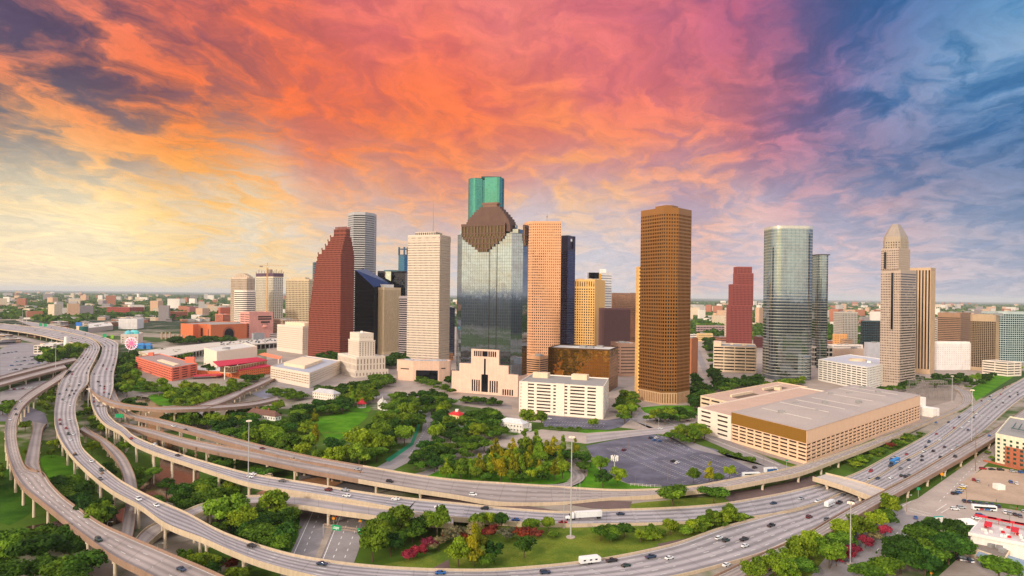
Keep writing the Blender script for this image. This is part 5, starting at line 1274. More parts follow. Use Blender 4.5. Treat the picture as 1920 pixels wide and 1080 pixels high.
# outer ramp at the left edge and the ramp that joins it
road('ramp_viaduct', 'pinkish two-lane viaduct looping round the left edge down to the bottom', [
 (124,693,138,696,Z1),(97,711,108,716,Z1),(74,724,88,729,Z1),(46,742,60,748,Z1),(27,762,42,766,Z1),(14,785,32,790,Z1),(9,810,30,815,Z1),(13,845,36,850,Z1),(22,875,50,880,Z1),(33,900,78,887,Z1),(50,920,95,910,Z1),(75,940,118,934,Z1),(105,964,150,958,Z1),(150,1000,190,985,Z1),(212,1045,250,1012,Z1),(270,1075,320,1042,Z1-1),(340,1110,400,1076,Z1-2),(420,1140,470,1110,Z1-3)], PINK4, 3, piers=(26, 2), parmat=parm2, n=5)
road('ramp_viaduct', 'short pinkish ramp with a grey upper end merging into the looping left viaduct', [
 (60,790,88,795,3),(62,805,80,805,4),(57,825,76,832,7),(50,855,73,860,10),(48.5,873,72.5,873,Z1),(70,886,80,895,Z1+0.05)], PINK, 1, par=(1, 1), piers=(30, 1), parmat=parm2, n=5, dash=False)
# small ramp between the carriageways
road('slip_ramp', 'narrow pink slip ramp passing under the grey viaduct between trees', [
 (148,806,156,799,9),(163,815,172,811,9),(184,826,200,827,8),(207,850,230,852,8),(223,872,247,880,8),(232,897,255,905,7),(237,935,257,935,5),(231,977,252,985,3),(225,1006,246,1016,1.5),(215,1040,236,1046,0.4)], PINK, 1, par=(1, 1), piers=(28, 1), parmat=parm2, n=5, dash=False)
# ramp that swings from the lower left up onto the far carriageway
road('slip_ramp', 'curved slip ramp running from the lower left up beside the far carriageway', [
 (245,1026,264,1034,0.6),(268,998,290,1010,2),(294,982,310,995,4),(344,961,352,974,6),(380,947,388,959,8),(430,936,425,951,8),(480,931.5,478,946,8),(555,932,555,949,8),(630,942,630,960,8),(690,951,690,968,7.5),(760,960,758,978,6.4),(850,972.5,850,985,4.4)], GREYR, 1, par=(1, 1), piers=(30, 2), n=5, dash=False)
# pinkish upper connectors
road('connector_viaduct', 'upper pink connector viaduct starting from the second grey viaduct and running right', [
 (213,729,204,742,Z1-1),(224,752,216,762,Z1-1),(250,776,242,781,Z1-1),(300,787,295,795,Z1-1),(375,806,370,815,Z1-1),(480,834,470,843,Z1-2),(580,857,570,867,9),(680,875,675,887,8)], PINK, 2, piers=(26, 2), parmat=parm2, n=5)
road('connector_viaduct', 'lower pink connector viaduct below the upper one, joining it to the right', [
 (218,792,214,797,9),(250,799,248,806,9),(287,807,283,816,9),(350,824,345,835,9),(420,838,415,851,9),(480,849,475,862,9),(545,863,540,876,9),(610,873,600,888,8.5),(680,887,672,901,8)], PINK, 2, piers=(26, 2), parmat=parm2, n=5)
road('pink_expressway', 'wide pink concrete expressway running right past the tree island', [
 (680,875,672,901,8),(780,892,770,918,6),(860,902,850,930,3.5),(952,908,940,944,1.5),(1045,914,1050,944,0.8),(1145,920,1143,936,0.8),(1223,919,1223,931,1.6),(1296,914,1310,921,4),(1348,905,1363,915,5.5),(1411,893,1432,902,6),(1473,881,1500,888,6),(1555,858,1574,861,6),(1648,824,1667,825,4),(1722,795,1759,785,1.5),(1785,768,1807,766,0.5),(1806,752,1823,750,0.5),(1796,733,1818,735,0.5),(1770,722,1790,722,0.5)], PINK4, 3, piers=(27, 2), n=5)
road('loop_ramp', None, [
 (1000,910,1000,914.5,0.9),(1050,907,1052,916,0.9),(1071,899,1088,904,0.9),(1073,889,1096,892,0.9),(1063,879,1080,880,0.9),(1048,873,1058,871,0.9)], PINK, 1, par=(0, 0), dash=False, n=6)
road('crossing_ramp', 'pink ramp bridge crossing over the freeway and curving right past the bayou park', [
 (165,722,168,731,Z1+0.1),(176,737,184,746,Z1+3),(196,747,210,759,Z1+5),(227,757,245,765,Z1+5),(275,763.5,290,769,Z1+5),(325,764,330,770,Z1+5),(400,761,405,767,Z1+3),(475,754,475,761,Z1),(520,744,522,751,9)], PINK, 1, piers=(24, 1), parmat=parm2, n=6, dash=False)
road('crossing_ramp', 'pink branch ramp climbing right towards the white office on columns', [
 (365,762.5,385,768,Z1+3),(395,752,415,757,Z1+2),(425,742,437,748,Z1+1),(455,730,462,734,9),(478,720,484,725,7),(508,706,514,711,3),(530,697,536,701,1)], PINK, 1, piers=(24, 1), parmat=parm2, n=6, dash=False)
# elevated frontage road at the right
road('frontage_viaduct', 'long pink elevated frontage road on the near right side of the freeway', [
 (1310,1095,1345,1110,1.0),(1348,1079,1400,1082,1.5),(1432,1039,1470,1046,3),(1500,1010,1530,1015,5),(1574,966,1600,974,6),(1633,935,1648,946,6),(1722,888,1741,895,6),(1796,843,1818,852,6),(1867,804,1880,813,6),(1920,768,1934,776,5),(1960,740,1974,747,4)], PINK4, 2, piers=(27, 2), parmat=parm2, n=5)
# bridge over the freeway, twin ramps at far left
road('overpass', 'flat grey overpass bridging both freeway carriageways on the right', [(1524,896,1548,889,5.5),(1580,913,1605,903,5.5),(1634,934,1660,921,5.5)], deck_mat('overpass_deck', (190, 178, 170), 2, 0.92), 1, piers=(22, 3), dash=False, n=4, thick=2.0)
road('ramp_viaduct', 'upper of two far straight viaducts at the left edge', [(-20,712,-20,717,9),(60,690,62,696,9),(118,676,124,681,9),(140,671,146,676,9)], PINK, 1, piers=(30, 2), parmat=parm2, n=6, dash=False)
road('ramp_viaduct', 'lower of two far straight viaducts at the left edge', [(-20,722,-20,729,8),(60,700,62,707,8),(120,684,126,690,8)], PINK, 1, piers=(30, 2), parmat=parm2, n=6, dash=False)
road('street', None, [(0,622,0,628,0.5),(60,635,52,640,0.5),(110,645,95,650,0.5)], PINK, 2, par=(0,0), dash=False)
road('street', None, [(1100,815,1100,832,0.2),(1180,808,1190,818,0.2),(1250,800,1262,810,0.2),(1310,790,1335,798,0.2)], GREYR, 1, par=(0,0), dash=False)
# stripes of the big car park
b = MB()
c0, c1, c2 = at(1240, 822), at(1425, 888), at(1110, 838)
ex, ey = (c1 - c0), (c2 - c0); Lx, Ly = ex.length, ey.length; ex.normalize(); ey.normalize()
for r_i in range(int(Ly / 9.5)):
    for q in range(int(Lx / 2.9)):
        p = c0 + ex * (q * 2.9 + 4) + ey * (r_i * 9.5 + 3)
        px, py = proj((p.x, p.y, 0))
        if (1120 < px < 1410) and py < 903 and (q % 17) > 1:
            d_ = ey * 4.6 + ex * 0.9; wv = ex * 0.09; z = Vector((0, 0, 0.12))
            b.face([p - wv + z, p + wv + z, p + d_ + wv + z, p + d_ - wv + z])
o = b.build('parking_marking', markw); o['kind'] = 'structure'
b = MB(); c0, c1 = at(1020, 797), at(1140, 803); e = (c1 - c0); L = e.length; e.normalize(); n_ = Vector((-e.y, e.x, 0))
for row in (0, 15):
    for q in range(int(L / 2.8)):
        p = c0 + e * (q * 2.8) + n_ * (row + 2) + Vector((0, 0, 0.12)); b.face([p - e * 0.09, p + e * 0.09, p + e * 1.3 + n_ * 5, p + e * 1.12 + n_ * 5])
o = b.build('parking_marking', markw); o['kind'] = 'structure'

def strips(rows, m=markw, z=0.16, w_=0.16):
    """Painted lines on the streets: straight runs between two pixels, dashed when a dash length is given."""
    b = MB()
    for x0, y0, x1, y1, dash in rows:
        p, q = at(x0, y0, z), at(x1, y1, z); L = (q - p).length; e = (q - p) / L; n_ = Vector((-e.y, e.x, 0)) * w_; t = 0.0
        while t < L:
            t2 = min(L, t + (dash or L)); a, c = p + e * t, p + e * t2; f = [a - n_, c - n_, c + n_, a + n_]
            b.face(f if n_.length and (f[1] - f[0]).cross(f[2] - f[0]).z > 0 else f[::-1]); t = t2 + (dash * 1.6 if dash else 1)
    o = b.build('road_marking', m); o['kind'] = 'structure'
strips([(604, 950, 553, 1078, 3), (591, 950, 533, 1078, 0), (660, 958, 612, 1078, 3), (680, 958, 634, 1078, 3), (642, 958, 594, 1078, 0), (1700, 985, 1640, 1035, 3), (1716, 988, 1668, 1030, 0), (1703, 957, 1742, 968, 0), (1706, 953, 1748, 964, 0), (1755, 958, 1775, 945, 0), (1764, 962, 1786, 949, 0), (1690, 950, 1708, 940, 0),
        (1762, 940, 1900, 800, 4), (1150, 776, 1300, 846, 3), (1210, 776, 1460, 872, 0), (1213, 776, 1463, 872, 0), (770, 850, 802, 800, 3), (802, 800, 790, 760, 3)])
GS('traffic_island', [(626, 952), (640, 954), (588, 1080), (578, 1080)], 0.17, pave_mat('island_concrete', (170, 154, 140), stain=(0.6, 1.2)))
# ------------------------------------------------------------------ trees
def leaf_mat(name, c1, c2, trans=0.25):
    m = bpy.data.materials.new(name); m.use_nodes = True; n = NT(m.node_tree); b = n.n['Principled BSDF']
    at_ = n.node('ShaderNodeAttribute', attribute_name='Col'); s = n.node('ShaderNodeSeparateColor'); n.l.new(at_.outputs['Color'], s.inputs[0])
    oi = n.node('ShaderNodeObjectInfo').outputs['Random']
    col = n.mix(s.outputs[0], lin(c1), lin(c2))
    oh = n.node('ShaderNodeMath', operation='FRACT'); n.l.new(n.math('MULTIPLY', oi, 7.31), oh.inputs[0])
    col = n.vec('MULTIPLY', col, n.mix(oh.outputs[0], (0.82, 0.94, 1.0), (1.22, 1.04, 0.72)))
    f = n.math('MULTIPLY', n.math('MULTIPLY_ADD', oi, 0.6, 0.66), n.math('MULTIPLY_ADD', s.outputs[1], 0.7, 0.65))
    col = n.vec('MULTIPLY', col, f)
    n.l.new(col, b.inputs['Base Color']); b.inputs['Roughness'].default_value = 0.75; b.inputs['Specular IOR Level'].default_value = 0.15
    tr = n.node('ShaderNodeBsdfTranslucent'); n.l.new(col, tr.inputs[0])
    mx = n.node('ShaderNodeMixShader'); mx.inputs[0].default_value = trans
    n.l.new(b.outputs[0], mx.inputs[1]); n.l.new(tr.outputs[0], mx.inputs[2]); n.l.new(mx.outputs[0], n.n['Material Output'].inputs[0])
    return m
LEAF = {'dark': leaf_mat('leaf_dark', (44, 80, 22), (104, 138, 38)), 'light': leaf_mat('leaf_light', (78, 114, 26), (140, 162, 44)), 'yellow': leaf_mat('leaf_yellow', (120, 128, 24), (172, 164, 36)),
        'pink': leaf_mat('blossom_pink', (132, 34, 56), (184, 66, 92)), 'red': leaf_mat('blossom_red', (124, 50, 40), (162, 80, 62)), 'olive': leaf_mat('leaf_olive', (104, 98, 72), (150, 140, 108)), 'deep': leaf_mat('leaf_deep', (36, 68, 24), (72, 110, 34))}
bark = mat('bark', (92, 74, 58), 0.95, var=0.2, scale=0.6)
def crown_mesh(name, seed, nleaf, leaf, shape, m):
    """Leaf clumps spread through the volume of a unit crown: many leaf faces on and inside a dozen or more uneven lobes."""
    g = np.random.default_rng(seed)
    nb = {'round': 19, 'cone': 16, 'shrub': 11, 'flat': 23}[shape]
    C, Rb = [], []
    for i in range(nb):
        a, r = g.uniform(0, 2 * np.pi), np.sqrt(g.uniform(0.02, 1))
        if shape == 'cone':
            h = g.uniform(0, 1); rr_ = (1 - h) * 0.62 + 0.06; C.append((rr_ * r * np.cos(a), rr_ * r * np.sin(a), h * 1.5 - 0.4)); Rb.append(g.uniform(0.26, 0.42) * (1.15 - 0.7 * h))
        else:
            fz = {'round': 0.62, 'flat': 0.34, 'shrub': 0.45}[shape]
            hz_ = g.uniform(-0.5, 1) * np.sqrt(max(0, 1 - r * r * 0.8)) * fz
            C.append((0.68 * r * np.cos(a), 0.68 * r * np.sin(a), hz_)); Rb.append(g.uniform(0.17, 0.44))
    C, Rb = np.array(C), np.array(Rb)
    bi = g.choice(nb, nleaf, p=Rb ** 2 / (Rb ** 2).sum())
    d = g.normal(size=(nleaf, 3)); d[:, 2] = np.abs(d[:, 2]) * 1.0 - 0.35 * (g.random(nleaf) < 0.5); d /= np.linalg.norm(d, axis=1)[:, None]
    pos = C[bi] + d * (Rb[bi] * (g.uniform(0.62, 1.08, nleaf) + 0.3 * (g.random(nleaf) < 0.06)))[:, None] * np.array([1, 1, 0.8])
    nr = d + g.normal(scale=0.55, size=(nleaf, 3)); nr /= np.linalg.norm(nr, axis=1)[:, None]
    t1 = np.cross(nr, g.normal(size=(nleaf, 3))); t1 /= np.linalg.norm(t1, axis=1)[:, None]; t2 = np.cross(nr, t1)
    sz = leaf * g.uniform(0.6, 1.35, nleaf)[:, None]
    v = np.stack([pos - t1 * sz - t2 * sz * 0.7, pos + t1 * sz - t2 * sz * 0.5, pos + t1 * sz * 0.7 + t2 * sz, pos - t1 * sz * 0.8 + t2 * sz * 0.8], 1).reshape(-1, 3)
    me = bpy.data.meshes.new(name); me.vertices.add(len(v)); me.vertices.foreach_set('co', v.astype(np.float32).ravel())
    me.loops.add(len(v)); me.loops.foreach_set('vertex_index', np.arange(len(v), dtype=np.int32)); me.polygons.add(nleaf)
    me.polygons.foreach_set('loop_start', np.arange(0, len(v), 4, dtype=np.int32))
    clump = g.random(nb)[bi]
    c = np.zeros((nleaf, 4), np.float32); c[:, 0] = np.clip(clump * 0.6 + g.random(nleaf) * 0.4, 0, 1); c[:, 1] = g.random(nleaf) * 0.6 + clump * 0.4; c[:, 3] = 1
    at_ = me.color_attributes.new('Col', 'FLOAT_COLOR', 'CORNER'); at_.data.foreach_set('color', np.repeat(c, 4, 0).ravel())
    me.materials.append(m); me.update(calc_edges=True); me.validate()
    return me
def trunk_mesh(name, seed, forks=4):
    g = random.Random(seed); b = MB()
    b.tube([(0, 0, -0.1), (0.02, 0.01, 0.25), (0.0, 0.03, 0.55)], [0.06, 0.045, 0.032], 6)
    for k in range(forks):
        a = k * 2 * math.pi / forks + g.uniform(-0.4, 0.4); r = g.uniform(0.25, 0.5)
        b.tube([(0.0, 0.02, g.uniform(0.3, 0.5)), (r * 0.5 * math.cos(a), r * 0.5 * math.sin(a), 0.62), (r * math.cos(a), r * math.sin(a), g.uniform(0.75, 0.9))], [0.03, 0.022, 0.008], 5)
    return b.mesh(name, bark)
KIND = {}
def kind(nm, name, shape, leafm, nleaf, leaf, variants, asp, cat):
    KIND[nm] = (name, [crown_mesh(name + '_crown', hash((nm, i)) % 9973 if False else sum(map(ord, nm)) * 7 + i, nleaf, leaf, shape, LEAF[leafm]) for i in range(variants)], [trunk_mesh(name + '_trunk', i + 5) for i in range(2)], asp, cat)
kind('oak', 'oak_tree', 'flat', 'dark', 2600, 0.062, 6, 0.80, 'tree'); kind('deep', 'oak_tree', 'round', 'deep', 2400, 0.062, 4, 0.95, 'tree'); kind('light', 'ash_tree', 'round', 'light', 2400, 0.062, 5, 1.1, 'tree')
kind('yellow', 'cypress_tree', 'cone', 'yellow', 1800, 0.06, 3, 1.5, 'tree'); kind('cypress', 'cypress_tree', 'cone', 'light', 1800, 0.06, 2, 1.5, 'tree')
kind('pink', 'crape_myrtle', 'shrub', 'pink', 1400, 0.066, 2, 1.0, 'flowering tree'); kind('red', 'crape_myrtle', 'shrub', 'red', 1400, 0.066, 2, 1.0, 'flowering tree'); kind('olive', 'crape_myrtle', 'shrub', 'olive', 1400, 0.066, 2, 0.9, 'flowering tree')
kind('shrub', 'shrub', 'shrub', 'light', 1200, 0.074, 3, 0.75, 'shrub')
WORD = {'oak': 'dark green spreading oak', 'deep': 'deep green round oak', 'light': 'bright green ash', 'yellow': 'yellow-green feathery cypress', 'cypress': 'green pointed cypress', 'pink': 'pink flowering crape myrtle', 'red': 'rusty red crape myrtle', 'olive': 'grey-olive crape myrtle', 'shrub': 'low green shrub'}
GRP = {'oak_tree': 'oaks', 'ash_tree': 'ash trees', 'cypress_tree': 'cypresses', 'crape_myrtle': 'crape myrtles', 'shrub': 'shrubs'}
TREES = []
TR = random.Random(11)
def tree(k, p, r, phrase):
    """r = crown radius in metres; the crown's shape sets the height. Recorded now, built below once all are known."""
    TREES.append((k, (p[0], p[1], p[2] if len(p) > 2 else 0.05), r, phrase))
def build_tree(k, p, r, phrase):
    name, crowns, trunks, asp, cat = KIND[k]
    h = r * 1.55 * asp
    t = thing(name, WORD[k] + ' ' + phrase, cat, p, TR.uniform(0, 6.28), GRP[name] + ' ' + phrase)
    low = k in ('shrub', 'olive', 'red', 'pink')
    tk = link('trunk', TR.choice(trunks), t); tk.scale = (r * (0.8 if low else 1),) * 2 + ((h * (0.7 if low else 1.0)),)
    c = link('crown', TR.choice(crowns), t); c.location = (0, 0, h * (0.5 if low else 0.66)); c.scale = (r * TR.uniform(0.95, 1.18), r * TR.uniform(0.95, 1.18), r * asp * TR.uniform(0.9, 1.12))
    return t
def mesh_arrays(me):
    v = np.empty(len(me.vertices) * 3, np.float32); me.vertices.foreach_get('co', v)
    c = np.empty(len(me.loops) * 4, np.float32); me.color_attributes['Col'].data.foreach_get('color', c)
    return v.reshape(-1, 4, 3), c.reshape(-1, 4, 4)
def build_all_trees(limit=285):
    """The trees that show largest one by one; past the limit of a kind the small far ones become one mass."""
    DECK = [(c.x, c.y, c.z, (l - r_).length / 2) for L, R2, C, s_ in ROADS.values() for l, r_, c in zip(L, R2, C)]
    DX = np.array(DECK); kept = []
    for k, p, r, ph in TREES:                    # crowns stay clear of the decks: none stands on a road or grows through a viaduct
        for _ in range(2):                       # step aside from a deck edge first
            dd = np.hypot(DX[:, 0] - p[0], DX[:, 1] - p[1]) - DX[:, 3]; j = int(dd.argmin())
            if -2.5 < dd[j] < r * 0.45:
                v = Vector((p[0] - DX[j, 0], p[1] - DX[j, 1])); v = v.normalized() * (r * 0.5 - dd[j]); p = (p[0] + v.x, p[1] + v.y, p[2])
        dd = np.hypot(DX[:, 0] - p[0], DX[:, 1] - p[1]) - DX[:, 3]; hit = dd < r * np.where(DX[:, 2] > 4.5, 0.4, 0.5)
        if hit.any():
            zmin = DX[hit, 2].min(); on = dd.min() < 0.5
            if on and zmin < 4.5: continue
            top = r * 1.55 * KIND[k][3] * 1.2
            if top > zmin - 2.2:
                if not on and zmin < 3: r = max(2.0, min(r, dd.min() * 1.1 + 1.0))
                else: r = r * (zmin - 2.2) / top
            if r < 1.8: continue
        kept.append((k, p, r, ph))
    by = {}
    for t in kept: by.setdefault(KIND[t[0]][0], []).append(t)
    rest = []
    for nm, ts in by.items():
        ts.sort(key=lambda t: -t[2] / max(50, t[1][1]))
        for t in ts[:limit]: build_tree(*t)
        rest += ts[limit:]
    if not rest: return
    V, Cc, Mi = [], [], []; mats_ = list(LEAF.values()); g = np.random.default_rng(4)
    for k, p, r, ph in rest:
        name, crowns, trunks, asp, cat = KIND[k]; me = crowns[g.integers(len(crowns))]; v, c = mesh_arrays(me)
        sel = g.permutation(len(v))[:420]; v = v[sel]; cen = v.mean(1, keepdims=True); v = cen + (v - cen) * 2.1
        v = v * np.array([r * 1.1, r * 1.1, r * asp]) + np.array([p[0], p[1], p[2] + r * 1.55 * asp * 0.62]); c = c[sel].copy(); c[:, :, 1] = np.clip(c[:, :, 1] + g.uniform(-0.25, 0.25), 0, 1)
        V.append(v); Cc.append(c); Mi.append(np.full(len(v), mats_.index(me.materials[0]), np.int32))
    V = np.concatenate(V).reshape(-1, 3).astype(np.float32); Cc = np.concatenate(Cc).reshape(-1); Mi = np.concatenate(Mi)
    me = bpy.data.meshes.new('distant_trees'); me.vertices.add(len(V)); me.vertices.foreach_set('co', V.ravel()); me.loops.add(len(V)); me.loops.foreach_set('vertex_index', np.arange(len(V), dtype=np.int32))
    me.polygons.add(len(Mi)); me.polygons.foreach_set('loop_start', np.arange(0, len(V), 4, dtype=np.int32))
    for m in mats_: me.materials.append(m)
    me.polygons.foreach_set('material_index', Mi); ca = me.color_attributes.new('Col', 'FLOAT_COLOR', 'CORNER'); ca.data.foreach_set('color', Cc.astype(np.float32)); me.update(calc_edges=True)
    o = link('distant_trees', me); tag(o, 'smaller street and park trees farther off that run together into one green mass', 'trees', kind='stuff')
def inside(x, y, poly):
    c = False
    for i in range(len(poly)):
        x0, y0 = poly[i - 1]; x1, y1 = poly[i]
        if (y0 > y) != (y1 > y) and x < (x1 - x0) * (y - y0) / (y1 - y0) + x0: c = not c
    return c
TAKEN = []
def grove(poly, r, mixk, phrase, sp=1.45, tries=500, cap=60, z=0.05):
    ground = [at(*q) for q in poly]; g2 = [(p.x, p.y) for p in ground]
    x0, x1 = min(p[0] for p in g2), max(p[0] for p in g2); y0, y1 = min(p[1] for p in g2), max(p[1] for p in g2)
    n = 0
    for _ in range(tries):
        x, y = TR.uniform(x0, x1), TR.uniform(y0, y1)
        if not inside(x, y, g2): continue
        rr_ = r * TR.uniform(0.75, 1.2)
        if any((x - a) ** 2 + (y - b) ** 2 < ((rr_ + q) * sp * 0.5) ** 2 for a, b, q in TAKEN): continue
        TAKEN.append((x, y, rr_)); tree(TR.choice(mixk), (x, y, z), rr_, phrase); n += 1
        if n >= cap: break
O, D, L, Yw, Cy = 'oak', 'deep', 'light', 'yellow', 'cypress'
def one(k, px, py, r, phrase):
    p = at(px, py); TAKEN.append((p.x, p.y, r)); tree(k, p, r, phrase)
# foreground left
grove([(-20, 1050), (60, 1022), (130, 1030), (175, 1065), (150, 1130), (-20, 1150)], 8.2, [O, O, L, D], 'in the bottom left corner'); one(D, 176, 1094, 8, 'just right of the bottom left wood')
grove([(-45, 905), (-8, 895), (-4, 930), (-40, 945)], 6, [L, O], 'at the left edge below the looping viaduct')
for k, x, y, r in ((L, 47, 810, 6), (L, 50, 856, 5), (L, 97, 858, 8.5), (L, 103, 845, 7), (L, 88, 775, 6), (L, 78, 768, 5)): one(k, x, y, r, 'between the left ramps')
grove([(150, 772), (170, 762), (172, 785), (152, 788)], 6.5, [O, L], 'in the gap between the two viaducts'); grove([(168, 795), (192, 795), (222, 818), (182, 818)], 6.5, [L, O], 'in the gap between the two viaducts')
for x, y in ((172, 852), (206, 846), (219, 852), (234, 850)): one(L, x, y, 7.5, 'along the narrow slip ramp')
grove([(238, 888), (282, 884), (290, 902), (258, 915)], 7.5, [D, O], 'on the bank above the brown bayou'); grove([(98, 925), (135, 912), (175, 945), (150, 970)], 7.0, [D, D, O], 'under the near viaduct at the left', 1.2)
grove([(140, 985), (195, 955), (205, 1000), (160, 1012)], 7.0, [L, O, D], 'under the near viaduct at the left', 1.25); grove([(195, 880), (225, 890), (228, 915), (205, 905)], 6, [D, O], 'left of the narrow slip ramp')
grove([(285, 962), (335, 942), (385, 925), (432, 908), (448, 935), (405, 950), (340, 972)], 7.0, [O, D, O, L], 'along the bank under the second viaduct', 1.25)
grove([(398, 874), (440, 872), (440, 884), (415, 886)], 5.5, [O, D], 'between the second viaduct and the pink connectors'); grove([(475, 892), (512, 888), (516, 898), (480, 900)], 5.5, [O, D], 'between the second viaduct and the pink connectors'); one(D, 312, 925, 5, 'on the bayou bank')
grove([(372, 1000), (440, 982), (530, 978), (560, 1000), (520, 1045), (468, 1030)], 7.5, [O, O, D, L], 'inside the curve of the slip ramp', 1.25)
for k, x, y, r in ((L, 345, 1062, 5.5), ('pink', 362, 1062, 3.5), (L, 392, 1082, 6), (L, 368, 1084, 5), ('red', 428, 1070, 5), (D, 400, 1085, 5), ('shrub', 455, 1088, 6)): one(k, x, y, r, 'below the near viaduct at bottom left')
# foreground centre
grove([(690, 1065), (702, 1020), (760, 992), (865, 985), (870, 998), (790, 1008), (742, 1052)], 7.0, [O, D, L, L], 'in the thicket right of the sunken avenue', 1.2)
for k, x, y, r in (('pink', 768, 1050, 4), ('pink', 782, 1046, 4), ('pink', 803, 1034, 5), ('olive', 822, 1032, 5), ('olive', 848, 1018, 6), ('red', 838, 1014, 3), ('red', 868, 1012, 3), ('olive', 892, 1010, 6.5), ('red', 918, 1009, 4.5), ('pink', 912, 1008, 3), ('olive', 950, 1012, 4.5), ('red', 975, 1012, 4), ('red', 992, 1012, 4.5), ('red', 1008, 1010, 3)): one(k, x, y, r, 'in the flowering row on the grass triangle')
for k, x, y, r in ((L, 895, 996, 5), (L, 918, 992, 4.5), (D, 940, 994, 5), (O, 998, 1000, 5.5), (L, 1028, 998, 4), ('shrub', 1038, 1008, 3), (D, 983, 1046, 5.5)): one(k, x, y, r, 'on the grass triangle below the far carriageway')
grove([(855, 1062), (900, 1050), (945, 1054), (905, 1068)], 5.5, [L, D, Yw, O, L], 'in the small copse on the grass triangle', 1.1)
grove([(1108, 1014), (1140, 995), (1182, 1008), (1135, 1020)], 4.5, [L, O, 'shrub'], 'right of the tall light mast', 1.2); grove([(1190, 1012), (1265, 998), (1272, 1006), (1200, 1020)], 4, [L, L, 'shrub'], 'right of the tall light mast', 1.2)
grove([(1275, 1010), (1425, 972), (1442, 958), (1300, 988)], 4.2, [O, L, L, 'shrub'], 'in the dense hedge between the two carriageways', 0.72, 900, 80); one(D, 1412, 968, 5.5, 'at the right end of the hedge')
# foreground right
grove([(1400, 1100), (1470, 1065), (1560, 1022), (1640, 972), (1695, 965), (1645, 1008), (1560, 1068), (1480, 1105)], 6.0, [L, L, O, D, L], 'on the verge beside the frontage viaduct', 1.25)
for k, x, y, r in (('pink', 1568, 1062, 4), ('pink', 1588, 1050, 4.2), ('pink', 1602, 1042, 4), ('pink', 1622, 1028, 4.2), ('olive', 1640, 1015, 4.2), ('pink', 1660, 1006, 4)): one(k, x, y, r, 'on the verge beside the frontage viaduct')
grove([(1620, 1100), (1680, 1045), (1742, 1012), (1795, 1020), (1795, 1052), (1740, 1100)], 7.5, [O, D, O], 'in the wood by the lower right street', 1.15); one(O, 1872, 1092, 8, 'at the bottom right corner')
# tree island and park
grove([(820, 903), (850, 886), (940, 872), (1040, 890), (1060, 900), (1000, 908), (900, 906)], 5.2, [L, Yw, D, O, Cy, L], 'on the round tree island', 1.15); grove([(915, 862), (1000, 846), (1100, 862), (1092, 888), (1000, 876), (930, 874)], 5.5, [O, Yw, D, Cy, O], 'behind the round tree island', 1.2)
grove([(765, 880), (800, 846), (870, 826), (910, 846), (862, 874), (792, 892)], 6.5, [O, O, D], 'right of the curving park street', 1.3)
grove([(640, 862), (705, 812), (742, 788), (785, 782), (780, 805), (755, 845), (700, 882), (640, 886), (560, 868), (470, 858), (440, 830), (560, 842)], 8.2, [O, O, L, D, L, O], 'in the park wood below the round lawn', 1.3, 900, 60)
for x, y, r in ((521, 850, 8), (592, 842, 6), (590, 800, 5)): one('light' if y > 845 else 'yellow', x, y, r, 'at the edge of the round lawn')
grove([(400, 812), (440, 782), (500, 808), (565, 800), (578, 820), (500, 838), (430, 838)], 7.5, [O, L, D, O], 'below the white house with the brown roof', 1.35)
grove([(548, 778), (600, 768), (640, 758), (660, 775), (590, 782), (560, 790)], 7, [O, D], 'between the white villa and the round lawn', 1.3); grove([(642, 760), (700, 746), (712, 752), (655, 768)], 6, [L, L, Cy], 'behind the red gazebo', 1.2)
grove([(728, 776), (742, 752), (830, 748), (850, 762), (800, 782), (745, 792)], 7.5, [O, O, D], 'between the church and the olive glass tower', 1.3); grove([(700, 800), (730, 785), (745, 795), (710, 812)], 7, [O], 'between the church and the olive glass tower', 1.3)
grove([(815, 782), (836, 770), (838, 800), (870, 805), (905, 780), (938, 782), (930, 812), (895, 828), (850, 820), (815, 838)], 7.2, [O, D, O, L], 'around the yellow house with the red roof', 1.35)
grove([(868, 752), (944, 760), (940, 764), (868, 757)], 4.5, [O, D], 'in front of the pink stone entrance', 1.2); grove([(890, 812), (930, 812), (945, 820), (920, 832)], 7.5, [O], 'left of the white farmhouse', 1.3)
for x, y, r, k in ((990, 802, 8, L), (1015, 800, 7, L), (1112, 806, 5.5, L), (1050, 808, 3, O), (1070, 808, 3, O), (1085, 808, 3, O), (1033, 806, 3, O)): one(k, x, y, r, 'beside the little car park of the white garage')
# left park and bayou
grove([(214, 742), (226, 708), (248, 700), (258, 728), (240, 745)], 7.5, [O, D, L], 'right of the second viaduct by the park', 1.3); grove([(252, 722), (335, 742), (325, 748), (262, 736)], 7.0, [O, L, O], 'in front of the coral red garage', 1.3)
grove([(312, 752), (352, 738), (412, 742), (445, 730), (455, 750), (395, 766), (340, 775)], 7.5, [O, L, L, O], 'below the arts centre', 1.3); grove([(300, 798), (340, 790), (395, 792), (402, 806), (330, 810)], 7.5, [O, O, L], 'between the crossing ramp and the pink connectors', 1.3)
grove([(216, 768), (246, 752), (264, 782), (238, 782)], 7, [O, D], 'beside the crossing ramp', 1.3); grove([(415, 742), (470, 735), (480, 728), (440, 728)], 6.5, [O], 'below the arts centre', 1.3); grove([(440, 770), (520, 775), (520, 785), (450, 790)], 6, [O, L], 'above the white house with the brown roof', 1.4)
grove([(82, 668), (140, 650), (156, 660), (122, 702), (72, 704)], 10, [O, D, L], 'in the wood around the white pylon', 1.2); grove([(15, 768), (40, 760), (34, 780), (10, 782)], 7, [O], 'at the left edge by the service road'); grove([(72, 748), (98, 735), (100, 760), (78, 765)], 7, [O, L], 'between the left ramps'); grove([(210, 690), (250, 668), (262, 690), (225, 702)], 9, [D, O], 'below the ferris wheel', 1.2)
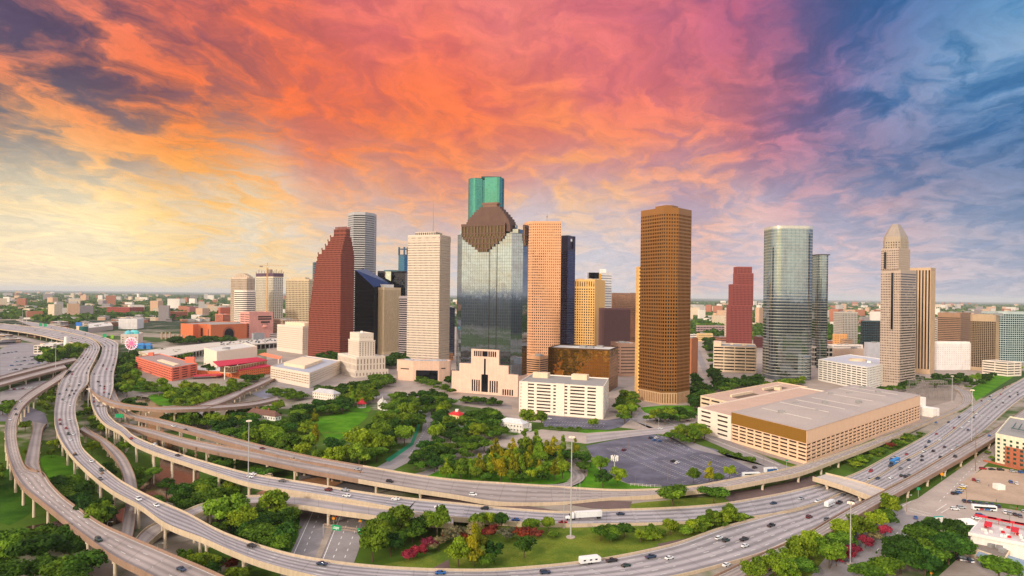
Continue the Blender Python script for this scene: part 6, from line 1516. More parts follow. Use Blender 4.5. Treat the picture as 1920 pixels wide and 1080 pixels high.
grove([(320, 642), (440, 640), (440, 644), (320, 648)], 9, [D, O], 'in front of the terracotta opera house', 1.1); grove([(380, 700), (395, 690), (400, 705)], 6, [D], 'left of the arts centre', 1.2); grove([(455, 715), (505, 708), (507, 714), (465, 722)], 5.5, [O, D], 'before the orange wall of the arts centre', 1.1)
grove([(285, 664), (345, 668), (355, 675), (310, 678)], 8, [O], 'behind the coral red garage', 1.2)
# city core
grove([(588, 742), (640, 730), (700, 724), (722, 736), (640, 750)], 6.5, [O, D, O], 'in front of the city hall', 1.3); grove([(600, 672), (660, 664), (655, 688), (592, 692)], 7.5, [D, O], 'between the punched block and the city hall', 1.2); grove([(692, 680), (765, 672), (765, 690), (695, 695)], 8, [D, O], 'at the foot of the ribbed beige tower', 1.2)
grove([(694, 712), (735, 712), (735, 726), (702, 730)], 6.5, [O], 'left of the pink library', 1.2); grove([(838, 705), (851, 705), (851, 724), (840, 724)], 5.5, [D], 'right of the pink library', 1.2); grove([(500, 742), (520, 738), (575, 748), (545, 755)], 6, [O], 'by the low blue-grey roof', 1.3)
grove([(1160, 755), (1194, 745), (1190, 775), (1168, 798)], 6.5, [O, L], 'left of the tall brown tower', 1.3); grove([(1200, 790), (1290, 784), (1325, 806), (1262, 800)], 6.5, [O, D, L], 'in front of the tall brown tower', 1.3); grove([(1292, 740), (1335, 735), (1332, 762), (1300, 775)], 7.5, [D, O], 'right of the tall brown tower', 1.2)
grove([(1338, 728), (1425, 718), (1432, 732), (1350, 740)], 8, [O, D], 'before the cream garage', 1.15); grove([(1245, 826), (1312, 808), (1330, 826), (1280, 836)], 5, [O, L], 'along the street above the dark car park', 1.25); grove([(1432, 728), (1500, 716), (1510, 722), (1440, 736)], 5, [L, O], 'at the foot of the curved glass tower', 1.2)
grove([(1336, 690), (1344, 700), (1352, 720), (1330, 712)], 6, [O, D], 'along the street right of the brown tower', 1.2); grove([(1300, 712), (1308, 712), (1322, 738), (1304, 740)], 6, [O, D], 'along the street right of the brown tower', 1.2); grove([(1320, 640), (1335, 640), (1340, 690), (1332, 690)], 9, [O, D], 'along the far street right of the brown tower', 1.1); grove([(1640, 735), (1690, 728), (1735, 715), (1700, 735), (1650, 742)], 6, [O, D], 'at the foot of the crown tower', 1.2); grove([(760, 700), (850, 735), (850, 742), (755, 712)], 5.5, [O], 'before the pink library', 1.5)
for x, y in ((1358, 856), (1384, 862), (1407, 869)): one(O, x, y, 4, 'along the avenue before the huge peach garage')
for k, x, y, r in ((O, 1262, 948, 9), (O, 1345, 946, 7.5), (Yw, 1312, 928, 4), (L, 1126, 890, 6.5), (D, 1130, 914, 6), (L, 1158, 912, 6), (L, 1300, 906, 5), (Yw, 1330, 905, 4), (O, 1345, 905, 4.5), (L, 1368, 898, 4.5)): one(k, x, y, r, 'along the pink expressway by the dark car park')
grove([(1578, 872), (1600, 886), (1667, 850), (1741, 809), (1792, 779), (1768, 784), (1690, 822), (1620, 852)], 3.0, ['shrub', 'shrub', O], 'on the planted strip beside the freeway', 1.0, 1500, 90); one('red', 1672, 842, 4.2, 'on the planted strip beside the freeway')
grove([(1790, 732), (1850, 712), (1912, 698), (1900, 712), (1832, 738)], 7.5, [O, D, L], 'by the bend of the pink road at right', 1.3); grove([(1735, 718), (1800, 708), (1815, 722), (1755, 730)], 7.5, [D, O], 'below the white windowless block', 1.2); one('red', 1880, 715, 5, 'by the bend of the pink road at right')
for x, y in ((1838, 822), (1848, 820), (1860, 842), (1872, 838), (1852, 832)): one('shrub', x, y + 20, 2.6, 'beside the brick apartments')
# ------------------------------------------------------------------ vehicles (nose along +x)
def loft(b, secs, mi=0):
    """secs: (x, half width, z low, z shoulder, z top): a rounded six-sided cross-section."""
    rings = []
    for x, w_, z0, z1, z2 in secs:
        k = len(b.v)
        for y, z in ((-w_ * 0.94, z0), (-w_, z1), (-w_ * 0.86, z2), (w_ * 0.86, z2), (w_, z1), (w_ * 0.94, z0)): b.v.append((x, y, z))
        rings.append(k)
    for r0, r1 in zip(rings, rings[1:]):
        for q in range(6):
            q2 = (q + 1) % 6; b.f.append((r0 + q2, r0 + q, r1 + q, r1 + q2)); b.m.append(mi)
    b.f.append(tuple(rings[0] + q for q in range(6))); b.m.append(mi); b.f.append(tuple(rings[-1] + 5 - q for q in range(6))); b.m.append(mi)
def paint(nm, c): return mat('paint_' + nm, c, 0.3, 0.0, 0.6, var=0.03)
PAINT = {'white': (228, 230, 232), 'silver': (168, 172, 178), 'grey': (98, 100, 106), 'black': (34, 36, 42), 'dark blue': (36, 58, 86), 'blue': (40, 96, 160), 'red': (160, 30, 36), 'maroon': (96, 34, 40), 'tan': (178, 160, 128), 'dark green': (36, 62, 58), 'yellow': (220, 180, 40)}
PM = {k: paint(k.replace(' ', '_'), v) for k, v in PAINT.items()}
tyre = mat('tyre', (30, 30, 32), 0.9); carglass = glass('car_glass', (36, 44, 52), 0.5, 0.08); lampr = mat('tail_lamp', (190, 30, 26), 0.4); lampw = mat('head_lamp', (230, 230, 220), 0.3)
BODY = {
 'sedan': ([(-2.35, .78, .35, .72, .86), (-1.9, .90, .24, .80, .98), (-1.0, .92, .22, .84, .98), (0.6, .92, .22, .84, .96), (1.6, .90, .24, .76, .86), (2.3, .76, .34, .62, .70)], [(-1.55, .78, .9, .97, .98), (-0.95, .74, .9, 1.15, 1.38), (0.25, .74, .9, 1.18, 1.42), (1.15, .78, .9, .95, .96)], [(-0.98, .70, 1.3, 1.38, 1.41), (0.28, .70, 1.3, 1.42, 1.45)]),
 'suv': ([(-2.3, .84, .4, .9, 1.05), (-2.0, .95, .3, .98, 1.12), (0.7, .96, .28, .98, 1.12), (1.7, .94, .3, .92, 1.04), (2.35, .82, .4, .8, .9)], [(-2.2, .82, 1.02, 1.1, 1.12), (-1.9, .80, 1.02, 1.4, 1.66), (0.3, .80, 1.02, 1.45, 1.7), (1.15, .84, 1.02, 1.1, 1.12)], [(-1.92, .76, 1.55, 1.66, 1.71), (0.34, .76, 1.55, 1.7, 1.75)]),
 'pickup': ([(-2.8, .9, .45, .95, 1.05), (-2.5, .97, .35, .98, 1.1), (0.9, .98, .32, .98, 1.12), (2.2, .95, .35, .95, 1.08), (2.8, .85, .45, .85, .95)], [(-0.75, .82, 1.02, 1.1, 1.12), (-0.6, .80, 1.02, 1.4, 1.68), (0.55, .80, 1.02, 1.45, 1.7), (1.3, .84, 1.02, 1.1, 1.12)], [(-0.62, .76, 1.55, 1.68, 1.73), (0.6, .76, 1.55, 1.7, 1.76)])}
CARM = {}
for kd, (bd, gl_, rf) in BODY.items():
    b = MB(); loft(b, bd); loft(b, rf); CARM[kd, 'body'] = b.mesh('car_body', PM['white'])
    b = MB(); loft(b, gl_); CARM[kd, 'window'] = b.mesh('car_window', carglass)
    x0, x1 = bd[1][0] + 0.55, bd[-2][0] - 0.25
    CARM[kd, 'wheels'] = [(x, y) for x in (x0, x1) for y in (-0.82, 0.82)]
    b = MB(); loft(b, bd); loft(b, rf); loft(b, gl_, 1); b.box((x0, 0, 0), (0.7, 1.8, 0.5), 0, 2); b.box((x1, 0, 0), (0.7, 1.8, 0.5), 0, 2)
    CARM[kd, 'small'] = b.mesh('small_car', [PM['white'], carglass, tyre])
    b = MB(); xr = bd[0][0]; b.box((xr - 0.0, 0.62, 0.66), (0.1, 0.3, 0.16)); b.box((xr, -0.62, 0.66), (0.1, 0.3, 0.16)); CARM[kd, 'lamp'] = b.mesh('tail_lamp', lampr)
b = MB(); b.tube([(0, -0.13, 0), (0, 0.13, 0)], 0.34, 10); WHEELM = b.mesh('wheel', tyre)
CARS = []
def car(kd, colour, p, rz, phrase, group, small=False, name=None):
    nm = name or {'sedan': 'car', 'suv': 'car', 'pickup': 'pickup_truck'}[kd]; word = {'sedan': 'car', 'suv': 'tall wagon', 'pickup': 'pickup truck'}[kd]
    lb = '%s %s %s' % (colour, word, phrase)
    if small:
        o = link(nm, CARM[kd, 'small']); tag(o, lb, 'car', group); o.location = p; o.rotation_euler = (0, 0, rz)
        o.material_slots[0].link = 'OBJECT'; o.material_slots[0].material = PM[colour]
    else:
        o = thing(nm, lb, 'car', p, rz, group)
        bo = link('body', CARM[kd, 'body'], o); bo.material_slots[0].link = 'OBJECT'; bo.material_slots[0].material = PM[colour]
        link('window', CARM[kd, 'window'], o); link('tail_lamp', CARM[kd, 'lamp'], bo)
        for x, y in CARM[kd, 'wheels']:
            w_ = link('wheel', WHEELM, o); w_.location = (x, y, 0.34)
    CARS.append(o); return o
def on_road(px, py, back=False):
    """Deck point under a pixel and the direction of travel there."""
    best = None
    for L, Rr, C, s_ in ROADS.values():
        for i in range(len(C) - 1):
            p = at(px, py, C[i].z + 0.05)
            d_ = (p - C[i]).length; wd = (L[i] - Rr[i]).length * 0.55 + (C[i + 1] - C[i]).length
            if best is None or d_ / wd < best[0]: best = (d_ / wd, p, C[i + 1] - C[i])
    _, p, t = best
    return p, math.atan2(t.y, t.x) + (math.pi if back else 0)
RC = random.Random(5)
A_, B_, C_, D_, E_, F_, G_, H_ = 'on the near grey viaduct', 'on the second grey viaduct', 'on the far carriageway', 'on the near carriageway', 'on the looping left viaduct', 'on the pink expressway', 'on the pink connectors', 'on the frontage viaduct'
LIST = [
 (122,732,'white','suv',A_),(135,733,'black','sedan',A_),(130,725,'tan','suv',A_),(125,745,'white','sedan',A_),(117,750,'grey','sedan',A_),(122,755,'white','suv',A_),(132,761,'white','sedan',A_),(112,788,'red','sedan',A_),(113,796,'maroon','sedan',A_),(130,788,'white','sedan',A_),(124,804,'red','sedan',A_),(128,815,'dark green','suv',A_),(137,815,'white','sedan',A_),(132,826,'white','sedan',A_),(141,853,'black','sedan',A_),(171,866,'white','sedan',A_),(190,883,'dark green','suv',A_),(188,899,'grey','sedan',A_),(260,938,'white','suv',A_),(293,949,'white','sedan',A_),(472,1025,'black','sedan',A_),(604,1059,'dark blue','sedan',A_),
 (176,747,'maroon','sedan',B_),(183,762,'grey','sedan',B_),(190,762,'white','sedan',B_),(183,716,'black','sedan',B_),(188,724,'grey','sedan',B_),(246,823,'red','sedan',B_),(290,835,'white','suv',B_),(333,855,'black','sedan',B_),(469,895,'white','sedan',B_),(474,890,'white','sedan',B_),(504,893,'tan','suv',B_),(529,903,'grey','sedan',B_),(616,920,'maroon','suv',B_),(647,920,'silver','sedan',B_),(650,931,'white','sedan',B_),(742,937,'white','sedan',B_),(735,961,'grey','sedan','on the curved slip ramp'),
 (822,952,'white','sedan',C_),(909,955,'black','suv',C_),(967,976,'blue','sedan',C_),(1055,981,'red','sedan',C_),(1163,965,'dark blue','sedan',C_),(1450,945,'dark blue','sedan',C_),(1502,936,'silver','sedan',C_),(1533,941,'white','sedan',C_),
 (826,1076,'blue','sedan',D_),(1022,1075,'dark blue','suv',D_),(1147,1053,'black','pickup',D_),(1174,1062,'dark green','sedan',D_),(1220,1046,'dark blue','pickup',D_),(1255,1048,'white','sedan',D_),(1348,1011,'white','suv',D_),(1361,1015,'dark green','suv',D_),(1395,1013,'black','pickup',D_),(1397,1025,'white','sedan',D_),(1446,987,'black','pickup',D_),(1517,971,'maroon','suv',D_),(1362,1061,'white','sedan','on the ramp below the near carriageway'),(1574,944,'black','pickup',D_),(1597,942,'black','sedan',D_),(1599,948,'silver','suv',D_),
 (1630,900,'silver','sedan',C_),(1646,898,'dark blue','sedan',C_),(1690,893,'black','sedan',D_),(1698,895,'black','suv',D_),(1706,877,'white','sedan',D_),(1732,847,'white','sedan',C_),(1736,839,'dark blue','sedan',C_),(1750,847,'black','suv',D_),(1763,826,'white','suv',C_),(1771,839,'black','sedan',D_),(1786,844,'white','sedan',D_),(1791,857,'black','suv',H_),(1789,803,'red','sedan',C_),(1804,802,'white','sedan',D_),(1815,807,'dark blue','sedan',D_),(1817,791,'white','suv',C_),(1826,784,'dark blue','sedan',D_),(1831,776,'black','sedan',C_),(1841,781,'white','sedan',D_),(1847,763,'silver','sedan',C_),(1859,750,'blue','sedan',C_),(1865,755,'white','suv',C_),(1868,764,'grey','sedan',D_),(1881,756,'black','sedan',D_),(1894,745,'dark blue','sedan',D_),(1885,738,'white','sedan',C_),(1908,737,'grey','suv',D_),(1855,818,'blue','sedan',H_),
 (185,1014,'dark green','suv',E_),(340,1069,'dark blue','sedan',E_),(38,753,'white','sedan',E_),(29,768,'dark blue','sedan',E_),(30,778,'black','sedan',E_),(19,788,'white','sedan',E_),
 (887,929,'white','suv',F_),(1755,793,'blue','sedan',F_),(325,800,'white','sedan',G_),(348,807,'black','sedan',G_),(670,881,'silver','sedan',F_),(731,904,'black','suv',F_),(492,842,'maroon','sedan',G_),(550,862,'tan','sedan',G_),
]
for px, py, c, kd, ph in LIST:
    p, rz = on_road(px, py, ph in (C_, B_)); p = p + Vector((0, 0, 0.02))
    car(kd, c, p, rz, ph, 'cars ' + ph, small=p.y > 620)
# traffic far up the twin viaducts on the left
NEARV, FARV = ROADS[0], ROADS[2]
def jam(Rd, i0, i1, n, lanes, ph, back):
    L, Rr, C, s_ = Rd; used = []
    for _ in range(n * 4):
        if len(used) >= n: break
        i = RC.randint(i0, i1 - 1); f = RC.random(); t = (RC.randrange(lanes) + 0.5) / lanes
        p = L[i].lerp(Rr[i], t).lerp(L[i + 1].lerp(Rr[i + 1], t), f)
        if any((p - q).length < 9 for q in used): continue
        used.append(p); d_ = C[i + 1] - C[i]
        car(RC.choice(('sedan', 'sedan', 'suv')), RC.choice(('white', 'white', 'silver', 'grey', 'black', 'black', 'dark blue', 'red', 'tan', 'maroon')), p + Vector((0, 0, 0.03)), math.atan2(d_.y, d_.x) + (math.pi if back else 0), ph, 'cars ' + ph, True)
jam(NEARV, 3, 40, 62, 5, 'in the far traffic at the upper left', False); jam(FARV, 3, 40, 48, 4, 'in the far traffic beside the ferris wheel', True)
jam(ROADS[1], 42, 84, 20, 5, 'in the traffic right of the overpass on the near side', False); jam(ROADS[3], 54, 84, 20, 4, 'in the traffic right of the overpass on the far side', True)
# parked cars
def park(pts_, ang, cols, ph, small=False):
    for i, (px, py) in enumerate(pts_):
        p = at(px, py, 0.15); car(RC.choice(('sedan', 'suv', 'suv')), cols[i % len(cols)], p, R_(ang) + RC.uniform(-0.05, 0.05), ph, 'cars ' + ph, small, 'parked_car')
park([(1808, 941), (1817, 942), (1827, 944), (1838, 946), (1849, 947), (1860, 948), (1872, 951)], 66, ['dark blue', 'dark blue', 'black', 'dark blue', 'grey'], 'parked in the row at the edge of the dirt lot')
park([(1806, 913), (1804, 917), (1800, 921), (1797, 925), (1790, 927)], 12, ['white', 'yellow', 'silver', 'blue', 'black'], 'parked in the corner of the dirt lot')
park([(1843, 880), (1860, 881), (1876, 882), (1899, 885), (1916, 887)], -6, ['red', 'black', 'black', 'silver', 'blue'], 'parked along the front of the brick apartments')
park([(1790, 956), (1802, 953), (1831, 973), (1838, 968)], -10, ['white', 'silver', 'white', 'blue'], 'waiting on the street above the rooftop terrace')
park([(1771, 983), (1787, 986)], 70, ['blue', 'silver'], 'parked beside the teal framed board'); park([(1863, 1053), (1919, 960)], 60, ['white', 'silver'], 'parked on the pale lot at bottom right')
park([(1796 + q * 5.2, 1049 + q * 0.9) for q in range(6)], 70, ['black', 'white', 'silver', 'grey', 'dark blue', 'white'], 'parked in the row behind the restaurant'); park([(1884, 962), (1893, 964), (1903, 966), (1912, 969), (1895, 905), (1906, 908), (1826, 901), (1834, 904)], 64, ['white', 'silver', 'black', 'grey', 'blue', 'white', 'red', 'silver'], 'scattered on the dirt lot'); park([(1846, 1062), (1856, 1064), (1882, 1070), (1892, 1073), (1903, 1075)], 62, ['grey', 'white', 'black', 'silver', 'dark blue'], 'on the pale lot below the restaurant')
park([(1717, 972)], 60, ['blue'], 'crossing the junction at lower right'); park([(1220, 822), (1231, 822), (1227, 826), (1236, 828), (1262, 866), (1270, 869), (1170, 845), (1415, 878)], 40, ['dark blue', 'white', 'blue', 'blue', 'black', 'white', 'maroon', 'black'], 'parked in the big dark car park')
park([(1232, 789), (1238, 805), (1325, 745), (1030, 786), (1290, 790)], 20, ['dark blue', 'white', 'black', 'white', 'grey'], 'near the little car park of the white garage')
lot = []
for r_i, (x0, y0, x1, y1) in enumerate(((30, 672, 72, 668), (26, 679, 76, 674), (22, 686, 78, 681), (20, 694, 70, 690), (2, 664, 30, 660))):
    for q in range(11): lot.append((x0 + (x1 - x0) * q / 10, y0 + (y1 - y0) * q / 10))
park([q for q in lot if RC.random() < 0.85], 60, ['white', 'silver', 'dark blue', 'white', 'grey', 'black', 'white', 'blue'], 'parked in the packed lot at the left edge', True)
park([(22 + q * 5.5, 731 - q * 0.4) for q in range(8)], 70, ['white', 'red', 'white', 'silver', 'red', 'white', 'white', 'white'], 'parked under the far left viaducts', True)
dq = DECK_P
for q in range(70):
    t, s2 = RC.random(), RC.random(); p = dq[1].lerp(dq[2], 0.1 + t * 0.85).lerp(dq[4].lerp(dq[3], 0.1 + t * 0.85), 0.15 + s2 * 0.7)
    if any((p - o.location).length < 5 for o in CARS[-q:] if q): continue
    car(RC.choice(('sedan', 'suv')), RC.choice(('white', 'silver', 'grey', 'black', 'dark blue')), (p.x, p.y, 11.03), R_(70), 'parked on the long parking deck', 'cars parked on the long parking deck', True, 'parked_car')
# ---------------- lorries, trailers, bus
def wheels(root, xs_, r=0.5, y=1.05):
    for x in xs_:
        for s_ in (-1, 1):
            b = MB(); b.tube([(x, s_ * y - 0.15, r), (x, s_ * y + 0.15, r)], r, 10); b.build('wheel', tyre, root)
def semi(px, py, tc_, cc, label, z=0.45, flip=False, rz=None, sleeper=True, swoosh=None):
    p, a = on_road(px, py); a = (a + math.pi if flip else a) if rz is None else rz
    t = thing('semi_truck', label, 'lorry', p + Vector((0, 0, 0.02)), a)
    b = MB(); b.box((-3.2, 0, 1.15), (14.8, 2.6, 2.9)); tr = b.build('trailer', tc_, t)
    b = MB(); b.box((-3.2, 0, 0.95), (14.6, 1.0, 0.2)); b.box((1.5, 0, 0.4), (0.3, 1.6, 0.6)); b.build('chassis', mat('chassis', (50, 50, 52)), t)
    b = MB(); loft(b, [(4.9, 1.2, .7, 2.6, 3.6), (6.6, 1.2, .7, 2.4, 3.3), (7.2, 1.15, .7, 1.9, 2.1), (8.8, 1.0, .7, 1.5, 1.75), (9.3, .9, .7, 1.3, 1.5)]); b.build('cab', cc, t)
    b = MB(); b.box((7.0, 0, 2.15), (0.55, 2.1, 0.85)); b.build('windscreen', carglass, t)
    if swoosh is not None:
        for s_ in (-1, 1):
            b = MB(); b.f = []
            pts_ = [(-8 + q * 1.4, s_ * 1.315, 2.1 + 0.55 * math.sin(q * 0.45 - 1.5)) for q in range(8)]
            for p0, p1 in zip(pts_, pts_[1:]): b.face([p0, p1, (p1[0], p1[1], p1[2] + 0.5), (p0[0], p0[1], p0[2] + 0.5)])
            b.build('trailer_emblem', swoosh, tr)
    wheels(t, (-9.4, -8.2, 5.0, 6.1, 8.6))
    return t
semi(1092, 973, PM['white'], PM['white'], 'white articulated lorry passing behind the tall light mast', flip=True)
semi(1676, 872, mat('trailer_blue', (30, 130, 200), 0.4), PM['dark blue'], 'blue articulated lorry with a pale wave emblem on the far carriageway', flip=True, swoosh=whiteP)
def camper(px, py, label, L_=10.0):
    p, a = on_road(px, py); t = thing('camper_trailer', label, 'trailer', p + Vector((0, 0, 0.02)), a)
    b = MB(); loft(b, [(-L_ / 2, 1.2, .7, 2.2, 3.0), (-L_ / 2 + .4, 1.25, .6, 2.4, 3.3), (L_ / 2 - 1.2, 1.25, .6, 2.4, 3.3), (L_ / 2, 1.15, .8, 1.9, 2.5)]); b.build('body', PM['white'], t)
    for x in (-3, 0, 2.6):
        for s_ in (-1, 1): b = MB(); b.box((x, s_ * 1.24, 1.6), (1.1, 0.06, 0.6)); b.build('window', carglass, t)
    b = MB(); b.box((L_ / 2 + 0.8, 0, 0.6), (1.8, 0.2, 0.15)); b.build('hitch', tyre, t); wheels(t, (-1, 0.2), 0.4, 1.05)
camper(1106, 1056, 'white camper trailer towed along the grass triangle on the near carriageway'); camper(1556, 949, 'white camper trailer just below the grey overpass')
p = at(1845, 957, 0.15); t = thing('city_bus', 'white city bus with red and blue patches beside the dirt lot', 'bus', p, R_(-12))
b = MB(); loft(b, [(-6.2, 1.2, .4, 2.4, 3.0), (-5.9, 1.28, .35, 2.5, 3.15), (5.8, 1.28, .35, 2.5, 3.15), (6.2, 1.2, .4, 2.3, 2.9)]); bd = b.build('body', PM['white'], t)
for s_ in (-1, 1):
    b = MB(); b.box((0, s_ * 1.27, 1.35), (11, 0.08, 1.05)); b.build('window', carglass, t)
    b = MB(); b.box((-1.6, s_ * 1.28, 0.5), (2.2, 0.08, 0.8)); b.build('red_patch', PM['red'], bd); b = MB(); b.box((1.2, s_ * 1.28, 0.5), (3.0, 0.08, 0.8)); b.build('blue_patch', PM['blue'], bd)
b = MB(); b.box((0, 0, 3.1), (3, 1.6, 0.35)); b.build('roof_unit', metalG, t); wheels(t, (-3.9, 3.6), 0.48, 1.12)
p = at(1447, 887, 0.15); t = thing('box_truck', 'white box truck with a blue side parked beside the pink expressway', 'truck', p, R_(14))
b = MB(); b.box((-1, 0, 0.9), (9, 2.5, 3.0)); bd = b.build('box', PM['white'], t); b = MB(); b.box((-0.6, -1.27, 1.0), (7.6, 0.06, 2.2)); b.build('blue_panel', PM['blue'], bd)
b = MB(); loft(b, [(3.7, 1.1, .6, 1.8, 2.5), (4.8, 1.1, .6, 1.6, 2.3), (5.8, 1.0, .6, 1.2, 1.4)]); b.build('cab', PM['white'], t); b = MB(); b.box((4.9, 0, 1.55), (0.5, 1.9, 0.6)); b.build('windscreen', carglass, t); wheels(t, (-3.5, 4.6), 0.45, 1.0)
p = at(1408, 894, 0.15); t = thing('white_coach', 'plain white coach parked at the lower corner of the dark car park', 'bus', p, R_(8))
b = MB(); loft(b, [(-6, 1.2, .4, 2.4, 3.0), (5.8, 1.25, .35, 2.5, 3.1), (6.2, 1.15, .4, 2.2, 2.8)]); b.build('body', PM['white'], t); b = MB(); b.box((0, -1.24, 1.7), (10, 0.06, 0.7)); b.build('window', carglass, t); wheels(t, (-3.8, 3.6), 0.48, 1.1)
# ------------------------------------------------------------------ houses of the park
def house(name, label, cat, xf, yb, xl, xr, th, hw, hr, wallc, roofc, nfl=1, hip=0.5, bay=3.2):
    fp = rect_from(xf, yb, xl, xr, th, 60); root = site(name, label, cat, centre(fp)); wm = mat('house_wall_%d_%d' % wallc[:2], wallc, 0.8); rm = mat('house_roof_%d_%d' % roofc[:2], roofc, 0.85, var=0.15, scale=0.5)
    b = MB(); wn = shell(b, fp, 0, hw, nfl, bay, 0.36, 0.5, 0.2, 0.6, 0.3); b.build('wall', wm, root); bands_of(root, fp, wn, 0.2, mat('house_window', (64, 68, 76), 0.3), 'window')
    e = inset(fp, -0.6); P = [Vector((p[0], p[1], hw)) for p in e]; la, lb = (P[1] - P[0]).length, (P[3] - P[0]).length
    b = MB(); b.face([tuple(p) for p in reversed(P)])
    up = Vector((0, 0, hr))
    if lb > la:
        r0 = P[0].lerp(P[1], 0.5).lerp(P[3].lerp(P[2], 0.5), hip * la / lb) + up; r1 = P[0].lerp(P[1], 0.5).lerp(P[3].lerp(P[2], 0.5), 1 - hip * la / lb) + up
        b.face([P[0], P[1], r0]); b.face([P[1], P[2], r1, r0]); b.face([P[2], P[3], r1]); b.face([P[3], P[0], r0, r1])
    else:
        r0 = P[0].lerp(P[3], 0.5).lerp(P[1].lerp(P[2], 0.5), hip * lb / la) + up; r1 = P[0].lerp(P[3], 0.5).lerp(P[1].lerp(P[2], 0.5), 1 - hip * lb / la) + up
        b.face([P[3], P[0], r0]); b.face([P[0], P[1], r1, r0]); b.face([P[1], P[2], r1]); b.face([P[2], P[3], r0, r1])
    ro = b.build('roof', rm, root)
    return root, fp, ro, r0, r1
brk = mat('chimney_brick', (150, 96, 78), 0.9)
def chimney(ro, p, h=2.2):
    b = MB(); b.box((p[0], p[1], p[2] - 1.2), (1.0, 1.0, h)); b.build('chimney', brk, ro)
r_, fp, ro, a, c = house('white_house', 'white house with brown hipped roof and red chimney under the park trees', 'house', 516, 797, 463, 527, 62, 7.5, 4.5, (236, 230, 222), (112, 80, 72), 2); chimney(ro, a.lerp(c, 0.3), 3); chimney(ro, a.lerp(c, 0.8), 3)
r_, fp, ro, a, c = house('white_villa', 'pale villa with light grey roof and porch above the round lawn', 'house', 625, 752, 586, 638, 58, 7.5, 4, (232, 222, 210), (186, 184, 188), 2); chimney(ro, a)
r_, fp, ro, a, c = house('yellow_house', 'yellow two-storey house with a bright red roof and white roof lantern', 'house', 860, 799, 841, 872, 52, 9.5, 3.2, (232, 206, 148), (196, 46, 52), 2); m_ = a.lerp(c, 0.5); b = MB(); b.box((m_.x, m_.y, m_.z - 0.9), (3, 3, 2.4)); b.build('roof_lantern', whiteP, ro); chimney(ro, a)
b = MB(); p = Vector(fp[0]); b.box((p.x + 2, p.y - 4, 0), (8, 5, 3.6), 0.3); b.build('porch', whiteP, r_)
r_, fp, ro, a, c = house('white_farmhouse', 'white two-storey farmhouse with a pale hipped roof and open verandas', 'house', 979, 812, 934, 990, 60, 7.5, 3.4, (238, 232, 224), (206, 204, 206), 2); b = MB(); wn = shell(b, [tuple(q) for q in inset(fp, -2.2)], 0, 6.8, 2, 3.4, 0.86, 0.78, 0.3); b.build('veranda', whiteP, r_)
r_, fp, ro, a, c = house('white_church', 'little white church with a pointed grey steeple beside the park trees', 'church', 721, 770, 708, 727, 40, 6, 4.5, (240, 234, 226), (190, 186, 186), 1)
p = Vector(fp[0]).lerp(Vector(fp[3]), 0.3); b = MB(); b.box((p.x, p.y, 0), (3, 3, 8.5), 0.7); s_ = [(p.x + 1.9 * math.cos(q), p.y + 2.6 * math.sin(q)) for q in [k * math.pi / 4 for k in range(8)]]; tw_ = b.build('tower', whiteP, r_); b = MB(); b.frustum(s_, [(p.x + 0.1 * math.cos(k), p.y + 0.1 * math.sin(k)) for k in range(8)], 8.51, 14.5); b.build('spire', mat('steeple_grey', (196, 192, 190)), tw_)
p = at(678, 764); t = site('red_gazebo', 'small open gazebo with a red pointed roof above the round lawn', 'gazebo', p); oc = lambda r: [(p.x + r * math.cos(k * math.pi / 4), p.y + r * math.sin(k * math.pi / 4)) for k in range(8)]
b = MB(); b.frustum(oc(5.5), oc(0.6), 4.2, 8.0); b.frustum(oc(1.2), oc(0.1), 8.0, 10); b.build('roof', mat('gazebo_red', (186, 34, 48), 0.6), t); b = MB(); b.prism(oc(4.8), 0, 0.7); b.build('floor', whiteP, t)
for x, y in oc(4.4): b = MB(); b.tube([(x, y, 0.7), (x, y, 4.2)], 0.22, 6); b.build('post', whiteP, t)
# apartments at the right edge, rooftop terrace restaurant
fp = pts_fp((1866, 867), (1990, 896), (1893, 828)); z_ = 20.5; cr_ = mat('apartment_cream', (232, 222, 198), 0.85); bk = mat('apartment_brick', (178, 104, 76), 0.9, var=0.15, scale=0.6); gw2 = glass('apartment_glass', (70, 110, 104), 0.6, 0.1)
r_ = tw('brick_apartments', 'cream and red brick apartment house with green windows at the right edge', fp, z_, cr_, gw2, 6, 4.6, 0.46, 0.56, 0.3, base=1.0, cap=1.2, units=0, cat='apartment block', rm=roofG)
p, q = Vector(fp[0]), Vector(fp[1]); e = (q - p); L = e.length; e /= L; n_ = Vector((e.y, -e.x))
b = MB(); f2 = [tuple(p + e * 7 + n_ * 0.35), tuple(p + e * L + n_ * 0.35), tuple(p + e * L + n_ * 0.02), tuple(p + e * 7 + n_ * 0.02)]; wn = shell(b, f2, 0, 13.8, 4, 4.6, 0.46, 0.56, 0.2, 1.0, 0); b.build('brick_front', bk, r_); bands_of(r_, f2, wn, 0.12, gw2, 'brick_window')
b = MB(); [b.bar(tuple(sub(fp, u, u, 0.3, 0.3)[0]) + (z_ + 2.4,), tuple(sub(fp, u, u, 0.6, 0.6)[0]) + (z_ + 2.4,), 0.6) for u in (0.2, 0.3, 0.4, 0.5, 0.6, 0.7)]; b.bar(tuple(sub(fp, 0.18, 0.18, 0.3, 0.3)[0]) + (z_ + 2.4,), tuple(sub(fp, 0.72, 0.72, 0.3, 0.3)[0]) + (z_ + 2.4,), 0.6); b.build('roof_pergola', mat('pergola_green', (60, 92, 92)), r_); b = MB(); b.box((p.x + e.x * 8 + n_.x * 5, p.y + e.y * 8 + n_.y * 5, 0), (26, 2, 1.1), math.atan2(e.y, e.x)); b.build('garden_wall', bk, r_)
P = [at(1820, 1000, 9).to_2d(), at(1945, 1024, 9).to_2d(), at(1945, 994, 9).to_2d(), at(1840, 976, 9).to_2d()]
